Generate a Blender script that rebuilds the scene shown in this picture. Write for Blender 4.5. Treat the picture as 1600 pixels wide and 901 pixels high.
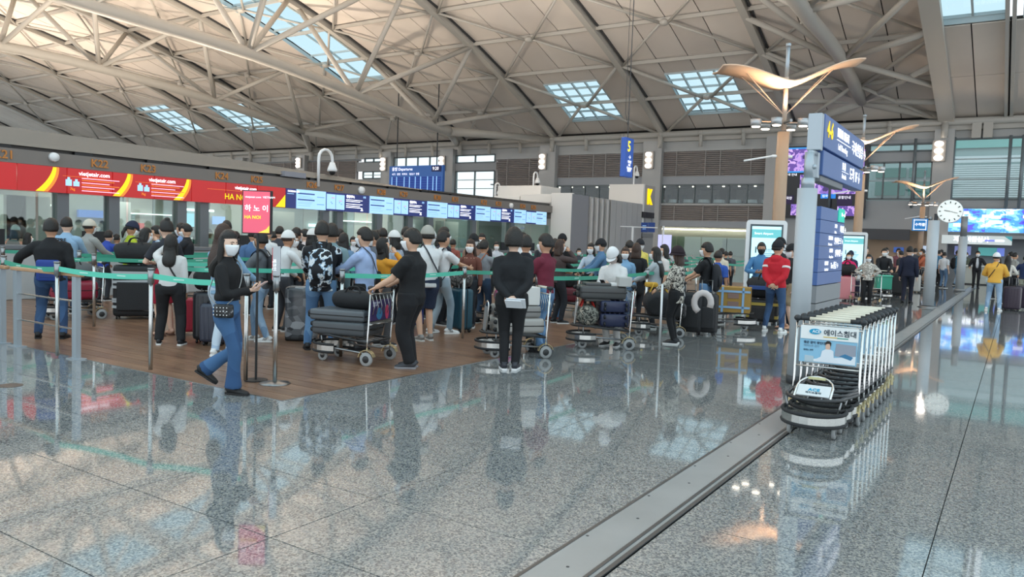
import bpy, bmesh, math, random
import numpy as np
from mathutils import Vector, Matrix
random.seed(7); np.random.seed(7)
for o in list(bpy.data.objects): bpy.data.objects.remove(o)
SC = bpy.context.scene
COL = SC.collection
R = math.radians
PI = math.pi

# ---------------------------------------------------------------- camera
F, YAW, PIT, ROL, CH = 1217.0, R(32.87), R(3.70), R(2.034), 1.6
fw = np.array([-math.sin(YAW)*math.cos(PIT), math.cos(YAW)*math.cos(PIT), -math.sin(PIT)])
rt = np.array([math.cos(YAW), math.sin(YAW), 0.0]); up = np.cross(rt, fw)
r2 = math.cos(ROL)*rt + math.sin(ROL)*up; u2 = -math.sin(ROL)*rt + math.cos(ROL)*up
cam = bpy.data.cameras.new('camera'); camo = bpy.data.objects.new('camera', cam); COL.objects.link(camo)
cam.sensor_width = 36; cam.lens = F/1600*36; cam.clip_end = 600; cam.clip_start = .05
camo.matrix_world = Matrix(((r2[0], u2[0], -fw[0], 0), (r2[1], u2[1], -fw[1], 0), (r2[2], u2[2], -fw[2], CH), (0, 0, 0, 1)))
SC.camera = camo
def ray(x, y): return (x-800)/F*r2 + (450.5-y)/F*u2 + fw
def G(x, y, z=0.0):
    d = ray(x, y); t = (z-CH)/d[2]; return np.array([0, 0, CH]) + t*d
def PL(x, y, ax, v):
    d = ray(x, y); t = (v-(CH if ax == 2 else 0))/d[ax]; return np.array([0, 0, CH]) + t*d
def HZ(x): return 399.7-.0355*(1590.6-x)
def proj(p):
    q = np.array(p, float)-np.array([0, 0, CH]); w = q@fw
    return 800+F*(q@r2)/w, 450.5-F*(q@u2)/w, w

# ---------------------------------------------------------------- world, light, exposure
W = bpy.data.worlds.new('sky'); SC.world = W; W.use_nodes = True
nt = W.node_tree; bg = nt.nodes['Background']
tc = nt.nodes.new('ShaderNodeTexCoord'); sx = nt.nodes.new('ShaderNodeSeparateXYZ'); cr = nt.nodes.new('ShaderNodeValToRGB')
nt.links.new(tc.outputs['Generated'], sx.inputs[0]); nt.links.new(sx.outputs[2], cr.inputs[0]); nt.links.new(cr.outputs[0], bg.inputs[0])
cr.color_ramp.elements[0].color = (.90, .95, 1, 1); cr.color_ramp.elements[1].color = (.62, .86, .96, 1)
bg.inputs[1].default_value = 1.35
SC.view_settings.view_transform = 'Standard'; SC.view_settings.look = 'None'
SC.view_settings.exposure = 0.22; SC.view_settings.gamma = 1; SC.view_settings.use_curve_mapping = False

# ---------------------------------------------------------------- helpers
def lin(h):
    if isinstance(h, (tuple, list)): return tuple(h)[:3]
    h = h.lstrip('#'); v = [int(h[i:i+2], 16)/255 for i in (0, 2, 4)]
    return tuple(c/12.92 if c <= .04045 else ((c+.055)/1.055)**2.4 for c in v)
MATS = {}
def mat(col, rough=.6, metal=0, bump=0, bscale=40, emit=0, spec=.5, var=0, vscale=6, key=None, alpha=None):
    k = key or (col, rough, metal, bump, bscale, emit, spec, var, vscale, alpha)
    if k in MATS: return MATS[k]
    m = bpy.data.materials.new('m'); m.use_nodes = True; n = m.node_tree; b = n.nodes['Principled BSDF']
    c = lin(col); b.inputs['Base Color'].default_value = (*c, 1)
    b.inputs['Roughness'].default_value = rough; b.inputs['Metallic'].default_value = metal
    b.inputs['Specular IOR Level'].default_value = spec
    if emit: b.inputs['Emission Color'].default_value = (*c, 1); b.inputs['Emission Strength'].default_value = emit
    if alpha is not None: b.inputs['Alpha'].default_value = alpha
    if bump or var:
        t = n.nodes.new('ShaderNodeTexCoord'); no = n.nodes.new('ShaderNodeTexNoise'); no.inputs['Scale'].default_value = bscale; no.inputs['Detail'].default_value = 4
        n.links.new(t.outputs['Object'], no.inputs[0])
        if bump:
            bp = n.nodes.new('ShaderNodeBump'); bp.inputs['Strength'].default_value = bump; bp.inputs['Distance'].default_value = .02
            n.links.new(no.outputs[0], bp.inputs['Height']); n.links.new(bp.outputs[0], b.inputs['Normal'])
        if var:
            n2 = n.nodes.new('ShaderNodeTexNoise'); n2.inputs['Scale'].default_value = vscale; n2.inputs['Detail'].default_value = 5
            n.links.new(t.outputs['Object'], n2.inputs[0])
            r = n.nodes.new('ShaderNodeValToRGB'); r.color_ramp.elements[0].position = .3; r.color_ramp.elements[1].position = .7
            r.color_ramp.elements[0].color = (*[x*(1-var) for x in c], 1); r.color_ramp.elements[1].color = (*[min(1, x*(1+var)) for x in c], 1)
            n.links.new(n2.outputs[0], r.inputs[0]); n.links.new(r.outputs[0], b.inputs['Base Color'])
    MATS[k] = m; return m
def pattern(key, cols, scale, kind='noise', pos=None, rough=.8, detail=3, stretch=None):
    if key in MATS: return MATS[key]
    m = bpy.data.materials.new(key); m.use_nodes = True; n = m.node_tree; b = n.nodes['Principled BSDF']; b.inputs['Roughness'].default_value = rough
    t = n.nodes.new('ShaderNodeTexCoord'); src = t.outputs['Object']
    if stretch:
        mp = n.nodes.new('ShaderNodeMapping'); mp.inputs['Scale'].default_value = stretch; n.links.new(src, mp.inputs[0]); src = mp.outputs[0]
    if kind == 'noise':
        no = n.nodes.new('ShaderNodeTexNoise'); no.inputs['Scale'].default_value = scale; no.inputs['Detail'].default_value = detail; o = no.outputs[0]
    else:
        no = n.nodes.new('ShaderNodeTexVoronoi'); no.inputs['Scale'].default_value = scale; o = no.outputs[0 if kind == 'dist' else 1]
    n.links.new(src, no.inputs['Vector'])
    r = n.nodes.new('ShaderNodeValToRGB'); r.color_ramp.interpolation = 'CONSTANT' if kind != 'smooth' else 'LINEAR'
    pos = pos or [i/len(cols) for i in range(len(cols))]
    e = r.color_ramp.elements
    while len(e) < len(cols): e.new(.5)
    for i, c in enumerate(cols): e[i].position = pos[i]; e[i].color = (*lin(c), 1)
    n.links.new(o, r.inputs[0]); n.links.new(r.outputs[0], b.inputs['Base Color'])
    MATS[key] = m; return m
def glass(key='glass', col=(.8, .95, .93), a=.25, rough=.02):
    if key in MATS: return MATS[key]
    m = bpy.data.materials.new(key); m.use_nodes = True; n = m.node_tree; n.nodes.clear()
    o = n.nodes.new('ShaderNodeOutputMaterial'); t = n.nodes.new('ShaderNodeBsdfTransparent'); t.inputs[0].default_value = (*col, 1)
    g = n.nodes.new('ShaderNodeBsdfGlossy'); g.inputs['Roughness'].default_value = rough; mx = n.nodes.new('ShaderNodeMixShader')
    pass
    mx.inputs[0].default_value = .03+a*.25; n.links.new(t.outputs[0], mx.inputs[1]); n.links.new(g.outputs[0], mx.inputs[2]); n.links.new(mx.outputs[0], o.inputs[0])
    MATS[key] = m; return m
class MB:
    def __init__(s): s.v = []; s.f = []; s.m = []; s.n = 0
    def add(s, v, f, mi=0):
        v = np.asarray(v, float).reshape(-1, 3); s.v.append(v)
        for q in f: s.f.append([i+s.n for i in q]); s.m.append(mi)
        s.n += len(v); return s
    def box(s, c, d, mi=0, M=None, rz=0, rx=0, ry=0):
        x, y, z = d[0]/2, d[1]/2, d[2]/2
        v = np.array([(a, b, e) for a in (-x, x) for b in (-y, y) for e in (-z, z)])
        if rx or ry or rz: v = v@np.array(Matrix.Rotation(rz, 3, 'Z')@Matrix.Rotation(ry, 3, 'Y')@Matrix.Rotation(rx, 3, 'X')).T
        v = v+np.array(c)
        return s.add(v, [(0, 1, 3, 2), (4, 6, 7, 5), (0, 4, 5, 1), (2, 3, 7, 6), (0, 2, 6, 4), (1, 5, 7, 3)], mi)
    def bb(s, a, b, mi=0):
        a = np.array(a, float); b = np.array(b, float); return s.box((a+b)/2, np.abs(b-a), mi)
    def loft(s, P, rx, ry=None, U=None, n=10, mi=0, sub=1, cap=True, closed=False, ph=0):
        P = np.asarray(P, float); k = len(P); rx = np.broadcast_to(np.asarray(rx, float), (k,)).copy(); ry = rx if ry is None else np.broadcast_to(np.asarray(ry, float), (k,)).copy()
        if sub > 1 and k > 2:
            Q = np.column_stack([P, rx, ry]); E = np.vstack([2*Q[0]-Q[1], Q, 2*Q[-1]-Q[-2]]); out = []
            for i in range(k-1):
                a, b, c, d = E[i:i+4]
                for j in range(sub):
                    t = j/sub; out.append(.5*((2*b)+(-a+c)*t+(2*a-5*b+4*c-d)*t*t+(-a+3*b-3*c+d)*t**3))
            out.append(Q[-1]); Q = np.array(out); P = Q[:, :3]; rx = np.abs(Q[:, 3]); ry = np.abs(Q[:, 4]); k = len(P)
        T = np.gradient(P, axis=0) if not closed else np.roll(P, -1, 0)-np.roll(P, 1, 0)
        T /= np.linalg.norm(T, axis=1)[:, None]+1e-9
        th = np.arange(n)/n*2*PI+ph; V = []
        u = np.array(U, float) if U is not None else (np.array([1, 0, 0.]) if abs(T[0][0]) < .8 else np.array([0, 1., 0]))
        for i in range(k):
            w = (np.array(U, float) if U is not None else u); w = w-T[i]*(w@T[i])
            if np.linalg.norm(w) < 1e-4: w = np.array([0, 1., 0])-T[i]*T[i][1]
            w /= np.linalg.norm(w); u = w; v = np.cross(T[i], w)
            V.append(P[i]+rx[i]*np.cos(th)[:, None]*w+ry[i]*np.sin(th)[:, None]*v)
        f = []
        for i in range(k-1+(1 if closed else 0)):
            a, b = i*n, ((i+1) % k)*n
            for j in range(n): f.append((a+j, a+(j+1) % n, b+(j+1) % n, b+j))
        if cap and not closed: f.append(tuple(range(n))[::-1]); f.append(tuple((k-1)*n+j for j in range(n)))
        return s.add(np.vstack(V), f, mi)
    def tube(s, P, r, n=8, mi=0, sub=1, closed=False): return s.loft(P, r, None, None, n, mi, sub, True, closed)
    def sphere(s, c, r, nu=12, nv=8, mi=0, fn=None, M=None):
        r = np.broadcast_to(np.asarray(r, float), (3,)); V = [(0, 0, 1)]
        for i in range(1, nv):
            p = PI*i/nv
            for j in range(nu): V.append((math.sin(p)*math.cos(2*PI*j/nu), math.sin(p)*math.sin(2*PI*j/nu), math.cos(p)))
        V.append((0, 0, -1)); V = np.array(V)
        if fn is not None: V = fn(V)
        V = V*r
        if M is not None: V = V@np.array(M).T
        V = V+np.array(c)
        f = [(0, 1+j, 1+(j+1) % nu) for j in range(nu)]
        for i in range(nv-2):
            a = 1+i*nu; b = a+nu
            for j in range(nu): f.append((a+j, b+j, b+(j+1) % nu, a+(j+1) % nu))
        a = 1+(nv-2)*nu; f += [(a+j, len(V)-1, a+(j+1) % nu) for j in range(nu)]
        return s.add(V, f, mi)
    def prism(s, pts, h, axis=2, mi=0, o=(0, 0, 0)):  # polygon extruded; axis = normal axis
        k = len(pts); V = []
        for hh in (0, h):
            for (a, b) in pts:
                V.append({2: (a, b, hh), 0: (hh, a, b), 1: (a, hh, b)}[axis])
        V = np.array(V)+np.array(o)
        return s.add(V, [tuple(range(k))[::-1], tuple(range(k, 2*k))]+[(i, (i+1) % k, k+(i+1) % k, k+i) for i in range(k)], mi)
    def mesh(s, mats, smooth=False, name='mesh'):
        me = bpy.data.meshes.new(name); V = np.vstack(s.v) if s.v else np.zeros((0, 3))
        me.from_pydata(V.tolist(), [], s.f); me.polygons.foreach_set('material_index', s.m)
        if smooth: me.polygons.foreach_set('use_smooth', [True]*len(s.f))
        for m in (mats if isinstance(mats, (list, tuple)) else [mats]): me.materials.append(m)
        if smooth == 'auto': pass
        me.update(); return me
    def build(s, name, mats, parent=None, smooth=False, bevel=0):
        o = bpy.data.objects.new(name, s.mesh(mats, smooth, name)); COL.objects.link(o)
        if parent is not None: o.parent = parent
        if bevel:
            b = o.modifiers.new('b', 'BEVEL'); b.width = bevel; b.segments = 2; b.limit_method = 'ANGLE'
        return o
def tag(o, label=None, cat=None, group=None, kind=None):
    if label: o['label'] = label
    if cat: o['category'] = cat
    if group: o['group'] = group
    if kind: o['kind'] = kind
    return o
def empty(name, loc=(0, 0, 0), rz=0, label=None, cat=None, group=None, kind=None):
    o = bpy.data.objects.new(name, None); COL.objects.link(o); o.location = loc; o.rotation_euler = (0, 0, rz); o.empty_display_size = .2
    return tag(o, label, cat, group, kind)
def kids(o): return [c for c in COL.objects if c.parent == o]
def copy_tree(o, parent=None, _k=None):
    c = o.copy(); COL.objects.link(c)
    if parent is not None: c.parent = parent
    for ch in o.children: copy_tree(ch, c)
    return c
def text(body, size, M, m, parent=None, name='lettering', ext=.002, align='LEFT', bold=0, xs=1):
    cu = bpy.data.curves.new('t', 'FONT'); cu.body = body; cu.size = size; cu.extrude = ext; cu.align_x = align; cu.align_y = 'CENTER'; cu.offset = bold; cu.resolution_u = 2
    t = bpy.data.objects.new('t', cu); COL.objects.link(t)
    dg = bpy.context.evaluated_depsgraph_get(); me = bpy.data.meshes.new_from_object(t.evaluated_get(dg))
    bpy.data.objects.remove(t); me.transform(Matrix(M)@Matrix.Diagonal((xs, 1, 1, 1))); me.materials.clear(); me.materials.append(m)
    o = bpy.data.objects.new(name, me); COL.objects.link(o)
    if parent is not None: o.parent = parent
    return o
def fr(o, x, y):  # 4x4 from origin, x axis, y axis
    x = Vector(x).normalized(); y = Vector(y).normalized(); z = x.cross(y); o = Vector(o)
    return Matrix(((x[0], y[0], z[0], o[0]), (x[1], y[1], z[1], o[1]), (x[2], y[2], z[2], o[2]), (0, 0, 0, 1)))

STEEL = mat('#c9c9c6', .22, 1); STEELD = mat('#8f9192', .3, 1); CHROME = mat('#dcdcda', .12, 1)
BLACKP = mat('#17181a', .45); RUBBER = mat('#2a2b2d', .8); GREY = mat('#8b8d8e', .5); WHITE = mat('#eceeee', .4)
POSTG = mat('#b4bbc0', .45, .1); ROOFM = mat('#b8b0a6', .6, 0, spec=.3); TUBEM = mat('#bdb8af', .45, 0, spec=.4)
WALLG = mat('#a9aaaa', .6); WALLL = mat('#bcbcb9', .6); DARKG = mat('#3b3d40', .5)

# ================================================================= FLOOR
def granite():
    m = bpy.data.materials.new('granite'); m.use_nodes = True; n = m.node_tree; b = n.nodes['Principled BSDF']
    g = n.nodes.new('ShaderNodeNewGeometry'); v = n.nodes.new('ShaderNodeTexVoronoi'); v.inputs['Scale'].default_value = 105
    n.links.new(g.outputs['Position'], v.inputs['Vector'])
    s = n.nodes.new('ShaderNodeSeparateColor'); n.links.new(v.outputs['Color'], s.inputs[0])
    r = n.nodes.new('ShaderNodeValToRGB'); e = r.color_ramp.elements; r.color_ramp.interpolation = 'CONSTANT'
    e[0].position = 0; e[0].color = (*lin('#5f6365'), 1); e[1].position = .24; e[1].color = (*lin('#84878a'), 1)
    for p, c in ((.5, '#999a97'), (.72, '#aaa9a2'), (.9, '#75797b')):
        q = e.new(p); q.color = (*lin(c), 1)
    n.links.new(s.outputs[0], r.inputs[0])
    no = n.nodes.new('ShaderNodeTexNoise'); no.inputs['Scale'].default_value = .9; n.links.new(g.outputs['Position'], no.inputs[0])
    mx = n.nodes.new('ShaderNodeMix'); mx.data_type = 'RGBA'; mx.blend_type = 'MULTIPLY'; mx.inputs[0].default_value = .5
    r3 = n.nodes.new('ShaderNodeValToRGB'); r3.color_ramp.elements[0].color = (.82, .84, .86, 1); r3.color_ramp.elements[1].color = (1, .99, .97, 1)
    n.links.new(no.outputs[0], r3.inputs[0]); n.links.new(r.outputs[0], mx.inputs[6]); n.links.new(r3.outputs[0], mx.inputs[7]); n.links.new(mx.outputs[2], b.inputs['Base Color'])
    b.inputs['Roughness'].default_value = .055; b.inputs['Specular IOR Level'].default_value = .75; b.inputs['Coat Weight'].default_value = .35; b.inputs['Coat Roughness'].default_value = .02
    return m
GRAN = granite()
floor = empty('floor', (0, 0, 0)); floor['kind'] = 'structure'
mb = MB(); mb.bb((-135, -14, -.3), (26, 66, -.014)); mb.build('floor_bed', mat('#2c2d2d', .7), floor)
TX, TY = 1.267, .785
tiles = []
nx0 = list(np.arange(-5.70, -130, -TX)); 
xs = [(-5.70+i*TX, -5.70+(i+1)*TX) for i in range(-100, 3)] + [(-1.56+i*TX, -1.56+(i+1)*TX) for i in range(0, 20)]
xs = [(a, b) for a, b in xs if b > -133]
ys = [(1.10+j*TY-.0, 1.10+(j+1)*TY) for j in range(-17, 72)]
WX, WY = -5.70, 4.925
for a, b in xs:
    if a < -5.72-1e-3: w = True
    else: w = False
    for c, d in ys:
        if w and c >= WY-.3 and d < 60: continue
        if w and d > WY and c < WY: d = WY
        if a < -60 and d < -3: continue
        cx, cy = (a+b)/2, (c+d)/2
        q = proj((cx, cy, 0)); ar = 0
        if q[2] > .5 and -60 < q[0] < 1660 and q[1] < 1000:
            ar = abs((b-a)*(d-c))/q[2]**3
        tiles.append((ar, a, b, c, d))
tiles.sort(key=lambda t: -t[0])
shared = {}
rest = MB()
for k, (ar, a, b, c, d) in enumerate(tiles):
    h = random.uniform(-.0006, 0)
    if k < 295 and ar > 0:
        key = round(d-c, 3)
        if key not in shared:
            m_ = MB(); m_.bb((-(b-a)/2+.0035, -(d-c)/2+.0035, -.014), ((b-a)/2-.0035, (d-c)/2-.0035, 0)); shared[key] = m_.mesh(GRAN, name='tile')
        o = bpy.data.objects.new('floor_tile', shared[key]); COL.objects.link(o); o.location = ((a+b)/2, (c+d)/2, h); o.parent = floor
    else: rest.bb((a+.0025, c+.0025, -.014), (b-.0025, d-.0025, h))
o = rest.build('floor_tile', GRAN, floor); o['kind'] = 'stuff'
# wooden laminate zone
def wood(key, c1, c2):
    m = bpy.data.materials.new(key); m.use_nodes = True; n = m.node_tree; b = n.nodes['Principled BSDF']
    g = n.nodes.new('ShaderNodeNewGeometry'); mp = n.nodes.new('ShaderNodeMapping'); mp.inputs['Scale'].default_value = (1.3, 11, 1)
    n.links.new(g.outputs['Position'], mp.inputs[0]); no = n.nodes.new('ShaderNodeTexNoise'); no.inputs['Scale'].default_value = 1.6; no.inputs['Detail'].default_value = 6; no.inputs['Distortion'].default_value = .5
    n.links.new(mp.outputs[0], no.inputs[0]); r = n.nodes.new('ShaderNodeValToRGB'); r.color_ramp.elements[0].position = .32; r.color_ramp.elements[1].position = .68
    r.color_ramp.elements[0].color = (*lin(c1), 1); r.color_ramp.elements[1].color = (*lin(c2), 1); n.links.new(no.outputs[0], r.inputs[0]); n.links.new(r.outputs[0], b.inputs['Base Color'])
    b.inputs['Roughness'].default_value = .3; return m
WOODS = [wood('wa', '#6d5140', '#8f6e57'), wood('wb', '#664c3c', '#866650'), wood('wc', '#745644', '#98765d')]
pl = []
y = WY
while y < 34:
    x = WX-.005-random.uniform(0, 1.2)*0
    off = random.uniform(.3, 1.3); x1 = WX-.01; first = True
    while x1 > -17:
        x0 = x1-(off if first else 1.3); first = False
        q = proj(((x0+x1)/2, y+.1, 0)); pl.append((q[2], x0, x1, y, y+.195)); x1 = x0
    y += .2
pl.sort(); PM = [MB(), MB(), MB()]; restw = MB(); wsh = {}
for k, (dd, a, b, c, d) in enumerate(pl):
    if k < 290 and dd > 0:
        key = (round(b-a, 2), k % 3)
        if key not in wsh:
            m_ = MB(); m_.bb((-(b-a)/2+.0015, -.0975+.001, -.012), ((b-a)/2-.0015, .0975-.001, 0)); wsh[key] = m_.mesh(WOODS[k % 3], name='plank')
        o = bpy.data.objects.new('wood_plank', wsh[key]); COL.objects.link(o); o.location = ((a+b)/2, (c+d)/2, .001); o.parent = floor
    else: restw.bb((a+.001, c+.001, -.012), (b-.001, d-.001, .001))
    restw.m[-6:] = [k % 3]*6 if restw.m else restw.m[-6:]
o = restw.build('wood_plank', WOODS, floor); o['kind'] = 'stuff'
mb = MB(); mb.bb((-17, WY-.012, -.01), (WX+.01, WY, .003)); mb.bb((WX-.01, WY, -.01), (WX+.01, 34, .003)); mb.build('edge_trim', STEELD, floor)
# floor behind the wood zone (under the islands)
mb = MB(); mb.bb((-133, WY, -.014), (-17, 60, 0)); mb.bb((-17, 34, -.014), (-5.72, 60.2, 0)); mb.build('floor_slab', GRAN, floor)
# metal expansion-joint strip
strip = empty('expansion_joint_cover', (-1.73, 0, 0), 0, 'long grey metal cover strip crossing the granite floor with bolts', 'floor strip')
mb = MB(); mb.bb((-.155, -10, -.01), (.155, 58, .004)); mb.build('plate', mat('#a2a4a4', .34, .3, var=.08, vscale=2), strip)
mb = MB(); mb.bb((.095, -10, .0), (.115, 58, .009)); mb.bb((.14, -10, 0), (.165, 58, .009)); mb.bb((-.17, -10, 0), (-.15, 58, .007)); mb.build('edge_rail', mat('#6d6f70', .35, .8), strip)
for i in range(34):
    m_ = MB(); m_.tube([(-.02 if i % 2 else -.13, 1.2+i*.42, 0), (-.02 if i % 2 else -.13, 1.2+i*.42, .0055)], .009, 8); m_.build('screw', DARKG, strip)
for (x, y) in ((16, 602),):
    p = G(x, y); m_ = MB(); m_.tube([(p[0], p[1], -.01), (p[0], p[1], .003)], .11, 24); tag(m_.build('floor_drain_cover', mat('#6b625b', .4, .6)), 'small round brown metal cover set in the granite at far left', 'floor cover')

# ================================================================= ROOF
def zr(X, Y):
    if X > -4.29: return 9.9+.25*(56-Y)
    d = 56-Y; return 9.9+.48*d-.0065*d*d
ceil = empty('ceiling', (0, 0, 0)); ceil['kind'] = 'structure'
RIB = [-4.3-9.4*i for i in range(0, 12)]
PANM = [mat('#dcd2c8', .65, 0, var=.05, vscale=.3, spec=.3), mat('#d5cbc1', .65, 0, var=.05, vscale=.3, spec=.3), mat('#dfd5ca', .65, 0, var=.06, vscale=.3, spec=.3)]
def slab(mb, x0, x1, y0, y1, dz, th, mi=0, g=0.03):
    x0 += g; x1 -= g; y0 += g; y1 -= g
    V = []
    for h in (0, th):
        for (x, y) in ((x0, y0), (x1, y0), (x1, y1), (x0, y1)): V.append((x, y, zr(min(x, -4.31) if x0 < -4.4 else 0, y)+dz+h))
    mb.add(V, [(3, 2, 1, 0), (4, 5, 6, 7), (0, 1, 5, 4), (1, 2, 6, 5), (2, 3, 7, 6), (3, 0, 4, 7)], mi)
SKY = [(-29.95, -25.65, 49.7, 54.3), (-20.55, -16.25, 49.7, 54.3), (-78.1, -73.1, 47.4, 52.4), (-67.5, -62.5, 48.2, 53), (-47.6, -42.9, 18, 47)]
def in_sky(x0, x1, y0, y1):
    for s in SKY:
        if x0 < s[1]-.3 and x1 > s[0]+.3 and y0 < s[3]-.3 and y1 > s[2]+.3: return s
    return None
cnt = 0; stuff = MB()
for bi in range(11):
    xr, xl = RIB[bi], RIB[bi+1]
    cols = [xl, xl+2.55, xl+4.7, xl+6.85, xr]
    sk = [s for s in SKY if xl < (s[0]+s[1])/2 < xr]
    if sk: cols = [xl, sk[0][0], (sk[0][0]+sk[0][1])/2, sk[0][1], xr]
    rows = list(np.arange(8, 57, 4.0))
    for ci in range(4):
        rr = list(rows)
        if sk and ci in (1, 2): rr = sorted(set([r for r in rows if not (sk[0][2]-.6 < r < sk[0][3]+.6)]+[sk[0][2], sk[0][3]]))
        for ri in range(len(rr)-1):
            if in_sky(cols[ci]+.02, cols[ci+1]-.02, rr[ri], rr[ri+1]) : continue
            if bi < 6 and rr[ri] >= 16 and cnt < 285:
                m_ = MB(); slab(m_, cols[ci], cols[ci+1], rr[ri], rr[ri+1], .25, .06); o = m_.build('ceiling_panel', PANM[cnt % 3], ceil); cnt += 1
            else: slab(stuff, cols[ci], cols[ci+1], rr[ri], rr[ri+1], .25, .06)
o = stuff.build('ceiling_panel', PANM[0], ceil); o['kind'] = 'stuff'
# right-hand lower bays
rb = [(-4.3, -1.0), (-1.0, 2.3), (2.3, 6.5), (6.5, 11)]
for (a, b) in rb:
    for (c, d) in ((50.3, 56), (44.7, 50.3), (38.9, 44.7), (33, 38.9), (27, 33)):
        if c < 44 and b < 3: # skylight openings, framed
            if c != 27 : continue
        m_ = MB(); mid = (a+b)/2
        slab(m_, a, mid, c, d, .1, .06); m_.build('ceiling_panel', PANM[1], ceil)
        m_ = MB(); slab(m_, mid, b, c, d, .1, .06); m_.build('ceiling_panel', PANM[2], ceil)
# dark backing above the panels leaves the joints dark
bk = MB()
def backing(x0, x1, y0, y1, dz=.38):
    yy = np.linspace(y0, y1, max(2, int((y1-y0)/3)+1))
    for a, b in zip(yy[:-1], yy[1:]): slab(bk, x0, x1, a, b, dz, .1, 0, 0)
for bi in range(11):
    xr, xl = RIB[bi], RIB[bi+1]; sk = [s for s in SKY if xl < (s[0]+s[1])/2 < xr]
    if not sk: backing(xl, xr, 8, 56.6)
    else:
        s = sk[0]; backing(xl, s[0], 8, 56.6); backing(s[1], xr, 8, 56.6); backing(s[0], s[1], s[3], 56.6)
        if s[2] > 18: backing(s[0], s[1], 8, s[2])
for (a, b) in rb:
    backing(a, b, 44.7, 56.6, .2)
bk.build('roof_deck', mat('#35312e', .9), ceil)
# step wall between the high roof and the lower right-hand bays
mb = MB()
for a, b in zip(range(26, 56, 2), range(28, 58, 2)):
    mb.add([(-4.28, a, zr(0, a)+.1), (-4.28, b, zr(0, b)+.1), (-4.28, b, zr(-9, b)+.4), (-4.28, a, zr(-9, a)+.4), (-4.2, a, zr(0, a)+.1), (-4.2, b, zr(0, b)+.1), (-4.2, b, zr(-9, b)+.4), (-4.2, a, zr(-9, a)+.4)], [(0, 1, 2, 3), (7, 6, 5, 4), (0, 4, 5, 1), (2, 6, 7, 3)])
mb.build('step_wall', PANM[1], ceil)
# skylights: frame, mullions, glass
GLS = glass('skyglass', (.50, .64, .68), .1)
WF = mat('#b9c6c9', .5); WFD = mat('#6e7678', .5)
def skylight(x0, x1, y0, y1, nx, ny, lab, zf=zr, up=.45):
    t = empty('skylight', ((x0+x1)/2, (y0+y1)/2, 0), 0, lab, 'skylight', 'glazed roof openings'); ox, oy = (x0+x1)/2, (y0+y1)/2
    def Z(y): return zf((x0+x1)/2, y)
    def seg(mb, a, b, w, h):
        a = np.array(a); b = np.array(b); d = b-a; L = np.linalg.norm(d); d = d/L
        mb.loft([a-(ox, oy, 0), b-(ox, oy, 0)], w, h, U=(0, 1, 0) if abs(d[0]) > .7 else (1, 0, 0), n=4, ph=PI/4)
    mb = MB()
    for (a, b) in (((x0, y0), (x1, y0)), ((x1, y0), (x1, y1)), ((x1, y1), (x0, y1)), ((x0, y1), (x0, y0))):
        for k in range(4):
            u0, u1 = k/4, (k+1)/4; p = (a[0]+(b[0]-a[0])*u0, a[1]+(b[1]-a[1])*u0); q = (a[0]+(b[0]-a[0])*u1, a[1]+(b[1]-a[1])*u1)
            V = [(p[0], p[1], Z(p[1])+.15), (q[0], q[1], Z(q[1])+.15), (q[0], q[1], Z(q[1])+up), (p[0], p[1], Z(p[1])+up)]
            V = np.array(V)-np.array((ox, oy, 0)); ce = np.array((0, 0, 0)); W_ = V.copy(); W_[:, :2] *= 1.02
            mb.add(np.vstack([V, W_]), [(0, 1, 2, 3), (7, 6, 5, 4), (0, 4, 5, 1), (2, 6, 7, 3)])
    mb.build('well', WF, t)
    for i in range(1, nx):
        x = x0+(x1-x0)*i/nx; m_ = MB(); n = max(1, int((y1-y0)/4))
        for k in range(n): ya, yb = y0+(y1-y0)*k/n, y0+(y1-y0)*(k+1)/n; seg(m_, (x, ya, Z(ya)+up-.1), (x, yb, Z(yb)+up-.1), .07, .1)
        m_.build('mullion', WF, t)
    for j in range(0, ny+1):
        y = y0+(y1-y0)*j/ny; m_ = MB(); seg(m_, (x0, y, Z(y)+up-.1), (x1, y, Z(y)+up-.1), .06, .1); m_.build('mullion', WF, t)
    m_ = MB(); n = max(1, int((y1-y0)/4))
    for k in range(n):
        ya, yb = y0+(y1-y0)*k/n, y0+(y1-y0)*(k+1)/n
        m_.add(np.array([(x0, ya, Z(ya)+up), (x1, ya, Z(ya)+up), (x1, yb, Z(yb)+up), (x0, yb, Z(yb)+up)])-np.array((ox, oy, 0)), [(0, 1, 2, 3)])
    m_.build('pane', GLS, t)
    return t
skylight(*SKY[0], 4, 5, 'square skylight above the blue hanging 5 sign, left of the pair at the far eave')
skylight(*SKY[1], 4, 5, 'square skylight just left of the big wing lamp at the far eave')
skylight(*SKY[2], 3, 4, 'small skylight at far left of the ceiling low over the counters')
skylight(*SKY[3], 3, 4, 'small skylight between the two left trusses, right one of the low left pair')
t = skylight(*SKY[4], 2, 8, 'long strip skylight running up the ceiling at upper left centre', up=.5)
for (a, b) in ((-4.2, -1.25), (-.75, 2.0)):
    skylight(a+.25, b, 33, 44.6, 2, 6, 'tall skylight at the top right corner of the picture' if a < -2 else 'skylight cut off by the right edge of the picture', zf=lambda X, Y: zr(0, Y), up=.6)
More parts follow.
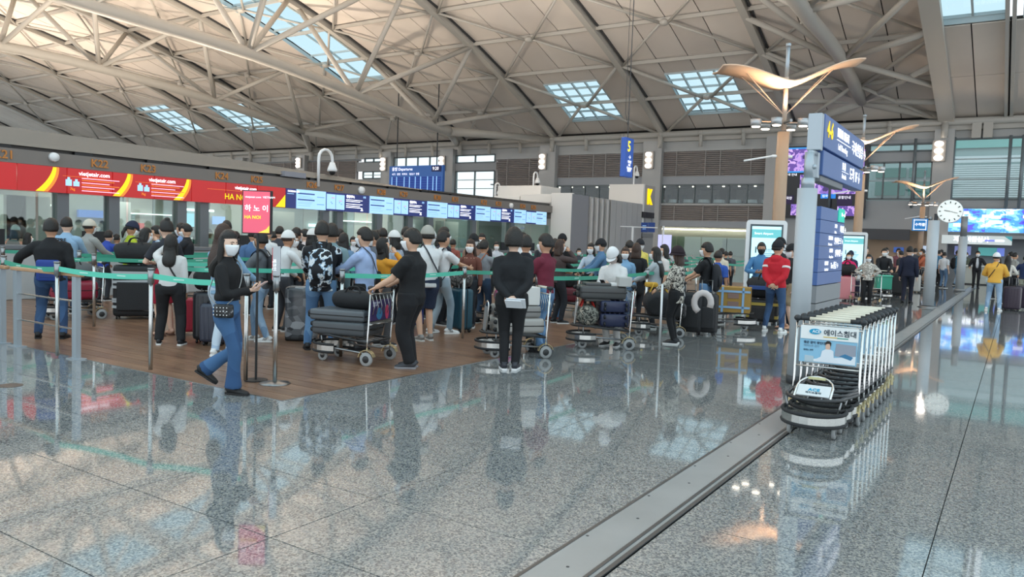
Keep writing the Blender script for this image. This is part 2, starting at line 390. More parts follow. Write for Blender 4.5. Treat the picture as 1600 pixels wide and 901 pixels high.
# ribs: arched flat girders along the hall depth
def rib(X, w, h, zf, label, y0=8):
    mb = MB(); yy = np.linspace(y0, 56.2, 18); P = [(0, y, zf(X, y)) for y in yy]
    mb.loft(P, w/2*1.414, h/2*1.414, U=(1, 0, 0), n=4, ph=PI/4)
    t = mb.build('roof_rib', TUBEM); t.location = (X, 0, 0); tag(t, label, 'roof rib', 'arched ribs under the ceiling'); return t
names = ['arched roof rib nearest the right truss', 'arched roof rib right of the hanging 5 sign', 'arched roof rib over the hanging 5 sign', 'arched roof rib left of the hanging 5 sign, joined by the centre truss', 'arched roof rib left of the centre truss', 'arched roof rib right of the long left truss', 'arched roof rib left of the long left truss', 'arched roof rib at the left part of the ceiling', 'far left arched roof rib, nearest of four', 'far left arched roof rib, second of four', 'far left arched roof rib, third of four', 'far left arched roof rib, outermost of four']
for i, X in enumerate(RIB):
    if i == 0: continue
    rib(X, .42, .5, lambda a, y: zr(a, y)+.05, names[i])
    mb = MB(); yy = np.linspace(8, 56, 18); mb.loft([(X+.33, y, zr(X, y)+.2) for y in yy], .06, .12, U=(1, 0, 0), n=4, ph=PI/4); o = mb.build('dark_strip', DARKG); o.parent = ceil  # solid dark strip along the rib, drawn as its dark line
mb = MB(); yy = np.linspace(30, 56, 12); mb.loft([(0, y, zr(0, y)-.1) for y in yy], .62, .3, U=(1, 0, 0), n=4, ph=PI/4)
t = mb.build('roof_girder', TUBEM); t.location = (-4.25, 0, 0); tag(t, 'wide box girder dropping to the wall left of the top right skylight', 'girder')
for k, dx in enumerate((-.14, .14)):
    mb = MB(); mb.loft([(0, y, zr(0, y)-.02) for y in yy], .12, .22, U=(1, 0, 0), n=4, ph=PI/4); t = mb.build('roof_rib', TUBEM); t.location = (-1.0+dx, 0, 0); tag(t, ['left', 'right'][k]+' one of the slim twin ribs between the right-hand skylights', 'roof rib', 'slim twin ribs at the right edge')
# purlins and cross braces per bay
for bi in range(10):
    xr, xl = RIB[bi], RIB[bi+1]; xm = (xr+xl)/2
    t = empty('bay_bracing', (xm, 52, 0), 0, 'purlins and crossed tube braces in ceiling bay %s' % ['right of the wing lamp', 'left of the wing lamp', 'over the hanging sign', 'left of the hanging sign', 'inside the centre truss', 'holding the long skylight', 'inside the long left truss', 'left of the long left truss', 'at far left', 'at farthest left'][bi], 'roof bracing', 'bracing bays under the ceiling')
    for y in np.arange(12, 56, 4.0):
        m_ = MB(); m_.loft([(-4.5, y-52, zr(xm, y)+.06), (4.5, y-52, zr(xm, y)+.06)], .09, .16, U=(0, 1, 0), n=4, ph=PI/4); m_.build('purlin', TUBEM, t)
    for yc in (52, 44, 36, 28):
        for sx_ in (-1, 1):
            for sy in (-4, 4):
                m_ = MB(); P = [(sx_*.25, yc-52, zr(xm, yc)-.12), (sx_*4.5, yc+sy-52, zr(xm, yc+sy)-.05)]
                sl = .12 if (xm > -33 and yc >= 52) else .085
                m_.tube([P[0], P[1]], sl, 7); m_.build('brace', TUBEM, t, True)
        m_ = MB(); m_.sphere((0, yc-52, zr(xm, yc)-.1), (.3, .3, .2), 10, 6); m_.build('node', TUBEM, t, True)
# main trusses
def truss(X, pts, rl, rr, r, webs, endpts, label, extra=()):
    t = empty('roof_truss', (X, 50, 0), 0, label, 'truss', 'triangular tube trusses'); O = np.array((X, 50, 0))
    m_ = MB(); m_.tube(np.array(pts)-O, r, 12, sub=3); m_.build('bottom_chord', TUBEM, t, True)
    for (a, b, rad) in webs:
        m_ = MB(); m_.tube([np.array(a)-O, np.array(b)-O], rad, 9); m_.build('web_tube', TUBEM, t, True)
    for e in endpts:
        m_ = MB(); m_.tube([np.array(pts[-1])-O, np.array(e)-O], [r*.95, r*.7], 12); m_.build('end_strut', TUBEM, t, True)
def rz_(X, y): return (X, y, zr(X, y)-.1)
def rzr(y): return (-4.3, y, zr(0, y)-.1)
T1 = [(-37.2, 4, 12.4), (-37.2, 12, 12.1), (-37.2, 20, 11.8), (-37.2, 29.25, 11.49), (-37.2, 37.75, 10.67), (-37.2, 45.8, 9.75), (-37.2, 47.9, 9.6)]
w1 = []
for (n, tops) in (((-37.2, 20.2, 11.78), (14, 20, 28)), ((-37.2, 29.25, 11.49), (28, 36)), ((-37.2, 37.75, 10.67), (37, 44)), ((-37.2, 45.8, 9.75), (44, 52))):
    for ty in tops:
        w1.append((n, rz_(-32.5, ty), .17)); w1.append((n, rz_(-41.9, ty), .17))
truss(-37.2, T1, -41.9, -32.5, .36, w1, [(-32.9, 55.6, 9.75), (-42.3, 55.6, 9.75)], 'thick tube truss crossing the upper left and ending over the centre wall')
T2 = [(-56, 8, 12.6), (-56, 16, 12.8), (-56, 24.7, 12.8), (-56, 31.2, 12.7), (-56, 40.8, 11.95), (-56, 50.3, 10.75)]
w2 = []
for (n, tops) in (((-56, 24.7, 12.8), (20, 28)), ((-56, 31.2, 12.73), (28, 36)), ((-56, 40.8, 11.98), (36, 44)), ((-56, 50.2, 10.75), (44, 52))):
    for ty in tops: w2.append((n, rz_(-51.3, ty), .16)); w2.append((n, rz_(-60.7, ty), .16))
truss(-56, T2, -60.7, -51.3, .34, w2, [(-51.3, 55.4, 9.75), (-60.7, 55.4, 9.75)], 'thick tube truss at far left above the red screens')
T3 = [(-9, 26, 12.6), (-9, 36, 12.65), (-9, 46, 12.2), (-9, 55.1, 11.0)]
T3 = [(-9, 28, 14.0), (-9, 35.92, 12.6), (-9, 46.1, 12.35), (-9, 54.4, 11.15)]
w3 = []
for (n, tops) in (((-9, 38, 12.55), (34, 40)), ((-9, 47.2, 12.2), (40, 44.5, 51)), ((-9, 54.4, 11.15), (48, 53))):
    for ty in tops:
        w3.append((n, rz_(-13.7, ty), .17)); w3.append((n, rzr(ty), .17))
truss(-9, T3, -13.7, -4.3, .36, w3, [(-4.35, 55.8, 10.05), (-13.7, 55.8, 9.9)], 'thick tube truss at upper right coming down beside the wing lamp')

# ================================================================= FAR WALL
YW = 56.0
wall = empty('wall_back', (0, YW, 0)); wall['kind'] = 'structure'
def wbox(x0, x1, z0, z1, y0=0, y1=.3, m=WALLG, name='wall_panel', parent=None):
    mb = MB(); mb.bb((x0, y0, z0), (x1, y1, z1)); return mb.build(name, m, parent or wall)
# eave beam and coping
wbox(-130, 12, 9.25, 9.9, -.2, .6, TUBEM, 'eave_beam'); wbox(-130, 12, 8.75, 9.25, .1, .5, WALLL, 'eave_fascia')
mb = MB(); mb.tube([(-130, -.35, 9.75), (12, -.35, 9.75)], .22, 10); mb.build('eave_tube', TUBEM, wall, True)
PIL = [(-4.3, 1.1), (-14.6, 1.2), (-23.7, 1.5), (-32.9, 1.5), (-43.4, 1.5), (-50.6, 1.2), (-62.3, 1.3), (-72, 1.3), (-82, 1.3)]
for (x, w) in PIL: wbox(x-w/2, x+w/2, 0, 9.3, -.45, .35, mat('#b4b4b2', .55), 'pillar')
for i in range(28):
    x = -4.3-3.13*i; m_ = MB(); m_.tube([(x, -.45, 8.75), (x, -.5, 9.7)], .14 if i % 3 else .2, 8); m_.sphere((x, -.5, 9.75), .2, 8, 6); m_.build('eave_strut', TUBEM, wall, True)
for x in (-2.6, -2.0+.0, .4): 
    m_ = MB(); m_.bb((x-.25, -.5, 8.7), (x+.25, -.1, 9.7)); m_.build('eave_strut', TUBEM, wall)
# zones: louvres / plain bands / windows
LOUV = mat('#a39a95', .5); LOUVB = mat('#67615f', .7); BAND = mat('#a5a8ac', .55)
def louvre(x0, x1, z0, z1, n):
    wbox(x0, x1, z0, z1, .15, .3, LOUVB, 'louvre_back'); mb = MB()
    for i in range(n):
        z = z0+(z1-z0)*(i+.5)/n; mb.box(((x0+x1)/2, .03, z), (x1-x0, .16, (z1-z0)/n*.5), rx=R(30))
    o = mb.build('louvre_blade', LOUV, wall); o['kind'] = 'stuff'
    k = int((x1-x0)/1.05)
    for i in range(k+1):
        if i % 3 == 2: continue
        x = x0+(x1-x0)*i/max(1, k); m_ = MB(); m_.bb((x-.03, -.1, z0), (x+.03, 0, z1)); m_.build('louvre_post', mat('#a7a19c', .5), wall)
bays = [(-23.0, -15.2), (-32.1, -24.5)]
for (a, b) in bays:
    louvre(a, b, 6.65, 8.5, 13); wbox(a, b, 8.5, 8.75, 0, .3, WALLL); wbox(a, b, 6.0, 6.65, 0, .3, BAND); louvre(a, b, 3.35, 4.55, 8); wbox(a, b, 2.9, 3.35, -.2, .3, BAND); wbox(a, b, 4.5, 4.62, -.1, .3, WALLL)
# left of centre: big louvre field, windows, plain
louvre(-38.2, -33.7, 4.0, 8.3, 28); wbox(-38.4, -33.6, 8.3, 8.8, 0, .3, WALLL)
louvre(-62, -54.8, 6.8, 8.6, 13); louvre(-71.5, -63, 6.8, 8.6, 13); louvre(-81.5, -72.6, 6.8, 8.6, 13); wbox(-130, -82.6, 0, 8.8, 0, .3, WALLG); wbox(-82, -54.8, 3, 6.8, 0, .3, WALLG)
for (x0, x1, z0, z1) in ((-54.8, -51.3, 5, 6.8), (-49.9, -44.2, 0, 5.9), (-42.7, -38.2, 7.4, 8.05), (-54.8, -51.3, 7.55, 8.45), (-54.8, -33.6, 0, 4.3)): wbox(x0, x1, z0, z1)
wbox(-130, -54.6, 8.55, 9.3, .3, .5)
WG = glass('wallglass', (.88, .94, .94), .08)
win_n = [0]
def window(x0, x1, z0, z1, nx, nz, parent_lab):
    win_n[0] += 1; t = empty('window_%d' % win_n[0], ((x0+x1)/2, YW, (z0+z1)/2)); t['kind'] = 'structure'; w, h = x1-x0, z1-z0
    mb = MB()
    for s in (-1, 1): mb.bb((s*w/2-.06, -.05, -h/2), (s*w/2+.06, .12, h/2)); mb.bb((-w/2, -.05, s*h/2-.06), (w/2, .12, s*h/2+.06))
    mb.build('window_frame', WFD, t)
    for i in range(1, nx): m_ = MB(); x = -w/2+w*i/nx; m_.bb((x-.05, -.05, -h/2), (x+.05, .1, h/2)); m_.build('mullion', WFD, t)
    for j in range(1, nz): m_ = MB(); z = -h/2+h*j/nz; m_.bb((-w/2, -.04, z-.035), (w/2, .08, z+.035)); m_.build('transom', WF, t)
    for i in range(nx):
        m_ = MB(); a = -w/2+w*i/nx+.05; b = -w/2+w*(i+1)/nx-.05; m_.bb((a, .02, -h/2+.05), (b, .035, h/2-.05)); m_.build('pane', WG, t)
    return t
window(-53.7, -51.4, 8.42, 8.78, 2, 1, ''); window(-53.9, -51.3, 6.85, 7.5, 2, 2, ''); window(-49.9, -44.2, 5.9, 8.75, 4, 1, ''); window(-42.6, -38.4, 8.1, 8.75, 2, 1, ''); window(-42.6, -38.4, 4.3, 7.35, 2, 4, '')
# right part: grey wall with large windows
for (x0, x1, z0, z1) in ((-14, -8.7, 0, 8.8), (-8.7, -4.85, 7.35, 8.05), (-8.7, -4.85, 3.0, 4.9), (-8.7, -4.85, 8.5, 8.8), (-3.75, 12, 4.4, 5.0), (-3.75, 12, 8.7, 8.8), (-3.75, 12, 2.62, 4.4)): wbox(x0, x1, z0, z1, m=mat('#a8abad', .55))
window(-8.6, -4.9, 8.05, 8.5, 2, 1, ''); window(-8.6, -4.9, 5.0, 7.35, 4, 2, ''); window(-3.75, -.15, 5.0, 8.7, 1, 3, ''); window(-.1, 5.5, 5.0, 8.7, 1, 3, ''); window(5.6, 11, 5.0, 8.7, 2, 3, '')
for x in (-8.9, -5.9, -3.75, -.8, -.15, .6): m_ = MB(); m_.tube([(x, -.3, 4.4), (x, -.3, 8.8)], .09, 8); m_.build('wind_post', mat('#7e878b', .4, .3), wall, True)
# outside: neighbouring pale building with blinds, seen through the right windows
ob = empty('neighbour_building', (0, 62, 0), 0, 'pale building with green glass and white blinds outside the right-hand windows', 'building')
mb = MB(); mb.bb((-14, 1.5, 3), (14, 2, 12)); mb.build('facade', mat('#a9bcba', .4), ob)
for i in range(15): m_ = MB(); m_.bb((-4.2, .6, 5.55+i*.15), (14, .72, 5.645+i*.15)); m_.build('blind_slat', WHITE, ob)
for (z, h) in ((7.9, .45), (5.2, .1)): m_ = MB(); m_.bb((-4.2, .55, z), (14, .75, z+h)); m_.build('parapet', WHITE, ob)
for (x0, x1, z0, z1) in ((-8.2, -6.2, 5.2, 6.3), (-6.0, -4.6, 5.2, 6.3), (-8.2, -6.2, 6.5, 7.3), (-6, -4.6, 6.5, 7.3), (-4, 14, 8.5, 9.4)): m_ = MB(); m_.bb((x0-1.0, 1.3, z0+.5), (x1-1.0, 1.5, z1+.4)); m_.build('window', mat('#3f7d72' if x0 < -4.5 else '#8cc4bb', .3), ob)
# gallery room behind the glass band (restaurant)
rm = empty('gallery_restaurant', (-24, 58, 4.5), 0, 'restaurant gallery with white tables behind the upper glass band', 'restaurant')
mb = MB(); mb.bb((-15, 4, 0), (9.5, 4.3, 1.7)); mb.bb((-15, -1.7, -.1), (9.5, 4.3, 0)); mb.bb((-15, -1.7, 1.65), (9.5, 4.3, 1.75)); mb.build('room_shell', mat('#4b4540', .8, var=.4, vscale=.5), rm)
for i in range(19):
    x = -13.2+i*1.2; m_ = MB(); m_.tube([(x, .2, .01), (x, .2, .5)], .05, 8); m_.tube([(x, .2, .5), (x, .2, .54)], .42, 14); m_.tube([(x, .2, .3), (x, .2, .5)], [.46, .42], 14); m_.build('table', mat('#d9dde0', .6), rm)
    m_ = MB(); m_.bb((x+.45, .3, .0), (x+.75, .7, .45)); m_.bb((x+.45, .6, .45), (x+.75, .68, .95)); m_.build('chair', BLACKP, rm)
    m_ = MB(); m_.tube([(x, 1, 1.58), (x, 1, 1.64)], .09, 8); m_.build('downlight', mat('#fff2dc', emit=6), rm)
for (x0, x1) in ((-2.5, -1), (2, 3.6), (5, 6)): m_ = MB(); m_.bb((x0, 3.6, 0), (x1, 3.9, 1.5)); m_.build('wall_cabinet', mat('#77706a', .6), rm)
for (a, b) in bays:
    t = window(a, b, 4.62, 6.0, 6, 1, '')
# recess beneath the gallery: green glass wall with a bright light strip
rc = empty('wall_recess', (0, 59, 0)); rc['kind'] = 'structure'
mb = MB(); mb.bb((-37, 0, 0), (-14, .2, 2.9)); mb.build('wall_panel', mat('#8d9488', .5), rc); mb = MB(); mb.bb((-33, -3, 2.9), (-14, .2, 3.0)); mb.build('soffit', mat('#7a7a76', .6), rc)
mb = MB(); mb.bb((-32.5, -.35, 2.72), (-14.2, -.2, 2.80)); mb.build('light_strip', mat('#fff6e4', emit=7), rc)
for i in range(9): m_ = MB(); x = -30.5+i*2; m_.bb((x, -.6, 0), (x+1.94, -.57, 2.2)); m_.build('glass_panel', glass('gp', (.78, .9, .85), .3), rc)
mb = MB(); mb.bb((-18.9, -.5, .8), (-16.4, -.2, 2.1)); mb.build('metal_cabinet', mat('#7d8083', .4, .3), rc)
mb = MB(); mb.bb((-17.0, -.66, 1.6), (-16.4, -.62, 2.0)); mb.build('orange_sign', mat('#e09a3c', emit=.5), rc)
# lamp clusters on the pillars
for k, (x, z0, z1) in enumerate(((-62.4, 8.0, 9.0), (-50.8, 7.5, 8.75), (-43.8, 7.4, 8.7), (-33.3, 7.3, 8.6), (-23.9, 7.2, 8.5), (-4.55, 7.3, 8.6))):
    t = empty('pillar_lamp', (x, YW-.5, z0), 0, 'vertical cluster of white lamps on the wall pillar %s' % ['behind the leftmost camera pole', 'left of the blue flight board', 'right of the blue flight board', 'right of the wide louvre field', 'beside the hanging 5 sign', 'left of the large right-hand windows'][k], 'wall lamp', 'lamp clusters on the pillars')
    m_ = MB(); m_.bb((-.38, -.1, 0), (.38, .05, z1-z0)); m_.build('lamp_housing', mat('#8f8b86', .5), t)
    for j in range(3): m_ = MB(); m_.sphere((0, -.18, (z1-z0)*(j+.5)/3), (.26, .15, .17), 10, 6); m_.build('lamp_lens', mat('#fff3e6', emit=5), t, True)
# big purple display wall
dw = empty('display_wall', (-11.4, YW-.35, 0), 0, 'tall black display wall with purple pictures behind the wing lamp column', 'display')
mb = MB(); mb.bb((-2.75, -.1, 3.7), (2.8, .1, 8.55)); mb.build('display_frame', mat('#15161b', .3), dw)
PUR = pattern('purple', ['#3b2a63', '#7d5fb4', '#b48fd6', '#5b3f92', '#caa6e0', '#2b2244'], 1.3, 'noise', [0, .36, .45, .52, .6, .68], .3); PUR.node_tree.nodes['Principled BSDF'].inputs['Emission Strength'].default_value = .0
def emitpat(m, s):
    n = m.node_tree; b = n.nodes['Principled BSDF']; l = b.inputs['Base Color'].links[0].from_socket; n.links.new(l, b.inputs['Emission Color']); b.inputs['Emission Strength'].default_value = s; return m
emitpat(PUR, .8)
def panel(t, x0, x1, z0, z1, m, name='picture', y=-.12): m_ = MB(); m_.bb((x0, y, z0), (x1, y+.02, z1)); return m_.build(name, m, t)
panel(dw, -2.6, -.75, 6.75, 8.45, mat('#2f8fd6', emit=.8), 'picture_border'); panel(dw, -2.5, -.85, 6.85, 8.35, PUR, y=-.14)
panel(dw, -1.9, -.9+.2, 4.0-.15, 4.6, PUR); panel(dw, -2.55, -1.75, 4.6, 5.2, mat('#2c2142', emit=.4)); panel(dw, -1.4, 2.6, 5.3, 6.6, PUR)
panel(dw, -1.5, -.7, 4.9, 5.35, mat('#2a7fd8', emit=.7)); panel(dw, .0, .95, 5.0, 5.3, mat('#2a7fd8', emit=.7)); panel(dw, 1.05, 2.0, 4.55, 5.3, mat('#2c2142', emit=.5)); panel(dw, 1.1, 2.2, 3.85, 4.5, PUR); panel(dw, 2.1, 2.6, 5.5, 8.2, PUR)
TW = mat('#f4f4ff', emit=1.2)
MX = lambda x, y, z: fr((x, y, z), (1, 0, 0), (0, 0, 1))
text('출국 안내', .2, MX(-2.4, -.16, 6.6), TW, dw); text('출국장', .22, MX(-2.45, -.16, 5.0), TW, dw); text('공항안내', .22, MX(1.1, -.16, 5.05), TW, dw); text('입국', .2, MX(.1, -.16, 5.15), TW, dw)
text('◀ ▶ 출입', .3, MX(-2.4, -.16, 3.3), mat('#dfe4ff', emit=2), wall)
wall.children[-1].location = (-11.4, -.3, 0) if False else (-11.4, -.35, 0)
# wide blue billboard, lettered canopy sign
SKYB = pattern('skyb', ['#3b3fc4', '#5a55d8', '#4d9df0', '#8fd0ff', '#e7f4ff', '#5fb3f5'], .9, 'noise', [0, .34, .42, .5, .56, .62], .3, 4, (1, 1, 2)); emitpat(SKYB, .85)
bb_ = empty('billboard', (0, YW-.15, 0), 0, 'wide blue and purple sky picture display on the right wall', 'billboard')
mb = MB(); mb.bb((-3.9, -.08, 2.9), (8, .0, 4.48)); mb.build('display_frame', mat('#86888a', .4), bb_)
for i in range(9): m_ = MB(); x = -3.8+i*1.0; m_.bb((x+.01, -.1, 2.98), (x+.99, -.07, 4.4)); m_.build('screen_module', SKYB, bb_)
for (x, z) in ((-3.2, 4.15), (-3.5, 3.4), (-2.0, 3.95), (-1.4, 3.6), (-1.5, 3.9), (.1, 3.95)): m_ = MB(); m_.bb((x, -.12, z-.1), (x+.5, -.1, z+.1)); m_.build('caption', mat('#e4eaf6', emit=.8), bb_); 
cs = empty('canopy_sign', (0, YW-.5, 0), 0, 'pale grey sign strip with white letters below the blue billboard', 'sign')
mb = MB(); mb.bb((-4.05, -.1, 2.22), (-.35, .1, 2.75)); mb.build('sign_panel', mat('#c9d2d2', emit=.45), cs); text('자동여권심사', .34, MX(-3.4, -.12, 2.5), TW, cs, bold=.01)
mb = MB(); mb.bb((-1.75, -.13, 2.42), (-1.25, -.1, 2.52)); mb.build('blue_tab', mat('#7d86e0', emit=.6), cs); mb = MB(); mb.bb((-1.2, -.13, 2.42), (-.75, -.1, 2.52)); mb.build('white_tab', TW, cs); mb = MB(); mb.prism([(-.75, 2.75), (-.35, 2.75), (-.35, 2.45)], .03, 1, 0, (0, -.13, 0)); mb.build('teal_corner', mat('#4fa3ad', emit=.4), cs)
wbox(-4.6, 12, 0, 2.9, 1.5, 1.7, mat('#8b8d8f', .6), 'recess_wall'); wbox(-4.0, 12, 2.6, 2.72, .3, 1.6, mat('#8b8d8f', .6), 'recess_soffit'); wbox(-8.7, -4.0, 0, 3.05, 1.2, 1.4, mat('#b79a80', .6), 'tan_recess_wall'); wbox(-8.9, -5.9, 2.35, 3.05, -.1, .0, mat('#4b4c50', .5), 'dark_header')
for (x, y, w, h, c) in ((-3.4, .9, .9, .55, '#7d86b8'), (-2.1, .9, 1.2, .5, '#58a2a0'), (-6.9, .9, .6, .35, '#3e5fa8'), (-5.2, .9, .8, .5, '#c7d8f2'), (-1.1, .6, .4, .5, '#6c7fd0')):
    m_ = MB(); m_.bb((x, y, 1.55), (x+w, y+.06, 1.55+h)); m_.bb((x+w*.45, y+.06, 1.7), (x+w*.55, 1.45 if x > -4 else 1.2, 1.9)); o = m_.build('wall_monitor', mat(c, emit=.5)); o.location = (0, YW, 0); tag(o, {'#7d86b8': 'grey violet monitor behind the clock post', '#58a2a0': 'wide teal monitor above the white-capped person', '#3e5fa8': 'small blue notice on the tan wall', '#c7d8f2': 'pale blue notice left of the third wing column', '#6c7fd0': 'small violet screen right of the teal monitor'}[c], 'monitor')
dk = empty('service_desk', (-1.4, 48.5, 0), 0, 'pale service desk on the right behind the man in the suit jacket', 'counter')
mb = MB(); mb.bb((-1.3, -.3, .05), (4.5, .3, .95)); mb.build('desk_body', mat('#b8bab2', .5), dk, bevel=.02); mb = MB(); mb.bb((-1.35, -.4, .95), (4.55, .35, 1.02)); mb.build('desk_top', mat('#d5d6d0', .4), dk, bevel=.01); mb = MB(); mb.bb((-1.25, -.25, 0), (4.45, .25, .05)); mb.build('plinth', DARKG, dk)

# ================================================================= CHECK-IN ISLAND
IX = -18.0
isl = empty('check_in_island', (IX, 4, 0), 0, 'long check-in counter island with red and blue screens and grey header', 'counter'); IO = np.array((IX, 4, 0))
HDR = mat('#7b756f', .5); HDRD = mat('#4b4845', .5)
def ib(a, b, m, name, bev=0, par=None):
    mb = MB(); mb.bb(np.array(a)-IO, np.array(b)-IO); return mb.build(name, m, par or isl, bevel=bev)
ib((-18.6, -4, 2.82), (-17.99, 31, 3.12), HDR, 'header_band'); ib((-18.7, -4, 3.1), (-18.15, 31, 3.24), HDRD, 'header_groove')
mb = MB(); can = [(-4, 3.62), (5, 3.62), (8, 3.58), (12.4, 3.52), (16, 3.4), (19.7, 3.28), (22, 3.22), (26.2, 3.12), (27, 3.1)]
V = [(-18.02-IX, y-4, 3.2) for y, z in can]+[(-18.12-IX, y-4, z) for y, z in can]+[(-20.5-IX, y-4, 3.2) for y, z in can]+[(-19.2-IX, y-4, z-.0) for y, z in can]; k = len(can); f = []
for i in range(k-1): f += [(i, i+1, k+i+1, k+i), (k+i, k+i+1, 3*k+i+1, 3*k+i), (3*k+i, 3*k+i+1, 2*k+i+1, 2*k+i), (2*k+i, 2*k+i+1, i+1, i)]
f += [(0, k, 3*k, 2*k), (k-1, 3*k-1, 4*k-1, 2*k-1)]
mb.add(V, f); mb.build('canopy_fascia', mat('#8d857b', .5), isl)
for y in np.arange(-1, 27, 1.75): ib((-18.16, y, 3.125), (-18.05, y+.42, 3.215), BLACKP, 'vent_slot')
ib((-18.1, 15.9-.5, 3.15), (-17.9, 16.0+.2, 3.3), mat('#8f9099', .5), 'junction_box')
KC = mat('#b0712e', .4, emit=.12)
def pY(px, X=IX, dy=60): return float(PL(px, HZ(px)-dy, 0, X)[1])
for n_, px in ((21, 5), (22, 155), (23, 231), (24, 346), (25, 401), (26, 487), (27, 530), (28, 596), (29, 631), (30, 684), (31, 712), (32, 757), (33, 780), (34, 818), (35, 835)):
    text('K%d' % n_, .25, fr(np.array((-17.975, pY(px, dy=100), 2.97))-IO, (0, 1, 0), (0, 0, 1)), KC, isl, 'counter_number', .01, 'CENTER', .004)
RED = mat('#b51a1b', .3, emit=.42); RED2 = mat('#b81a22', .3, emit=.5); YEL = mat('#e6d400', .3, emit=.6); ORG = mat('#e8862a', .3, emit=.5)
NAVY = mat('#1c2a6c', .3, emit=.4); ICE = mat('#a3d0f5', .3, emit=.62); WT = mat('#f2f2fb', .3, emit=1.15); PINKT = mat('#f3b8cf', .3, emit=1); DKB = mat('#2c4a86', .3, emit=.5)
def disp(y0, y1, m, lab=None):
    mb = MB(); mb.bb(np.array((-18.05, y0+.012, 2.25))-IO, np.array((-17.98, y1-.012, 2.815))-IO); return mb.build('screen', m, isl)
def loc(s, y, z, o=.012): return np.array((-17.98+o, y, z))-IO
def strip_(s, y0, y1, z0, z1, m, name='text_line', o=.004):
    mb = MB(); a = loc(s, y0, z0, 0); b = loc(s, y1, z1, o); mb.bb(a, b); return mb.build(name, m, s)
yb = [4.6, 5.1, 6.15, 7.2, 8.25, 9.29, 10.34, 11.4, 12.43, 13.47, 14.5, 15.52]
S = {}
for a, b in zip(yb[:-1], yb[1:]): S[a] = disp(a, b, RED if int(a*3) % 2 else mat('#ad191b', .3, emit=.42))
def swoosh(y, s):  # yellow curved band
    mb = MB(); n = 8; V = []; 
    for i in range(n+1):
        t = i/n; z = 2.26+.545*t; yy = y-.27*(1-t)**2; w = .09+.10*(1-t)
        V += [(IX+.024, yy-w, z), (IX+.024, yy, z)]
    mb.add(np.array(V)-IO, [(2*i, 2*i+1, 2*i+3, 2*i+2) for i in range(n)]); mb.build('yellow_swoosh', YEL, s)
    mb = MB(); V = []
    for i in range(n+1):
        t = i/n; z = 2.26+.545*t; yy = y-.27*(1-t)**2; V += [(IX+.025, yy-.015, z), (IX+.025, yy+.04+.03*(1-t), z)]
    mb.add(np.array(V)-IO, [(2*i, 2*i+1, 2*i+3, 2*i+2) for i in range(n)]); mb.build('orange_edge', ORG, s)
for y, s in ((9.08, 8.25), (10.8, 10.34), (12.38, 11.4)): swoosh(y, S[s])
mb = MB(); mb.prism([(15.15, 2.26), (15.5, 2.26), (15.5, 2.62)], .006, 0, 0, (IX+.02, 0, 0)); mb.v = [v-IO for v in mb.v]; mb.build('yellow_swoosh', YEL, S[14.5])
def tx(s, b, size, y, z, m, al='LEFT', xs=1): return text(b, size, fr(loc(s, y, z, .014), (0, 1, 0), (0, 0, 1)), m, s, 'lettering', .001, al, .002, xs)
for (y0, s) in ((9.2, 9.29), (10.9, 11.4)):
    tx(S[s], 'vietjetair.com', .13, y0+.35, 2.71, WT)
    for j, z in enumerate((2.6, 2.555, 2.5, 2.455, 2.41, 2.36, 2.32)): strip_(S[s], y0+.42, y0+1.3-(j % 3)*.12, z, z+.016, PINKT if j % 2 == 0 else ORG, o=.016)
    for q in (0, .17):
        mb = MB(); mb.bb(loc(0, y0+.06+q, 2.42, 0), loc(0, y0+.19+q, 2.56-q*.2, .018)); mb.bb(loc(0, y0+.1+q, 2.55-q*.2, 0), loc(0, y0+.15+q, 2.61-q*.2, .016)); mb.build('suitcase_icon', ICE, S[s])
    strip_(S[s], y0+.0, y0+1.0, 2.63, 2.636, ORG, 'thin_line', .014)
    tx(S[s], '7kg', .08, y0+.15, 2.35, ORG)
tx(S[13.47], 'vietjetair.com', .13, 13.75, 2.7, WT); tx(S[13.47], 'HA NOI', .22, 13.42, 2.44, YEL); strip_(S[12.43], 12.9, 14.8, 2.61, 2.617, ORG, 'thin_line', .014)
tx(S[14.5], 'N', .2, 14.55, 2.5, WT)
def navy(y0, y1, kind=0):
    s = disp(y0, y1, NAVY)
    tx(s, 'KOREAN AIR' if kind == 0 else '안내사항', .075, y0+.06, 2.74, WT)
    if kind:
        tx(s, '탑승수속', .1, y0+.05, 2.72, WT)
        for j, z in enumerate((2.62, 2.57, 2.49, 2.43, 2.38)): strip_(s, y0+.05, y0+(y1-y0)*(.7-.1*(j % 2)), z, z+.02, WT)
        tx(s, '공항', .07, y1-.32, 2.74, ICE); mb = MB(); mb.prism([(y1-.42, 2.3), (y1-.3, 2.3), (y1-.36, 2.4)], .005, 0, 0, (IX+.02, 0, 0)); mb.v = [v-IO for v in mb.v]; mb.build('pictogram', WT, s)
    else: strip_(s, y0+.05, y0+.3, 2.66, 2.675, ICE)
def ice(y0, y1):
    s = disp(y0, y1, ICE); w = y1-y0
    for z in (2.68, 2.5): strip_(s, y0+.05, y0+w*.6, z, z+.04, DKB, 'heading_bar')
    for z in (2.62, 2.58, 2.44, 2.4, 2.34): strip_(s, y0+.06, y0+w*(.45+.1*random.random()), z, z+.01, mat('#7fa6c9', emit=.5))
    for z in (2.62, 2.4): strip_(s, y0+w*.68, y0+w*.93, z, z+.022, mat('#6f9cc6', emit=.5))
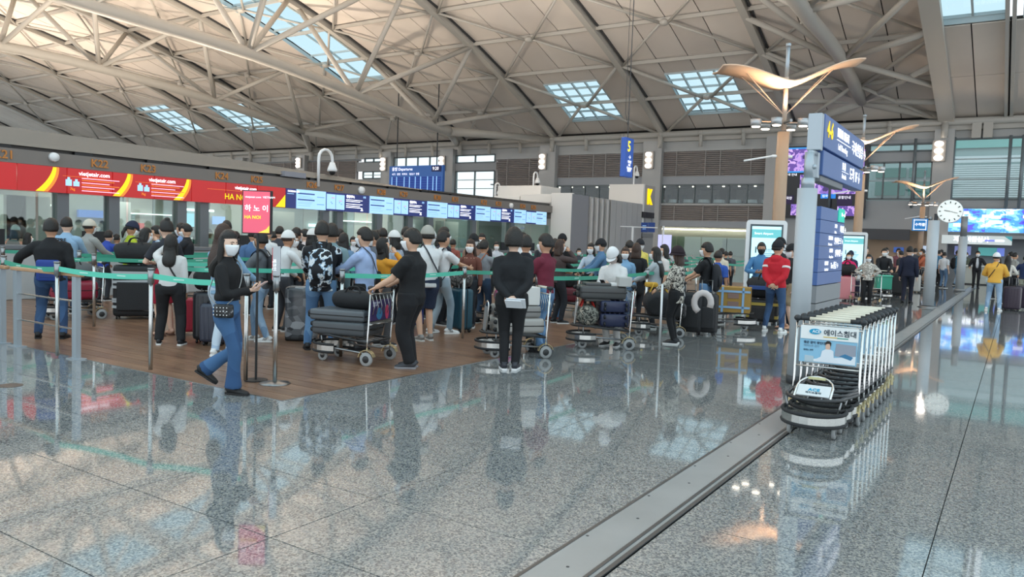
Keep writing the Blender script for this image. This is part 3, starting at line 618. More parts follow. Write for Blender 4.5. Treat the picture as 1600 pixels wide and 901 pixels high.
def small(y0, y1):
    s = disp(y0, y1, NAVY); strip_(s, y0+.02, (y0+y1)/2-.01, 2.3, 2.76, ICE, 'map_page'); strip_(s, (y0+y1)/2+.01, y1-.02, 2.3, 2.76, ICE, 'map_page')
    for (a, z) in ((.35, 2.64), (.75, 2.56)): strip_(s, y0+(y1-y0)*a-.06, y0+(y1-y0)*a+.06, z, z+.02, mat('#d77f9a', emit=.6), 'red_note', .01)
    for (a, z) in ((.25, 2.5), (.3, 2.46), (.7, 2.5), (.8, 2.46)): strip_(s, y0+(y1-y0)*a-.02, y0+(y1-y0)*a+.03, z, z+.03, mat('#7fa6c9', emit=.5), 'map_mark', .01)
navy(15.52, 15.92); ice(15.92, 17.1); small(17.1, 17.9); navy(17.9, 19.02, 1); ice(19.02, 20.2); small(20.2, 20.97); navy(20.97, 22, 1); ice(22, 23.2); small(23.2, 23.94); navy(23.94, 25, 1); ice(25, 26.03); small(26.03, 26.8); navy(26.8, 27.8, 1); ice(27.8, 28.75); small(28.75, 29.6); ice(29.6, 30.5)
# clocks / speakers on the header
for px, z, r_ in ((83, 3.02, .11), (564, 2.97, .13), (798, 2.95, .12)):
    y = pY(px, dy=100 if px < 700 else 75); mb = MB(); mb.loft([np.array((-17.99, y, z))-IO, np.array((-17.9, y, z))-IO], [r_, r_*.85], n=18); mb.build('round_speaker', WHITE, isl, True)
# supports, glass fronts, desks and back wall
for px in (97, 177, 283, 318, 413, 508, 530, 592, 640, 672, 740, 800):
    y = pY(px, -18.15, 30); ib((-18.35, y-.13, 0), (-18.1, y+.13, 2.3), mat('#6b6f72', .4, .3), 'support_post')
ys_ = [4.6+i*2.08 for i in range(13)]
for y in ys_:
    ib((-18.22, y+.03, 1.15), (-18.2, y+2.05, 2.24), glass('cgl', (.8, .93, .9), .35), 'glass_front')
    if y < 30:
        d = ib((-17.55, y+.12, 0), (-16.9, y+1.5, 1.02), mat('#b5b8b8', .45), 'check_in_desk', .02); ib((-17.6, y+.08, 1.02), (-16.85, y+1.54, 1.1), mat('#6f7377', .4), 'desk_top', .01)
        ib((-17.4, y+.55, 1.1), (-17.36, y+1.05, 1.42), BLACKP, 'counter_monitor'); ib((-17.39, y+.75, 1.08), (-17.37, y+.82, 1.15), BLACKP, 'monitor_stand')
        ib((-17.7, y+1.56, 0), (-16.6, y+2.04, .35), mat('#7f8284', .4, .4), 'baggage_scale')
BWL = [mat('#8f9390', .5), mat('#b8b3a8', .5), mat('#7f8b89', .4), mat('#a5a39c', .5)]
y = -3; i = 0
while y < 31:
    w = (1.9, 1.2, 2.6, 1.6, .9)[i % 5]; ib((-21.4, y+.02, 0), (-21.2, y+w-.02, 2.85), BWL[(i*3) % 4], 'back_panel'); y += w; i += 1
ib((-21.5, -4, 2.85), (-18, 31, 3.0), mat('#9a9c98', .6), 'island_soffit')
for (px, h0, h1, w, c, e) in ((10, 1.9, 2.1, .5, '#9fc6f2', 1), (138, 1.75, 1.95, .45, '#3c62a8', .6), (160, 1.75, 1.95, .35, '#3c62a8', .6), (186, 1.1, 2.0, .5, '#5c7fc0', .6), (222, 1.5, 1.65, .2, '#c23a35', .6), (305, 1.6, 2.0, .8, '#9fd8ee', .8), (420, 1.8, 1.9, .7, '#e8f4ff', 2), (500, 1.75, 1.85, .8, '#d8f6ff', 2), (308, 2.08, 2.14, .7, '#ffffff', 3), (325, 2.08, 2.14, .5, '#ffffff', 3), (60, 2.0, 2.05, 1.4, '#e8e4da', 1), (250, 1.9, 1.93, 1.8, '#ffffff', 1.5), (560, 2.0, 2.04, 2.2, '#ffffff', 1.5), (345, 1.7, 1.95, .4, '#8fa9e2', .8)):
    y = pY(px, -21, 15); ib((-21.15, y-w/2, h0), (-21.05, y+w/2, h1), mat(c, .3, emit=e), 'back_screen' if h1-h0 > .12 else 'light_strip')
for (px, w, c) in ((42, 1.0, '#c9c9c4'), (20, .5, '#d8d8d4'), (190, .4, '#ededea'), (440, .9, '#b3ada4'), (655, 1.1, '#bdbcb6'), (700, 1.2, '#cfcdc6')):
    y = pY(px, -20.3, 15); ib((-20.5, y-w/2, 0), (-20.2, y+w/2, 2.2), mat(c, .5), 'partition_board')
for i in range(5):  # lamp strips and area lights added to brighten the island interior
    y = 6.5+i*5.3
    ib((-20.3, y-1.6, 2.78), (-20.1, y+1.6, 2.84), mat('#fff4e4', emit=4), 'fill_lamp_strip')
    L = bpy.data.lights.new('island_fill', 'AREA'); L.shape = 'RECTANGLE'; L.size = .4; L.size_y = 3; L.energy = 42; L.color = (1, .95, .88); lo = bpy.data.objects.new('island_fill', L); COL.objects.link(lo); lo.parent = isl; lo.location = np.array((-20.0, y, 2.76))-IO
# unseen fill lights, added on the island roof to brighten the ceiling
def fill_uplight(x, y, z, e, lab, col=(1, .90, .80)):
    t = empty('ceiling_fill_light', (x, y, z), 0, lab, 'floodlight', 'unseen fill lights added to brighten the ceiling'); mb = MB(); mb.bb((-.45, -.3, 0), (.45, .3, .22)); mb.build('lamp_housing', GREY, t); mb = MB(); mb.bb((-.4, -.25, .22), (.4, .25, .23)); mb.build('lamp_lens', mat('#fff1dd', emit=6), t)
    L = bpy.data.lights.new('ceiling_fill', 'AREA'); L.size = .8; L.energy = e; L.color = col; L.spread = R(150); lo = bpy.data.objects.new('ceiling_fill', L); COL.objects.link(lo); lo.parent = t; lo.location = (0, 0, .3); lo.rotation_euler = (PI, 0, 0)
for i, y in enumerate((2, 9, 16, 23, 29)): fill_uplight(-20.1, y, 3.02, 1150, 'unseen ceiling fill light added on the near island roof, %s from the near end' % ['first', 'second', 'third', 'fourth', 'fifth'][i])
for k, (X, lab) in enumerate(((-44, 'unseen neighbouring island block added to carry ceiling fill lights, beyond the near one'), (-70, 'second unseen neighbouring island block added to carry ceiling fill lights, far left'))):  # unseen island blocks put in to carry more of the ceiling fill lights
    t = empty('far_check_in_island', (X, 20, 0), 0, lab, 'counter'); mb = MB(); mb.bb((-1.6, -14, 2.8), (1.6, 16, 3.3)); mb.build('roof_band', HDR, t); mb = MB(); mb.bb((-1.4, -13.8, 0), (1.4, 15.8, 2.8)); mb.build('core', mat('#a3a19c', .5), t)
    for j, y in enumerate((10, 18, 26, 33)): fill_uplight(X, y, 3.3, 1150, 'unseen ceiling fill light added on the %s far island roof, %s' % (['first', 'second'][k], ['nearest', 'second along', 'third along', 'farthest'][j]), (1, .84, .68))
# camera poles above the header
def cam_pole(loc_, h, hook, lab, sgn=1):
    t = empty('camera_pole', loc_, 0, lab, 'camera', 'hooked camera poles on the islands'); mb = MB(); P = [(0, 0, 0), (0, 0, h-hook)]
    for k in range(1, 8): a = PI*k/7; P.append((0, sgn*hook*(1-math.cos(a)), h-hook+hook*math.sin(a)))
    P.append((0, sgn*2*hook, h-hook-.1)); mb.tube(P, .045, 8); mb.build('hooked_pole', WHITE, t, True)
    mb = MB(); mb.loft([(0, sgn*2*hook, h-hook-.08), (0, sgn*2*hook, h-hook-.3), (0, sgn*2*hook, h-hook-.36)], [.07, .15, .15], n=14); mb.build('camera_hood', WHITE, t, True)
    mb = MB(); mb.sphere((0, sgn*2*hook, h-hook-.38), .1, 12, 8); mb.build('camera_dome', BLACKP, t, True)
cam_pole((IX+.02, pY(497, dy=90), 2.95), 1.15, .28, 'large white hooked camera pole above counter K26')
for (px, py, X, Y, lab) in ((773, 318, -19, 33, 'small white hooked camera pole at the left of the pale boxes'), (833, 300, -19, 35, 'white hooked camera pole above the pale boxes'), (990, 288, -18.3, 41, 'white hooked camera pole above the K sign box')):
    p = PL(px, py, 1, Y); cam_pole((p[0], p[1], 2.9), 1.05+p[2]-2.9, .2, lab)
# island end structures
ie = empty('island_end_block', (-17.5, 31, 0), 0, 'pale end block of the check-in island with grey ribbed side wall', 'kiosk block'); EO = np.array((-17.5, 31, 0))
def eb(a, b, m, name='panel', bev=0): mb = MB(); mb.bb(np.array(a)-EO, np.array(b)-EO); return mb.build(name, m, ie, bevel=bev)
PALE = mat('#e2dfd9', .5); PALG = mat('#a6a5a3', .5)
eb((-18.06, 31, 0), (-16.99, 31.2, 3.72), PALE, 'front_panel', .01); eb((-16.99, 31.0, 0), (-16.96, 32.6, 3.68), mat('#85868a', .45), 'dark_side_panel'); eb((-18.06, 31.2, 0), (-17.02, 38.8, 3.66), PALG, 'core')
for i in range(4): y = 32.7+i*.55; eb((-17.0, y, 0), (-16.93, y+.3, 3.66), PALG, 'rib_panel'); eb((-16.93, y+.1, 1.2), (-16.9, y+.2, 3.6), mat('#c7c5c2', .5), 'rib_strip')
for i in range(6): y = 34.95+i*.64; eb((-16.99, y, 0), (-16.95, y+.61, 3.64), PALG, 'side_panel')
eb((-19.6, 31.1, 0), (-18.07, 31.3, 3.3), mat('#b7b4b0', .5), 'end_wall'); eb((-20, 31.02, 2.55), (-18.06, 31.2, 3.1), mat('#6f6963', .5), 'brown_lintel')
for (px0, px1, p0, p1) in ((772, 812, 318, 306), (812, 862, 333, 303)): 
    a = PL(px0, p0, 1, 31.5); b = PL(px1, p1, 1, 31.5); eb((a[0], 31.5, 2.9), (b[0], 33, max(a[2], b[2])), PALE, 'roof_box', .02)
a = PL(778, 290, 1, 33); b = PL(845, 293, 1, 33); eb((a[0], 33, 3.3), (b[0], 35, a[2]), PALE, 'roof_box', .02)
kb = empty('k_sign_block', (-19, 39, 0), 0, 'tall pale block carrying the yellow letter K', 'sign block'); KO = np.array((-19, 39, 0))
def kbx(a, b, m, name='panel'): mb = MB(); mb.bb(np.array(a)-KO, np.array(b)-KO); return mb.build(name, m, kb)
a = PL(952, 291, 1, 38.9); kbx((a[0], 38.9, 2.6), (-17.0, 39.1, 4.72), PALE, 'front_panel'); kbx((-18.5, 39.1, 0), (-17.0, 40.5, 4.7), mat('#9b9a98', .5), 'side_panel')
kbx((-17.3, 38.7, 2.95), (-16.9, 40.3, 3.25), BLACKP, 'louvre_box'); kbx((-17.3, 38.9, 1.9), (-16.95, 40.4, 2.1), mat('#808080', .5), 'ledge')
text('K', 1.15, fr(np.array((-16.97, 39.4, 4.05))-KO, (0, 1, 0), (0, 0, 1)), mat('#f0c400', emit=1.1), kb, 'letter_k', .04, 'LEFT', .03, .8)
gt = empty('entry_gate', (-17.0, 37, 0), 0, 'white gate post frame beside the ribbed side wall', 'gate'); mb = MB(); mb.tube([(.6, -.6, 0), (.6, -.6, 2.35)], .06, 8); mb.tube([(.0, -.9, 2.38), (1.6, .2, 2.38)], .03, 6); mb.build('frame', WHITE, gt)
for k, (px, lab) in enumerate(((1007, 'left one of two small dark blue hanging notice screens'), (1018, 'right one of two small dark blue hanging notice screens'))):
    p = PL(px, 355, 1, 38); t = empty('notice_screen', tuple(p), 0, lab, 'screen', 'two small dark blue hanging screens'); mb = MB(); mb.bb((-.18, -.03, -.25), (.18, .03, .25)); mb.build('screen', mat('#263f78', emit=.3), t); mb = MB(); mb.tube([(0, 0, .25), (0, 0, .75)], .015, 6); mb.build('hanger', DARKG, t)
    if k == 0:
        for (zz, w) in ((.08, .1), (0, .12), (-.08, .09)): mb = MB(); mb.bb((-w, -.036, zz-.012), (w, -.03, zz+.012)); mb.build('text_line', ICE, t)
p = G(1016, 430); t = empty('info_totem', (-15.3, 38, 0), 0, 'lilac lit information totem with white post under the K sign', 'totem'); mb = MB(); mb.bb((-.35, -.05, .9), (.35, .05, 2.05)); mb.build('lit_face', mat('#b9bce6', emit=.7), t); mb = MB(); mb.tube([(-.1, 0, 0), (-.1, 0, 2.5)], .06, 8); mb.bb((-.35, -.04, 0), (.35, .04, .9)); mb.build('post', WHITE, t)
# flight information board
fb = empty('flight_board', (-39.9, 48, 5.2), 0, 'blue flight information board with white rows and the time at its corner', 'flight board')
mb = MB(); mb.bb((-3.3, -.1, -.8), (2.2, .15, 1.85)); mb.build('board_body', mat('#2d5fa8', .4, emit=.2), fb)
for i in range(9): mb = MB(); z = -.7+i*.19; mb.bb((-3.1, -.13, z), (2.0, -.1, z+.14)); mb.build('flight_row', mat('#1f3d8f', emit=.4), fb)
for x in (-3.0, -2.5, -1.7, -1.15, -.55, -.0, .7, 1.25, 1.6): mb = MB(); mb.bb((x, -.145, -.7), (x+.07, -.13, .98)); mb.build('column_mark', mat('#8fc0f0', emit=.7), fb)
text('출발 Departures', .32, fr((-3.0, -.12, 1.58), (1, 0, 0), (0, 0, 1)), WT, fb); text('시각   편명   목적지    탑승구  현황', .2, fr((-3.0, -.12, 1.18), (1, 0, 0), (0, 0, 1)), WT, fb)
mb = MB(); mb.bb((1.1, -.13, 1.35), (2.05, -.1, 1.8)); mb.build('clock_field', mat('#1a2250', emit=.2), fb); text('9:20', .36, fr((1.2, -.14, 1.58), (1, 0, 0), (0, 0, 1)), WT, fb)
for x in (-2.6, 1.5): mb = MB(); mb.tube([(x, 0, 1.85), (x, .0, 8.3)], .05, 6); mb.build('hanger', DARKG, fb)
# hanging 5 sign
hs = empty('hanging_sign', (-12.62, 27.2, 4.05), 0, 'tall blue hanging sign with a yellow number 5', 'sign'); mb = MB(); mb.bb((-.1, -.36, 0), (.1, .36, 1.46)); mb.build('sign_box', mat('#2b52a3', .4, emit=.35), hs, bevel=.02)
text('5', .55, fr((.115, -.08, 1.12), (0, 1, 0), (0, 0, 1)), mat('#f6dc3a', emit=1), hs, align='CENTER', bold=.01); text('→', .25, fr((.115, 0, .74), (0, 1, 0), (0, 0, 1)), WT, hs, align='CENTER')
for k, z in enumerate((.56, .45, .34, .24)): text(('국제선', 'Int\'l', 'Check-in', '탑승구')[k], .12, fr((.115, 0, z), (0, 1, 0), (0, 0, 1)), WT, hs, align='CENTER', bold=.002)
mb = MB(); mb.tube([(0, 0, 1.46), (0, 0, 11.9-4.05+.2)], .018, 6); mb.tube([(0, 0, 1.9), (-.14, 0, 2.4), (-.14, 0, 7.5)], .01, 5); mb.build('hanger', DARKG, hs)
# ================================================================= BIG SIGN ON POSTS
BLUE = mat('#46649c', .4, emit=.06); SLV = mat('#aab4bb', .35, .55)
sg = empty('wayfinding_sign', (-2.11, 9.55, 0), 0, 'large blue double-deck direction sign on grey posts behind the trolleys', 'sign'); SO = np.array((-2.11, 9.55, 0))
def sbx(a, b, m, name, bev=.01): mb = MB(); mb.bb(np.array(a)-SO, np.array(b)-SO); return mb.build(name, m, sg, bevel=bev)
for yy, nm in ((9.55, 'front'),):
    mb = MB(); O = np.array((-2.11, yy, 0))-SO
    mb.tube([O+(0, 0, .1), O+(0, 0, 2.3)], .112, 24); mb.build('post', POSTG, sg, True)
    mb = MB(); mb.tube([O+(0, 0, 2.3), O+(0, 0, 2.42)], .075, 20); mb.tube([O+(0, 0, 2.38), O+(0, 0, 2.72)], .055, 14); mb.tube([O+(0, 0, 2.72), O+(0, .3, 2.74)], .03, 8); mb.sphere(O+np.array((.06, 0, 2.55)), .03, 8, 6); mb.build('bracket', SLV, sg, True)
    mb = MB(); mb.tube([O+(0, 0, .0), O+(0, 0, .1)], .118, 24); mb.build('base_collar', DARKG, sg, True)
sbx((-2.21, 10.0, 2.83), (-2.05, 12.84, 3.23), BLUE, 'upper_panel'); sbx((-2.21, 10.02, 2.50), (-2.05, 12.86, 2.80), BLUE, 'lower_panel')
sbx((-2.22, 9.86, 2.78), (-2.06, 9.995, 3.22), SLV, 'end_profile'); sbx((-2.2, 9.9, 2.45), (-2.08, 9.99, 2.76), SLV, 'end_profile')
sbx((-2.2, 10.05, 2.42), (-2.08, 11.5, 2.5), mat('#76797c', .5), 'underside_box')
sgb = [sbx((-2.17, 10.22, 1.97-i*.165), (-2.08, 11.8, 2.13-i*.165), BLUE, 'text_slat', .003) for i in range(6)]
for i in range(5): sbx((-2.17, 10.22, .92-i*.225), (-2.08, 11.8, 1.135-i*.225), mat('#85888b', .5), 'grey_slat', .003)
MXs = lambda y, z: fr(np.array((-2.045, y, z))-SO, (0, 1, 0), (0, 0, 1))
TWs = mat('#f5f6fa', emit=.7)
YN = mat('#f2c91c', emit=.6)
text('4-6', .27, MXs(10.13, 3.06), YN, sg, bold=.008, xs=1.0); text('国際線 国际线', .125, MXs(10.75, 3.1), TWs, sg, bold=.002, xs=1.05); text("Int'l Boarding", .115, MXs(10.85, 2.93), TWs, sg, xs=1.05); text('국제선탑승 →', .2, MXs(11.8, 3.03), TWs, sg, bold=.003)
mb = MB(); mb.bb(np.array((-2.05, 10.75, 3.01))-SO, np.array((-2.04, 11.7, 3.017))-SO); mb.build('rule_line', TWs, sg)
text('到 着', .11, MXs(11.2, 2.71), TWs, sg, bold=.002); text('Arrivals', .1, MXs(11.2, 2.585), TWs, sg); text('도착 1F ↓', .2, MXs(11.75, 2.65), TWs, sg, bold=.003); mb = MB(); mb.bb(np.array((-2.05, 11.2, 2.645))-SO, np.array((-2.04, 11.65, 2.65))-SO); mb.build('rule_line', TWs, sg)
MXt = lambda y, z: fr(np.array((-2.075, y, z))-SO, (0, 1, 0), (0, 0, 1))
for k, (a, b, c, y) in enumerate((('卫生间', 'Toilets', '화장실 →', 11.1), ('旅客咨询台', 'Information', '안내데스크 →', 10.75), ('团体柜台', 'Group Tour', '단체여행 →', 10.85), ('税金还付', 'Tax Refund', 'Tax 환급 →', 10.6))):
    z = 1.875-k*.165; text(a, .055, MXt(y, z+.035), TWs, sg, bold=.001); text(b, .05, MXt(y, z-.045), TWs, sg); text(c, .105, MXt(y+.38, z), TWs, sg, bold=.001)
mb = MB(); mb.bb(np.array((-2.08, 11.3, 1.98))-SO, np.array((-2.07, 11.72, 2.16))-SO); mb.build('green_exit_plate', mat('#1fa58e', emit=.8), sg); text('⇤ ⇥', .12, MXs(11.36, 2.07), TWs, sg)
# clock post pair
cp = empty('clock_post', (-2.12, 25.86, 0), 0, 'grey round post carrying a white clock on a bracket', 'clock')
mb = MB(); mb.tube([(0, 0, .06), (0, 0, 2.55)], .155, 20); mb.build('post', POSTG, cp, True); mb = MB(); mb.tube([(0, 0, 0), (0, 0, .05)], [.3, .2], 20); mb.tube([(-.1, 0, 2.55), (-.1, 0, 2.66)], .05, 8); mb.build('base_flange', STEELD, cp, True)
mb = MB(); mb.tube([(.04, .1, 2.5), (.04, .1, 2.75)], .05, 8); mb.tube([(.04, .1, 2.7), (.2, .1, 2.72)], .03, 8); mb.build('bracket', DARKG, cp)
mb = MB(); mb.loft([(.39, .03, 2.82), (.39, .15, 2.82)], .335, U=(1, 0, 0), n=36); mb.build('clock_case', mat('#c9cfd0', .4), cp, True)
mb = MB(); mb.loft([(.39, .015, 2.82), (.39, .03, 2.82)], [.315, .325], U=(1, 0, 0), n=36); cf = mb.build('clock_face', mat('#eef3ef', .4, emit=.25), cp)
for k in range(12): a = k*PI/6; mb = MB(); mb.box((.39+.26*math.sin(a), .01, 2.82+.26*math.cos(a)), (.025, .008, .055), ry=a); mb.build('hour_mark', BLACKP, cf)
for (a, L, w) in ((R(280), .15, .018), (R(105), .2, .012)): mb = MB(); mb.box((.39+L/2*math.sin(a), .006, 2.82+L/2*math.cos(a)), (w, .006, L), ry=a); mb.build('clock_hand', BLACKP, cf)
p2 = empty('grey_post', (-2.0, 38.4, 0), 0, 'slimmer grey round post right of the clock with a thin top section', 'post'); mb = MB(); mb.tube([(0, 0, .1), (0, 0, 2.35)], .17, 18); mb.build('post', POSTG, p2, True); mb = MB(); mb.tube([(0, 0, 2.35), (0, 0, 3.2)], .13, 14); mb.tube([(0, 0, 0), (0, 0, .12)], .22, 18); mb.build('top_tube', mat('#8b8f92', .4, .4), p2, True)
# ================================================================= WING LAMP COLUMNS
TAN = mat('#b0947a', .5, var=.05, vscale=1)
def wing_column(X, Y, ztop, rot, lab, s=1.0, tilt=0.14):
    t = empty('wing_lamp_column', (X, Y, 0), rot, lab, 'column lamp', 'tan columns with curved wing reflectors'); zt = ztop
    mb = MB(); mb.loft([(0, 0, 0), (0, 0, zt-2.15)], [.17, .145], n=24); mb.build('column_shaft', TAN, t, True)
    mb = MB(); mb.tube([(0, 0, zt-2.1), (0, 0, zt-.8)], .06, 12); mb.build('mast', mat('#c9b3a0', .4), t, True)
    mb = MB(); mb.tube([(0, 0, zt-.85), (0, 0, zt-.06)], .05, 12); mb.tube([(0, 0, zt-.06), (0, 0, zt+.02)], .065, 12); mb.build('finial', SLV, t, True)
    n = 22; mb = MB(); V = []; w = .60
    for i in range(n+1):
        u = -1+2*i/n; x = u*1.72; z = zt-1.02+.60*(abs(u)**1.6)*(3-2*abs(u)**.9)/1.0*.78+tilt*u
        ww = w*(1-.15*abs(u)**3)
        for (yy, dz) in ((-ww, .0), (0, -.06), (ww, .0)): V.append((x, yy, z+dz))
    V2 = [(a, b, c+.035) for a, b, c in V]; k = len(V); f = []
    for i in range(n):
        for j in range(2): a = i*3+j; f.append((a, a+1, a+4, a+3)); f.append((k+a+3, k+a+4, k+a+1, k+a))
        f.append((i*3, i*3+3, k+i*3+3, k+i*3)); f.append((i*3+2, k+i*3+2, k+i*3+5, i*3+5))
    f += [(0, k, k+1, 1), (1, k+1, k+2, 2), (n*3, n*3+1, k+n*3+1, k+n*3), (n*3+1, n*3+2, k+n*3+2, k+n*3+1)]
    mb.add(V+V2, f); mb.build('wing_reflector', mat('#e6c3a6', .55), t, True)
    for sx_ in (-1, 1):
        for yy in (-.22, .22):
            m_ = MB(); zz = zt-1.02+.60*(.62**1.6)*(3-2*.62**.9)*.78+tilt*sx_*.62-.05; m_.tube([(0, 0, zt-1.75), (sx_*1.05, yy, zz)], .014, 6); m_.build('stay_rod', mat('#cbb29c', .4), t)
    m_ = MB(); m_.loft([(-.75, 0, zt-1.93), (.75, 0, zt-1.93)], .04, U=(0, 1, 0), n=6); m_.tube([(0, -.5, zt-1.93), (0, .5, zt-1.93)], .04, 6); m_.build('lamp_arm', STEELD, t)
    for (x, y) in ((-.7, 0), (.7, 0), (-.3, -.35), (.3, .35), (-.35, .35), (.35, -.35)):
        m_ = MB(); m_.loft([(x, y, zt-2.03), (x, y, zt-1.86)], [.12, .14], n=16); m_.build('floodlight', mat('#b9bcbe', .35, .5), t, True)
        m_ = MB(); m_.loft([(x, y, zt-2.05), (x, y, zt-2.03)], .10, n=16); m_.build('lamp_glass', mat('#fff1dd', emit=6), t, True)
    for z in (zt-2.75,): m_ = MB(); m_.tube([(-.25, 0, z), (.25, 0, z)], .04, 8); m_.tube([(-.25, 0, z), (-.95, 0, z-.14)], .025, 6); m_.build('side_arm', WHITE, t)
    L = bpy.data.lights.new('wing_uplight', 'SPOT'); L.energy = 260*s; L.color = (1, .74, .5); L.spot_size = R(120); L.shadow_soft_size = .15; L.spot_blend = .6; lo = bpy.data.objects.new('wing_uplight', L); COL.objects.link(lo); lo.parent = t; lo.location = (0, -.5, zt-1.8); lo.rotation_euler = (PI, 0, 0)
    return t
dd = 19.6
c1 = ray(1214, 385)*19.6; wing_column(c1[0], c1[1], 6.62, R(33), 'tan column with big curved wing lamp beside the blue direction sign', 1)
c2 = ray(1338, 390)*28.9; wing_column(c2[0], c2[1], 6.55, R(26), 'tan column with wing lamp partly hidden behind the blue direction sign', 1)
c3 = ray(1437, 394)*47.0; wing_column(c3[0], c3[1], 6.5, R(20), 'far tan column with wing lamp and blue pictogram sign', 1)
tb = empty('blue_pictogram_sign', (c3[0]-.05, c3[1]-.35, 2.9), 0, 'square blue sign with white luggage pictogram on the far column', 'sign'); mb = MB(); mb.bb((-.42, -.04, 0), (.42, .04, .72)); mb.build('sign_plate', mat('#2a7cc0', emit=.4), tb); mb = MB()
for (a, b) in (((-.34, -.05, .06), (.34, -.04, .1)), ((-.34, -.05, .62), (.34, -.04, .66)), ((-.34, -.05, .06), (-.3, -.04, .66)), ((.3, -.05, .06), (.34, -.04, .66))): mb.bb(a, b)
mb.build('white_outline', TWs, tb); text('수하물', .2, fr((-.27, -.05, .36), (1, 0, 0), (0, 0, 1)), TWs, tb, bold=.006)
# ================================================================= KIOSK SCREENS
def kiosk(px, dist, lab, H=2.24, w=.93):
    d = ray(px, HZ(px)); d = d*dist; a = math.atan2(d[1], d[0])-PI/2; t = empty('info_kiosk', (d[0], d[1], 0), a+R(6), lab, 'kiosk', 'two white screen kiosks')
    mb = MB(); pts = []
    for (cx, cz, a0) in ((w/2-.08, H-.08, 0), (-w/2+.08, H-.08, 90), (-w/2+.08, .1, 180), (w/2-.08, .1, 270)):
        for k in range(5): q = R(a0+k*22.5); pts.append((cx+.08*math.cos(q), cz+.08*math.sin(q)))
    mb.prism(pts, .14, 1, 0, (0, -.07, 0)); mb.build('housing', mat('#e9ebeb', .35), t)
    mb = MB(); mb.bb((-w/2+.09, -.085, .75), (w/2-.09, -.068, H-.1)); mb.build('bezel', mat('#4c5a5f', .3), t)
    s = MB(); s.bb((-w/2+.13, -.095, .8), (w/2-.13, -.084, H-.15)); s = s.build('screen', mat('#bfe6f0', emit=.75), t)
    mb = MB(); mb.bb((-w/2+.13, -.1, H-.42), (w/2-.13, -.094, H-.22)); mb.build('title_bar', mat('#62b0b4', emit=.7), s); X = lambda x, z: fr((x, -.104, z), (1, 0, 0), (0, 0, 1))
    text('Smart Airport', .075, X(-.28, H-.32), TW, s); DK = mat('#3a5560', emit=.1)
    for k, z in enumerate((H-.72, H-1.0, H-1.3)): text(str(k+1), .2, X(-.28, z), DK, s, bold=.004); text(('체크인', '수하물', '탑승')[k], .09, X(-.12, z), DK, s)
    mb = MB()
    for k in range(5): mb.bb((-.1, -.1, H-.8-k*.04), (.2-.03*k, -.096, H-.785-k*.04))
    mb.build('text_lines', mat('#6d97a3', emit=.3), s); return t
kiosk(1196, 18.7, 'white info kiosk screen behind the denim-shirted man'); kiosk(1332, 27.6, 'white info kiosk screen behind the pink-hooded person')
# small wall notice board left of kiosk 1 area handled on the wall
# ================================================================= QUEUE POSTS AND BELTS
TEAL = mat('#5fcfb4', .5); TEALD = mat('#48a98e', .55)
pm = MB(); pm.tube([(0, 0, .02), (0, 0, 1.0)], .022, 12); POSTM = pm.mesh(STEEL, True)
hm = MB(); hm.tube([(0, 0, .97), (0, 0, 1.12)], .034, 12); hm.tube([(0, 0, 1.12), (0, 0, 1.135)], .038, 12); HEADM = hm.mesh(mat('#9b9d9e', .3, .9), True)
bm_ = MB(); bm_.loft([(0, 0, .0), (0, 0, .012), (0, 0, .03)], [.16, .155, .04], n=24); BASEM = bm_.mesh(STEELD, True)
def mk(name, me, parent): o = bpy.data.objects.new(name, me); COL.objects.link(o); o.parent = parent; return o
npost = [0]
def qpost(x, y, lab, belts=(), base=False, h=1.0):
    t = empty('queue_post', (x, y, 0), 0, lab, 'barrier post', 'queue barrier posts'); mk('pole', POSTM, t); hd = mk('belt_head', HEADM, t)
    if base: mk('base_plate', BASEM, t)
    for (bx, by) in belts:
        a = np.array((bx-x, by-y)); L = np.linalg.norm(a); mb = MB(); n = 6
        d = a/L; nn = np.array((-d[1], d[0]))*.001; V = []
        for i in range(n+1):
            u = i/n; q = d*(.03+u*(L-.06)); sag = -.03*math.sin(PI*u)-.01*u
            for zz in (1.02, 1.08):
                V.append((*(q+nn), zz+sag)); V.append((*(q-nn), zz+sag))
        f = []
        for i in range(n):
            b = i*4; f += [(b, b+4, b+6, b+2), (b+1, b+3, b+7, b+5), (b+2, b+6, b+7, b+3), (b, b+1, b+5, b+4)]
        mb.add(V, f); mb.build('belt', TEAL if x > -11 and y < 8 else TEALD, t)
        if L > 1 and len(belts) and y < 10:
            m_ = MB()
            for u in (.3, .7):
                q = d*L*u; c = np.array((*q, 1.05-.03*math.sin(PI*u))); m_.box(tuple(c), (.14, .006, .014), rz=math.atan2(d[1], d[0]))
            m_.build('belt_print', mat('#bfe8dc', .5), t)
    return t
fp = [(-17.0, 4.97), (-15.0, 4.97), (-13.0, 4.97), (-11.2, 4.97), (-9.47, 4.78), (-7.89, 4.97), (-6.69, 5.28), (-6.40, 5.42)]
fl = ['barrier post farthest left on the granite edge', 'barrier post second from far left', 'barrier post beyond the far left rail', 'barrier post behind the left wooden rail', 'barrier post standing at the end of the wooden rail', 'barrier post in front of the woman in the white blouse', 'barrier post right behind the walking woman', 'barrier post with red sign plate and round base']
for i, (x, y) in enumerate(fp):
    qpost(x, y, fl[i], [fp[i+1]] if i < 6 else (), base=(i == 7))
fpost = [o for o in COL.objects if o.name.startswith('queue_post')][-1]
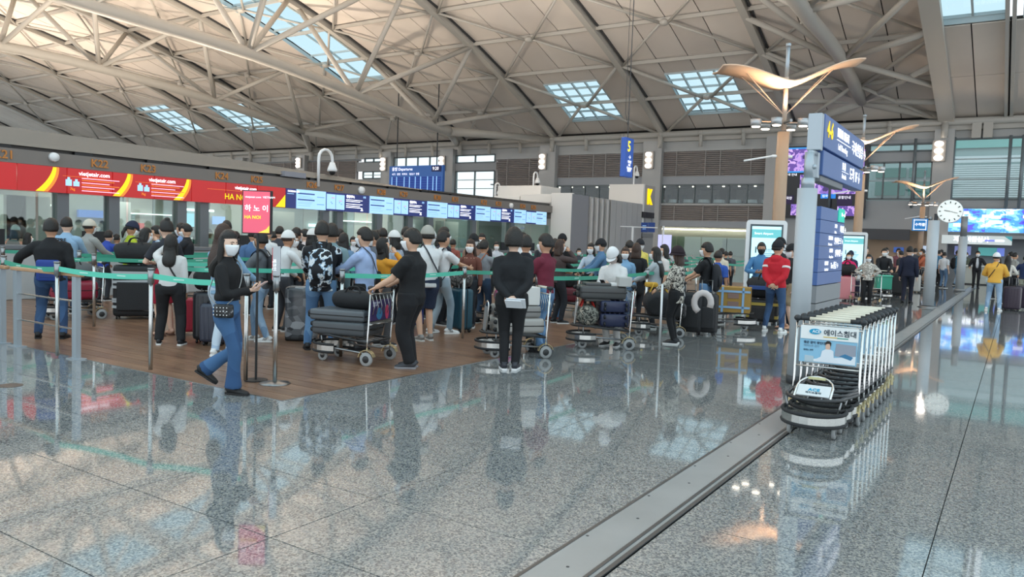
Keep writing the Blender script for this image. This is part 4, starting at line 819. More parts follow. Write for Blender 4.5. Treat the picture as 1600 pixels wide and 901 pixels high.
# sign plate on the last one, tall pink sign
mb = MB(); mb.box((0, 0, 1.25), (.075, .03, .36), rz=R(40)); sp = mb.build('sign_plate', mat('#b7bcc0', .3, .5), fpost); mb = MB(); mb.box((-.012, -.02, 1.25), (.045, .012, .33), rz=R(40)); mb.build('red_face', mat('#cf3a44', .5), sp)
text('체크인', .045, fr((-.005, -.03, 1.3), (0, 0, -1), (math.cos(R(40)), math.sin(R(40)), 0)), TWs, sp, align='LEFT')
ps = empty('tall_pink_sign', (-6.69, 5.40, 0), R(35), 'tall pink destination sign on a thin black pole beside the walking woman', 'sign')
mb = MB(); mb.tube([(.01, 0, 0), (.01, 0, 1.56)], .013, 8); mb.tube([(.01, 0, 0), (.01, 0, .012)], .12, 20); mb.build('pole', BLACKP, ps); mb = MB(); mb.bb((-.15, -.015, 1.55), (.155, .02, 2.0)); mb.build('frame', BLACKP, ps)
mb = MB(); mb.bb((-.14, -.022, 1.56), (.135, -.014, 1.99)); fc = mb.build('sign_face', mat('#f2647c', .45, emit=.25), ps); X = lambda x, z: fr((x, -.026, z), (1, 0, 0), (0, 0, 1))
text('vietjetair.com  VIETNAM', .03, X(-.12, 1.93), TWs, fc); text('하 노 이', .075, X(-.125, 1.81), TWs, fc, bold=.001); text('HA NOI', .048, X(-.125, 1.72), mat('#ffe14a', emit=.5), fc, bold=.001)
mb = MB(); mb.prism([(.02, 1.562), (.134, 1.562), (.134, 1.64), (.1, 1.6)], .004, 1, 0, (0, -.026, 0)); mb.build('yellow_corner', mat('#f5e25a', emit=.3), fc)
lanes = [(-5.62, 5.5, 20, 3.85), (-7.15, 7.1, 33, 2.6), (-8.7, 6.6, 33, 2.6), (-10.25, 6.9, 33, 2.6), (-11.8, 6.5, 33, 2.6), (-13.35, 7.1, 33, 2.6), (-14.9, 6.6, 33, 2.6)]
for li, (x, y0, y1, st) in enumerate(lanes):
    ys2 = list(np.arange(y0, y1, st)); 
    for k, y in enumerate(ys2):
        nb = []
        if k+1 < len(ys2) and not (li == 0 and k < 1): nb.append((x, ys2[k+1]))
        if li and k in (0, len(ys2)-1) and (li % 2 == (0 if k == 0 else 1)) and li < 6: nb.append((lanes[li+1][0], ys2[k]))
        if li == 0 and k == 0: continue
        qpost(x, y, ['barrier post on the granite edge beside the maroon-shirted man', 'barrier post in the first inner queue lane', 'barrier post in the second inner queue lane', 'barrier post in the third inner queue lane', 'barrier post in the fourth inner queue lane', 'barrier post in the fifth inner queue lane', 'barrier post in the lane nearest the counters'][li]+', number %s from its near end' % ['one', 'two', 'three', 'four', 'five', 'six', 'seven', 'eight', 'nine', 'ten', 'eleven', 'twelve'][k], nb)
for k, (px, py) in enumerate(((1125, 548), (1043, 600))):
    pass
for k, (px, py) in enumerate(((1032, 555), (1113, 520), (1128, 500), (1165, 490), (1235, 500))):
    pass
# left rail with timber handrail
def rail(x0, x1, y, lab, posts):
    t = empty('handrail', (x0, y, 0), 0, lab, 'railing', 'timber topped rails'); L = x1-x0
    mb = MB(); mb.bb((-.12, -.035, .97), (L+.12, .035, 1.015)); mb.build('timber_rail', wood('rw', '#a8805f', '#c79d78'), t, bevel=.012)
    for p in posts:
        mb = MB(); mb.bb((p-.045, -.03, 0), (p+.045, .03, .97)); mb.bb((p-.1, -.07, 0), (p+.1, .07, .012)); mb.build('post', SLV, t)
    for z in (.35, .68): mb = MB(); mb.tube([(posts[0], 0, z), (posts[-1], 0, z)], .011, 8); mb.build('wire_rod', STEEL, t)
rail(-10.6, -9.2, 4.86, 'timber-topped metal rail left of the man in black, nearer the camera', [0, 1.40])
rail(-13.2, -10.98, 4.86, 'timber-topped metal rail cut off by the left edge', [0, 1.1, 2.2])

# ================================================================= LUGGAGE TROLLEYS
CREAM = mat('#d8d2bf', .5); BLKT = mat('#2b2c2e', .4)
def wheel(mb, c, r, w=.03, mi=0):
    mb.loft([np.array(c)-(w/2, 0, 0), np.array(c)-(w/2*.6, 0, 0), np.array(c)+(w/2*.6, 0, 0), np.array(c)+(w/2, 0, 0)], [r*.86, r, r, r*.86], U=(0, 1, 0), n=18, mi=mi)
def make_trolley(label, loc_, rz, arch='up', group='luggage trolleys in the queue', sign=None, blackbar=False, archc='#cfd3d4'):
    t = empty('luggage_trolley', loc_, rz, label, 'trolley', group)
    w = .285; wr = .235
    for s in (-1, 1):
        mb = MB(); mb.tube([(s*w, -.38, .13), (s*w, -.385, .3), (s*w, -.42, .93)], .0115, 10); mb.build('upright_tube', CHROME, t, True)
        mb = MB(); mb.sphere((s*w, -.42, .945), (.035, .045, .03), 10, 6); mb.tube([(s*w*1.0, -.42, .945), (s*w*.62, -.425, .945)], .021, 8); mb.build('handle_grip', mat('#25282c', .5), t, True)
    mb = MB(); mb.loft([(-w*.62, -.425, .945), (w*.62, -.425, .945)], [.028, .028], [.017, .017], U=(0, 1, 0), n=10); mb.build('handle_bar', BLKT if blackbar else CREAM, t, True)
    mb = MB()
    for z in (.865, .50): mb.tube([(-w, -.405, z), (w, -.405, z)], .009, 8)
    for k in range(6): x = -w+.09*k+.04; mb.tube([(x, -.41, .865), (x, -.45, .72), (x, -.425, .62)], .0045, 5)
    mb.build('wire_basket', STEEL, t, True)
    mb = MB(); n = 9; P = [(-w, -.38, .285), (-wr, .12, .325)]
    for k in range(n+1): a = PI-PI*k/n; P.append((wr*math.cos(a), .18+.27*math.sin(a), .335))
    P += [(wr, .12, .325), (w, -.38, .285)]; mb.tube(P, .016, 8); mb.tube([(-w, -.38, .285), (w, -.38, .285)], .013, 8); mb.build('platform_ring', BLKT, t, True)
    for k in range(4): x = -.165+.11*k; mb = MB(); mb.tube([(x, -.38, .28), (x, .18+.27*math.sqrt(max(0, 1-(x/w)**2))-.02, .33)], .007, 6); mb.build('platform_bar', STEELD, t, True)
    for k in range(2): y = -.1+.22*k; mb = MB(); mb.tube([(-wr, y, .305), (wr, y, .305)], .008, 6); mb.build('platform_bar', STEELD, t, True)
    mb = MB(); P = []
    for k in range(15): a = PI*1.12-PI*1.24*k/14; P.append((.25*math.cos(a), .22+.285*math.sin(a), .17))
    V = []; f = []
    for (x, y, z) in P:
        d = np.array((x, y-.22)); d /= np.linalg.norm(d)
        for (rr, zz) in ((0, -.035), (.012, -.035), (.012, .035), (0, .035)): V.append((x+d[0]*rr, y+d[1]*rr, z+zz))
    for i in range(len(P)-1):
        for j in range(4): f.append((i*4+j, i*4+(j+1) % 4, i*4+4+(j+1) % 4, i*4+4+j))
    mb.add(V, f); mb.build('steel_bumper_band', mat('#d4d4d0', .25, 1), t)
    for zz in (.122, .215): mb = MB(); mb.tube([(x*1.03, .22+(y-.22)*1.03, zz) for x, y, z in P], .017, 8); mb.build('rubber_bumper', RUBBER, t, True)
    for s in (-1, 1):
        mb = MB(); mb.tube([(s*w, -.38, .15), (s*.22, .05, .17), (s*.235, .2, .19)], .014, 8); mb.tube([(s*.2, .3, .2), (s*.22, .3, .32)], .01, 6); mb.build('chassis_tube', STEELD, t, True)
        mb = MB(); wheel(mb, (s*(w+.01), -.38, .085), .085, .032, 0); wheel(mb, (s*(w+.01), -.38, .085), .05, .036, 1); mb.build('rear_wheel', [mat('#9d9f9f', .6), BLKT], t, True)
        mb = MB()
        for k in range(7):
            a = R(20+k*22)
            mb.box((s*w, -.38+.105*math.cos(a), .09+.105*math.sin(a)), (.06, .045, .008), rx=a+PI/2)
        mb.build('wheel_fender', mat('#c9b78e', .3, .7), t)
        mb = MB(); wheel(mb, (s*.18, .30, .066), .066, .03, 0); wheel(mb, (s*.18, .30, .066), .036, .033, 1); mb.bb((s*.18-.02, .28, .07), (s*.18+.02, .32, .15)); mb.build('front_wheel', [mat('#9d9f9f', .6), BLKT], t, True)
    if arch:
        up_ = arch == 'up'; hh, ww = (.42, .085) if up_ else (.30, .145); y0 = .40 if up_ else .38; z0 = .33 if up_ else .345
        th = R(4) if up_ else R(62)
        def A(x, h, o=0): return (x, y0-h*math.sin(th)+o*math.cos(th), z0+h*math.cos(th)+o*math.sin(th))
        P = [A(-ww, 0), A(-ww, hh-ww)]+[A(ww*math.cos(PI-PI*k/8), hh-ww+ww*math.sin(PI*k/8)) for k in range(1, 8)]+[A(ww, hh-ww), A(ww, 0)]
        mb = MB(); mb.tube(P, .009, 8); mb.build('arch_frame', CHROME, t, True)
        mb = MB(); V = [A(-ww+.012, .02), A(ww-.012, .02), A(ww-.012, hh-ww*.9), A(-ww+.012, hh-ww*.9)]; V += [A(-ww+.012, .02, .006), A(ww-.012, .02, .006), A(ww-.012, hh-ww*.9, .006), A(-ww+.012, hh-ww*.9, .006)]
        mb.add(V, [(0, 1, 2, 3), (7, 6, 5, 4), (0, 4, 5, 1), (1, 5, 6, 2), (2, 6, 7, 3), (3, 7, 4, 0)]); ap = mb.build('arch_plate', mat(archc, .4), t)
        if not up_:
            o = np.array(A(0, .1, .008)); text('ACE', .05, fr(o, (-1, 0, 0), (0, -math.sin(th), math.cos(th))), mat('#1d9fc4'), ap, align='CENTER', bold=.001); o = np.array(A(0, .06, .008)); text('에이스침대', .028, fr(o, (-1, 0, 0), (0, -math.sin(th), math.cos(th))), mat('#2b4350'), ap, align='CENTER')
            mb = MB(); mb.box(A(.0, hh-.04, .012), (.14, .02, .02)); mb.build('cream_stop', mat('#cfcb9a', .5), t)
    if sign == 'bed':
        mb = MB(); mb.bb((-.25, -.400, .54), (.25, -.392, .87)); p = mb.build('poster_panel', mat('#8fc4e0', .5), t)
        mb = MB(); mb.bb((-.255, -.392, .76), (.245, -.384, .885)); mb.build('title_panel', mat('#eef1f0', .5), p)
        X = lambda x, z, o=.004: fr((-x, -.384+o-.001, z), (-1, 0, 0), (0, 0, 1))
        text('에이스침대', .062, X(-.045, .825), mat('#2c3a4a'), p, bold=.0008); text('ACE', .036, X(-.142, .832, .008), mat('#f4fbff'), p, bold=.0008)
        mb = MB(); mb.loft([(.118, -.384, .832), (.118, -.378, .832)], [.052, .052], [.026, .026], U=(1, 0, 0), n=20); mb.build('oval_logo', mat('#159ac4', .5), p)
        mb = MB(); mb.bb((-.075, -.384, .784), (.045, -.381, .791)); mb.build('yellow_underline', mat('#d9b53c'), p); mb = MB(); mb.bb((-.17, -.384, .781), (-.075, -.381, .789)); mb.build('green_underline', mat('#2f9a8a'), p)
        X2 = lambda x, z: fr((-x, -.389, z), (-1, 0, 0), (0, 0, 1)); text('좋은 잠이 쌓인다', .027, X2(-.215, .725), mat('#33506a'), p, bold=.0006); text('에이스로 간다', .024, X2(-.215, .695), mat('#8fb0c4'), p); text('침대는 과학', .018, X2(-.215, .655), mat('#33506a'), p)
        def fl(pts, c, nm, o): m_ = MB(); m_.prism([(-a, b) for a, b in pts], .0015, 1, 0, (0, -.391+o, 0)); return m_.build(nm, mat(c, .6), p)
        fl([(.06, .62), (.24, .60), (.24, .73), (.07, .735)], '#9aa0ad', 'printed_headboard', .001); fl([(-.12, .55), (.24, .55), (.24, .63), (.05, .60), (-.12, .575)], '#e8f0f6', 'printed_bed', .002); fl([(.1, .62), (.2, .59), (.22, .62), (.15, .645)], '#3f7fa8', 'printed_pillow', .003)
        fl([(-.2, .545), (-.12, .545), (-.12, .6), (-.2, .605)], '#b9cdd6', 'printed_table', .002)
        fl([(-.1, .55), (.11, .55), (.09, .58), (.055, .6), (.05, .66), (.025, .675), (-.02, .675), (-.05, .655), (-.06, .6), (-.1, .575)], '#e6edf3', 'printed_figure_shirt', .0035)
        fl([(-.02+.002, .675), (.018, .675), (.022, .72), (.005, .735), (-.015, .73), (-.022, .7)], '#e0b9a2', 'printed_figure_face', .0045); fl([(-.024, .71), (-.026, .735), (-.01, .752), (.012, .752), (.028, .735), (.024, .7), (.012, .728), (-.01, .725)], '#2a2522', 'printed_figure_hair', .0055)
    elif sign:
        c, c2_, c3_ = sign
        for yy in (-.400,):
            mb = MB(); mb.bb((-.24, yy, .54), (.24, yy+.012, .79)); p = mb.build('poster_panel', mat(c, .5), t)
            mb = MB(); mb.loft([(-.04, yy-.003, .62), (-.04, yy+.0, .62)], .072, U=(1, 0, 0), n=20); mb.build('round_print', mat(c2_, .5), p); mb = MB(); mb.loft([(.15, yy-.003, .63), (.15, yy+.0, .63)], [.045, .045], [.09, .09], U=(1, 0, 0), n=12); mb.build('side_print', mat(c3_, .5), p)
            text('WELCOME', .035, fr((-.2, yy-.002, .755), (1, 0, 0), (0, 0, 1)), mat('#d8dcf2'), p); text('공항 카트', .03, fr((-.2, yy-.002, .725), (1, 0, 0), (0, 0, 1)), mat('#d8dcf2'), p)
            mb = MB(); mb.bb((-.26, yy-.01, .50), (.26, yy+.02, .53)); mb.build('sign_rail', STEEL, t)
    return t
# the nested row of nine trolleys by the big sign
ordn = ['nearest, with the bed poster', 'second', 'third', 'fourth', 'fifth', 'sixth', 'seventh', 'eighth', 'farthest, last']
for i in range(9):
    y = 7.24+i*.262; x = -1.40+i*.002
    make_trolley('empty luggage trolley in the nested row by the sign, %s%s' % (ordn[i], '' if i in (0, 8) else ' from the camera'), (x, y, 0), PI+R(3), 'flat' if i == 0 else None, 'nested row of empty luggage trolleys', 'bed' if i == 0 else (('#9fc6dd', '#e8eef2', '#d0605a') if i % 3 == 1 else None))
# ================================================================= LUGGAGE
def rbox(mb, c, d, r=.04, mi=0, taper=0):
    x, y, z = np.array(d)/2; n = 4; pts = []
    for (sx_, sy, a0) in ((1, 1, 0), (-1, 1, 90), (-1, -1, 180), (1, -1, 270)):
        for k in range(n+1): a = R(a0+k*90/n); pts.append((sx_*(x-r)+r*math.cos(a), sy*(y-r)+r*math.sin(a)))
    pts = np.array(pts); V = []; lv = [(-z, 1-r/x*.6), (-z+r*.35, 1-r/x*.12), (-z+r, 1), (z-r, 1-taper), (z-r*.35, (1-r/x*.12)-taper), (z, (1-r/x*.6)-taper)]
    for zz, s in lv:
        for p in pts: V.append((p[0]*s, p[1]*(1-(1-s)*x/y*1.0 if y > r*1.5 else s), zz))
    k = len(pts); f = [tuple(range(k))[::-1], tuple(range(5*k, 6*k))]
    for i in range(5):
        for j in range(k): f.append((i*k+j, i*k+(j+1) % k, (i+1)*k+(j+1) % k, (i+1)*k+j))
    V = np.array(V)+np.array(c); mb.add(V, f, mi)
def suitcase(lab, loc_, rz, w, d, h, c, lying=None, tape=None, handle=0, soft=False, group=None, ribs=True):
    """stands upright on its wheels; lying='flat' puts it down on its back"""
    t = empty('suitcase', loc_, rz, lab, 'suitcase', group)
    if lying: Mx = Matrix.Rotation(R(90), 3, 'X') if lying == 'flat' else Matrix.Rotation(R(90), 3, 'Y'); 
    off = np.array((0, 0, .05+h/2))
    m_body = mat(c, .6 if soft else .35, 0, bump=.3 if soft else 0, bscale=60)
    def put(mb, name, m, sm=True):
        if lying:
            if lying == 'flat': V = [(np.column_stack([v[:, 0], -(v[:, 2]-off[2]), v[:, 1]+d/2])) for v in mb.v]
            else: V = [(np.column_stack([v[:, 2]-off[2], v[:, 0]*0+v[:, 1], v[:, 0]+w/2])) for v in mb.v]
            mb.v = V
        return mb.build(name, m, t, sm)
    mb = MB(); rbox(mb, off, (w, d, h), min(.06, d*.22)); b = put(mb, 'shell', m_body)
    if ribs and not soft:
        for s in (-1, 1):
            for k in range(5): x = -w/2+w*(k+1)/6; mb = MB(); mb.bb((x-.012, s*(d/2)-.004, off[2]-h*.42), (x+.012, s*(d/2)+.006, off[2]+h*.42)); put(mb, 'rib', m_body, False)
    else:
        for s in (-1, 1):
            mb = MB(); rbox(mb, (0, s*(d/2+.015), off[2]-h*.1), (w*.8, .05, h*.55), .02); put(mb, 'pocket', m_body)
    mb = MB(); mb.bb((-w/2-.004, -.006, .06), (w/2+.004, .006, h+.04)); mb.bb((-w/2+.02, -.006, h+.04), (w/2-.02, .006, h+.054)); put(mb, 'zip_seam', mat('#111214', .5), False)
    for s in (-1, 1):
        mb = MB(); wheel(mb, (s*(w/2-.06), -d/2+.05, .03), .03, .025); wheel(mb, (s*(w/2-.06), d/2-.05, .03), .03, .025); put(mb, 'wheel', BLACKP)
    mb = MB(); mb.tube([(-.08, 0, h+.05), (-.08, 0, h+.08), (.08, 0, h+.08), (.08, 0, h+.05)], .011, 6); put(mb, 'carry_handle', BLACKP)
    if handle:
        mb = MB(); mb.tube([(-.09, -d/2+.04, h), (-.09, -d/2+.04, h+handle), (.09, -d/2+.04, h+handle), (.09, -d/2+.04, h)], .009, 6); put(mb, 'pull_handle', STEELD)
    if tape:
        for k, (z, tl) in enumerate(tape[1]):
            mb = MB(); mb.box((0, 0, off[2]+z*h/2), (w+.012, d+.012, tape[2]), ry=tl); put(mb, 'tape_band', mat(tape[0], .4), False)
    return t
def duffel(lab, loc_, rz, L, r, c, strap=None, group=None, name='duffel_bag', cat='bag'):
    t = empty(name, loc_, rz, lab, cat, group); mb = MB(); m = c if not isinstance(c, str) else mat(c, .8, bump=.5, bscale=14)
    mb.loft([(-L/2, 0, r*.85), (-L/2+.03, 0, r*.88), (-L/4, 0, r*.93), (0, 0, r*.9), (L/4, 0, r*.95), (L/2-.03, 0, r*.88), (L/2, 0, r*.85)], [r*.6, r*.9, r*1.02, r, r*1.03, r*.9, r*.6], [r*.55, r*.8, r*.93, r*.9, r*.94, r*.8, r*.55], U=(0, 1, 0), n=16, sub=2); mb.build('bag_body', m, t, True)
    for s in (-1, 1): mb = MB(); mb.tube([(-L*.2, s*r*.7, r*1.4), (-L*.12, s*r*.4, r*2.15), (L*.12, s*r*.4, r*2.15), (L*.2, s*r*.7, r*1.4)], .012, 6, sub=3); mb.build('strap', mat(strap or '#1a1b1d', .8), t, True)
    mb = MB(); mb.tube([(-L*.42, 0, r*1.72), (0, 0, r*1.8), (L*.42, 0, r*1.75)], .006, 5); mb.build('zip', mat('#77797c', .4, .6), t)
    return t
def at(T, x, y, z): # world point from trolley local
    c, s = math.cos(T.rotation_euler[2]), math.sin(T.rotation_euler[2]); l = T.location; return (l[0]+c*x-s*y, l[1]+s*x+c*y, l[2]+z)
def HD(px, phi):   # world rotation for something heading phi deg clockwise from 'away', seen at pixel column px
    d = ray(px, 400); return math.atan2(d[1], d[0])-PI/2-R(phi)
# trolley A
g = G(591, 567); hA = HD(580, -60); TA = make_trolley('luggage trolley loaded with dark grey suitcases pushed by the man in black tee', (g[0]-math.sin(hA)*.38, g[1]+math.cos(hA)*.38, 0), hA, None, sign=('#3a2a63', '#3f8fc0', '#d8436a'), blackbar=True)
ra = TA.rotation_euler[2]
suitcase('dark grey ribbed suitcase lying lowest on the trolley of the man in black tee', at(TA, 0, .06, .335), ra, .50, .17, .74, '#4b5054', 'flat')
suitcase('slate grey suitcase lying second on the trolley of the man in black tee', at(TA, 0, .10, .515), ra+R(4), .48, .13, .74, '#5b6166', 'flat')
duffel('black soft bag lying on top of the grey suitcases beside the man in black tee', at(TA, 0, -.04, .65), ra+R(90), .58, .125, '#202124')
tg = empty('luggage_tag', at(TA, .27, .20, .34), ra, 'white airline baggage tag hanging from the grey suitcases', 'tag'); mb = MB(); mb.box((0.02, 0, .0), (.004, .05, .26), rx=R(8)); mb.build('paper', WHITE, tg)
# trolley B
g = G(788, 560); TB = make_trolley('luggage trolley with tall white arch between the two men in black', (g[0]-.08, g[1]+.3, 0), HD(788, -108), 'up', archc='#8d9092'); rb_ = TB.rotation_euler[2]
suitcase('silver suitcase lying under the red pouch on the trolley behind the man in black', at(TB, 0, -.05, .33), rb_, .46, .2, .66, '#a9a6a1', 'flat'); suitcase('grey hard suitcase lying beside the tall white arch', at(TB, 0, -.03, .54), rb_, .42, .16, .6, '#8d8b88', 'flat'); duffel('red pouch lying on the silver suitcases', at(TB, 0, .08, .71), rb_+R(90), .26, .06, '#c63a34')
bx = empty('white_carton', at(TB, 0, -.22, .71), rb_, 'white carton standing on the trolley behind the man in black', 'box'); mb = MB(); rbox(mb, (0, 0, .12), (.4, .18, .24), .01); mb.build('carton', mat('#d9d8d4', .6), bx)
# trolley C
g = G(930, 545); TC = make_trolley('luggage trolley with patterned bag in front of the white-hooded woman', (g[0]-.05, g[1]+.25, 0), HD(930, -100), 'up'); rc_ = TC.rotation_euler[2]
suitcase('navy suitcase lying lowest on the trolley of the white-hooded woman', at(TC, .0, -.17, .33), rc_+R(90), .44, .2, .44, '#242c4a', 'flat'); suitcase('navy suitcase lying second on the trolley of the white-hooded woman', at(TC, .0, -.17, .55), rc_+R(90), .44, .17, .44, '#28304e', 'flat')
duffel('patterned bag with red straps beside the white arch', at(TC, .0, .22, .33), rc_, .42, .17, pattern('camo', ['#4a4d48', '#8b8a80', '#2e302d', '#a79f90'], 14, 'noise', [0, .42, .52, .6]), '#d0342c')
suitcase('charcoal hard suitcase lying on top of the navy suitcases', at(TC, .0, .02, .74), rc_, .44, .2, .7, '#4a4b4b', 'flat', ribs=False)
bx = empty('grey_carton', at(TC, 0, -.3, .95), rc_, 'pale grey box on top of the trolley of the white-hooded woman', 'box'); mb = MB(); rbox(mb, (0, 0, .06), (.5, .2, .14), .012); mb.build('carton', mat('#b9b9b6', .5), bx)
# trolley D
g = G(1030, 530); TD = make_trolley('luggage trolley with pink arch plate and black bags', (g[0]-.3, g[1]+.55, 0), HD(1030, -95), 'up', archc='#e0899c', sign=('#5fb4dc', '#d8eef7', '#d8436a')); rd = TD.rotation_euler[2]
duffel('big black duffel with yellow strap on the pink-arch trolley', at(TD, 0, -.02, .34), rd, .62, .25, '#26272a', '#caa23a'); mb = MB(); mb.loft([at(TD, 0, 0, .6), at(TD, 0, .0, .9)], .02)
yb_ = empty('yellow_pouch', at(TD, .1, .1, .83), rd, 'mustard yellow pouch lying on the black duffel', 'bag'); mb = MB(); rbox(mb, (0, 0, .04), (.3, .22, .08), .03); mb.build('pouch', mat('#c79a34', .8), yb_)
suitcase('black suitcase lying across the rear of the pink-arch trolley', at(TD, 0, -.24, .33), rd+R(90), .5, .26, .5, '#2b2b2d', 'flat')
# trolley E
g = G(1118, 520); TE = make_trolley('luggage trolley carrying a taped cardboard box behind the man in black with backpack', (g[0]-.05, g[1]+.9, 0), HD(1118, 95), None); re_ = TE.rotation_euler[2]
bx = empty('cardboard_box', at(TE, 0, .08, .34), re_, 'large cardboard box bound with blue and white tape', 'box'); mb = MB(); rbox(mb, (0, 0, .24), (.48, .62, .48), .008); mb.build('carton', mat('#a8843f', .7), bx)
for (a, b) in (((.25, -.2, .24), (.008, .04, .48)), ((.25, .18, .24), (.008, .04, .48)), ((.25, 0, .4), (.008, .62, .04)), ((.25, 0, .1), (.008, .62, .04))): mb = MB(); mb.box(a, b); mb.build('blue_tape', mat('#8fb6d8', .4), bx)
for z in (.32, .16): mb = MB(); mb.box((.248, 0, z), (.008, .2, .1)); mb.build('printed_label', mat('#8a6f66', .6), bx)
# luggage trolley F behind, G at left
g = G(930, 480); TF = make_trolley('luggage trolley with narrow white arch beyond the navy suitcases', (-8.0, 14.2, 0), HD(905, -90), 'up', archc='#d2b9a0'); suitcase('maroon suitcase on the trolley beyond the navy suitcases', at(TF, 0, -.05, .33), TF.rotation_euler[2], .5, .3, .66, '#6e2430', 'flat'); duffel('black bag beside the maroon suitcase', at(TF, 0, -.2, .62), TF.rotation_euler[2], .5, .16, '#2a2b2d')
TG_ = make_trolley('luggage trolley with the dark red suitcase beyond the left railing', (-13.2, 6.9, 0), HD(50, -100), None); suitcase('dark red suitcase on the trolley beyond the left railing', at(TG_, 0, 0, .33), TG_.rotation_euler[2]+R(0), .46, .3, .7, '#8c2238', 'flat'); duffel('grey striped bag on top of the dark red suitcase', at(TG_, 0, 0, .63), TG_.rotation_euler[2]+R(90), .6, .17, '#5c6062')
TH = make_trolley('luggage trolley in front of the woman in the grey tee', (-7.9, 12.0, 0), HD(750, -90), None); duffel('purple and pink bag on the trolley behind the tall white arch', at(TH, 0, 0, .34), TH.rotation_euler[2], .5, .2, pattern('floralbag', ['#3b2f78', '#c0347c', '#3a9c8c', '#e26aa0'], 9, 'noise', [0, .44, .54, .6])); duffel('brown grey bag on top of the purple bag', at(TH, 0, 0, .68), TH.rotation_euler[2], .5, .13, '#6b625e')
# standing suitcases
g = G(186, 500); suitcase('big black suitcase bound with rows of grey tape', (g[0]-.1, g[1]+.35, 0), HD(190, 8), .66, .38, .86, '#1d1f22', None, ('#b5b8ba', [(.72, R(0)), (.38, R(-2)), (.12, R(3)), (-.3, R(-3)), (-.42, R(2)), (-.68, R(5))], .045), soft=True)
duffel('black bag resting on the taped black suitcase', (g[0]-.1, g[1]+.35, .93), HD(190, 95-90), .62, .2, '#1f2022')
g = G(300, 538); suitcase('black hard suitcase right of the woman in the white blouse', (g[0], g[1]+.28, 0), HD(300, 15), .42, .27, .66, '#2a2c31', handle=.2)
duffel('black bag resting on the hard black suitcase', (g[0], g[1]+.28, .73), HD(300, 5), .42, .15, '#1c1d1f')
suitcase('dark blue-grey suitcase between the legs of the woman in the white blouse', (G(277, 545)[0], G(277, 545)[1]+.55, 0), HD(277, 15), .34, .24, .52, '#363b4a')
suitcase('red suitcase glimpsed behind the woman in the white blouse', (G(250, 527)[0], G(250, 527)[1]+.5, 0), HD(250, 0), .3, .2, .5, '#a3283a')
g = G(455, 533); t = empty('wrapped_luggage', (g[0], g[1]+.2, 0), HD(455, 10), 'suitcase wrapped in crinkled clear film behind the grey-jacketed man', 'suitcase'); mb = MB(); rbox(mb, (0, 0, .4), (.46, .32, .78), .06); mb.build('film_wrapped_shell', pattern('film', ['#3f4145', '#8b8e92', '#55575b', '#a9acb0', '#4b4e52'], 7, 'smooth', [.25, .45, .52, .6, .75], .12, 8, (1, 1, 1.6)), t, True)
mb = MB(); rbox(mb, (0, 0, .04), (.44, .3, .08), .03); mb.build('dark_base', BLACKP, t, True)
g = G(728, 520); suitcase('teal suitcase standing behind the man with the backpack', (g[0]-.2, g[1]+.1, 0), HD(728, 60), .44, .27, .68, '#1f4c5c', handle=.12); duffel('grey striped bag resting on the teal suitcase', (g[0]-.2, g[1]+.1, .74), HD(728, 10), .36, .15, pattern('stripes', ['#6d6c6a', '#3c3b3a', '#8f8d8a'], 16, 'noise', [0, .46, .56]))
suitcase('blue suitcase behind the legs of the man in navy shorts', (G(655, 520)[0]-.6, G(655, 520)[1]+.5, 0), HD(655, 0), .42, .26, .6, '#2b3f86')
g = G(1068, 524); suitcase('black suitcase standing nearest the person in the patterned shirt', (g[0], g[1]+.3, 0), HD(1068, 10), .42, .28, .7, '#262729', handle=.2, soft=True)
g = G(1090, 526); suitcase('black suitcase in front of the man with the black backpack', (g[0], g[1]+.42, 0), HD(1090, 10), .38, .28, .68, '#2b2b2d', handle=.3, soft=True)
np_ = empty('neck_pillow', (G(1085, 540)[0]-.02, G(1085, 540)[1]+.35, .52), HD(1085, 5), 'white U-shaped neck pillow hanging on the black suitcases', 'pillow'); mb = MB(); mb.tube([(.13*math.sin(a), -.05+.03*math.sin(a), .15+.16*math.cos(a)) for a in np.linspace(-.75*PI, .75*PI, 12)-.3], .052, 10); mb.build('cushion', mat('#d9d0cc', .9), np_, True)
g = G(1180, 508)
suitcase('black trunk with yellow tape, lower of the stack by the denim-shirted man', (g[0], g[1]+.5, 0), HD(1180, 5), .62, .4, .46, '#2a2a2c', None, ('#b8a24c', [(.6, 0), (-.55, 0)], .06), soft=True); duffel('black duffel with a blue stripe on top of the taped trunk', (g[0], g[1]+.5, .53), HD(1180, 5), .62, .24, '#222326'); mb = MB()
st_ = empty('blue_stripe_pouch', (g[0]-.02, g[1]+.22, .72), HD(1180, 5), 'blue flat pouch strapped on the black duffel', 'bag'); mb = MB(); rbox(mb, (0, 0, .04), (.42, .05, .08), .012); mb.build('pouch', mat('#31518f', .6), st_)
# right-hand background luggage
for (lab, px, py, w, d, h, c, H_) in (('pink suitcase on the floor beside the pink-hooded person', 1319, 470, .5, .3, .72, '#d98f96', 0), ('black suitcase between the suited man and the black-shirted man', 1400, 464, .55, .35, .8, '#1e1f22', 0), ('silver suitcase right of the suited man', 1428, 457, .4, .28, .66, '#b9b8b4', .2), ('dark purple suitcase at the right edge, left one', 1580, 486, .44, .32, .66, '#3b2f3c', .3), ('dark purple suitcase at the right edge, right one', 1594, 484, .4, .3, .66, '#33293a', .3), ('navy case beside the white-hooded woman on the right', 1338, 470, .3, .3, .6, '#1c2540', 0)):
    g = G(px, py); suitcase(lab, (g[0], g[1]+.2, 0), HD(px, 8), w, d, h, c, handle=H_, soft=c in ('#1e1f22',))
duffel('black bag resting on the pink suitcase', (G(1319, 470)[0], G(1319, 470)[1]+.2, .79), HD(1319, 5), .46, .2, '#1f2023')
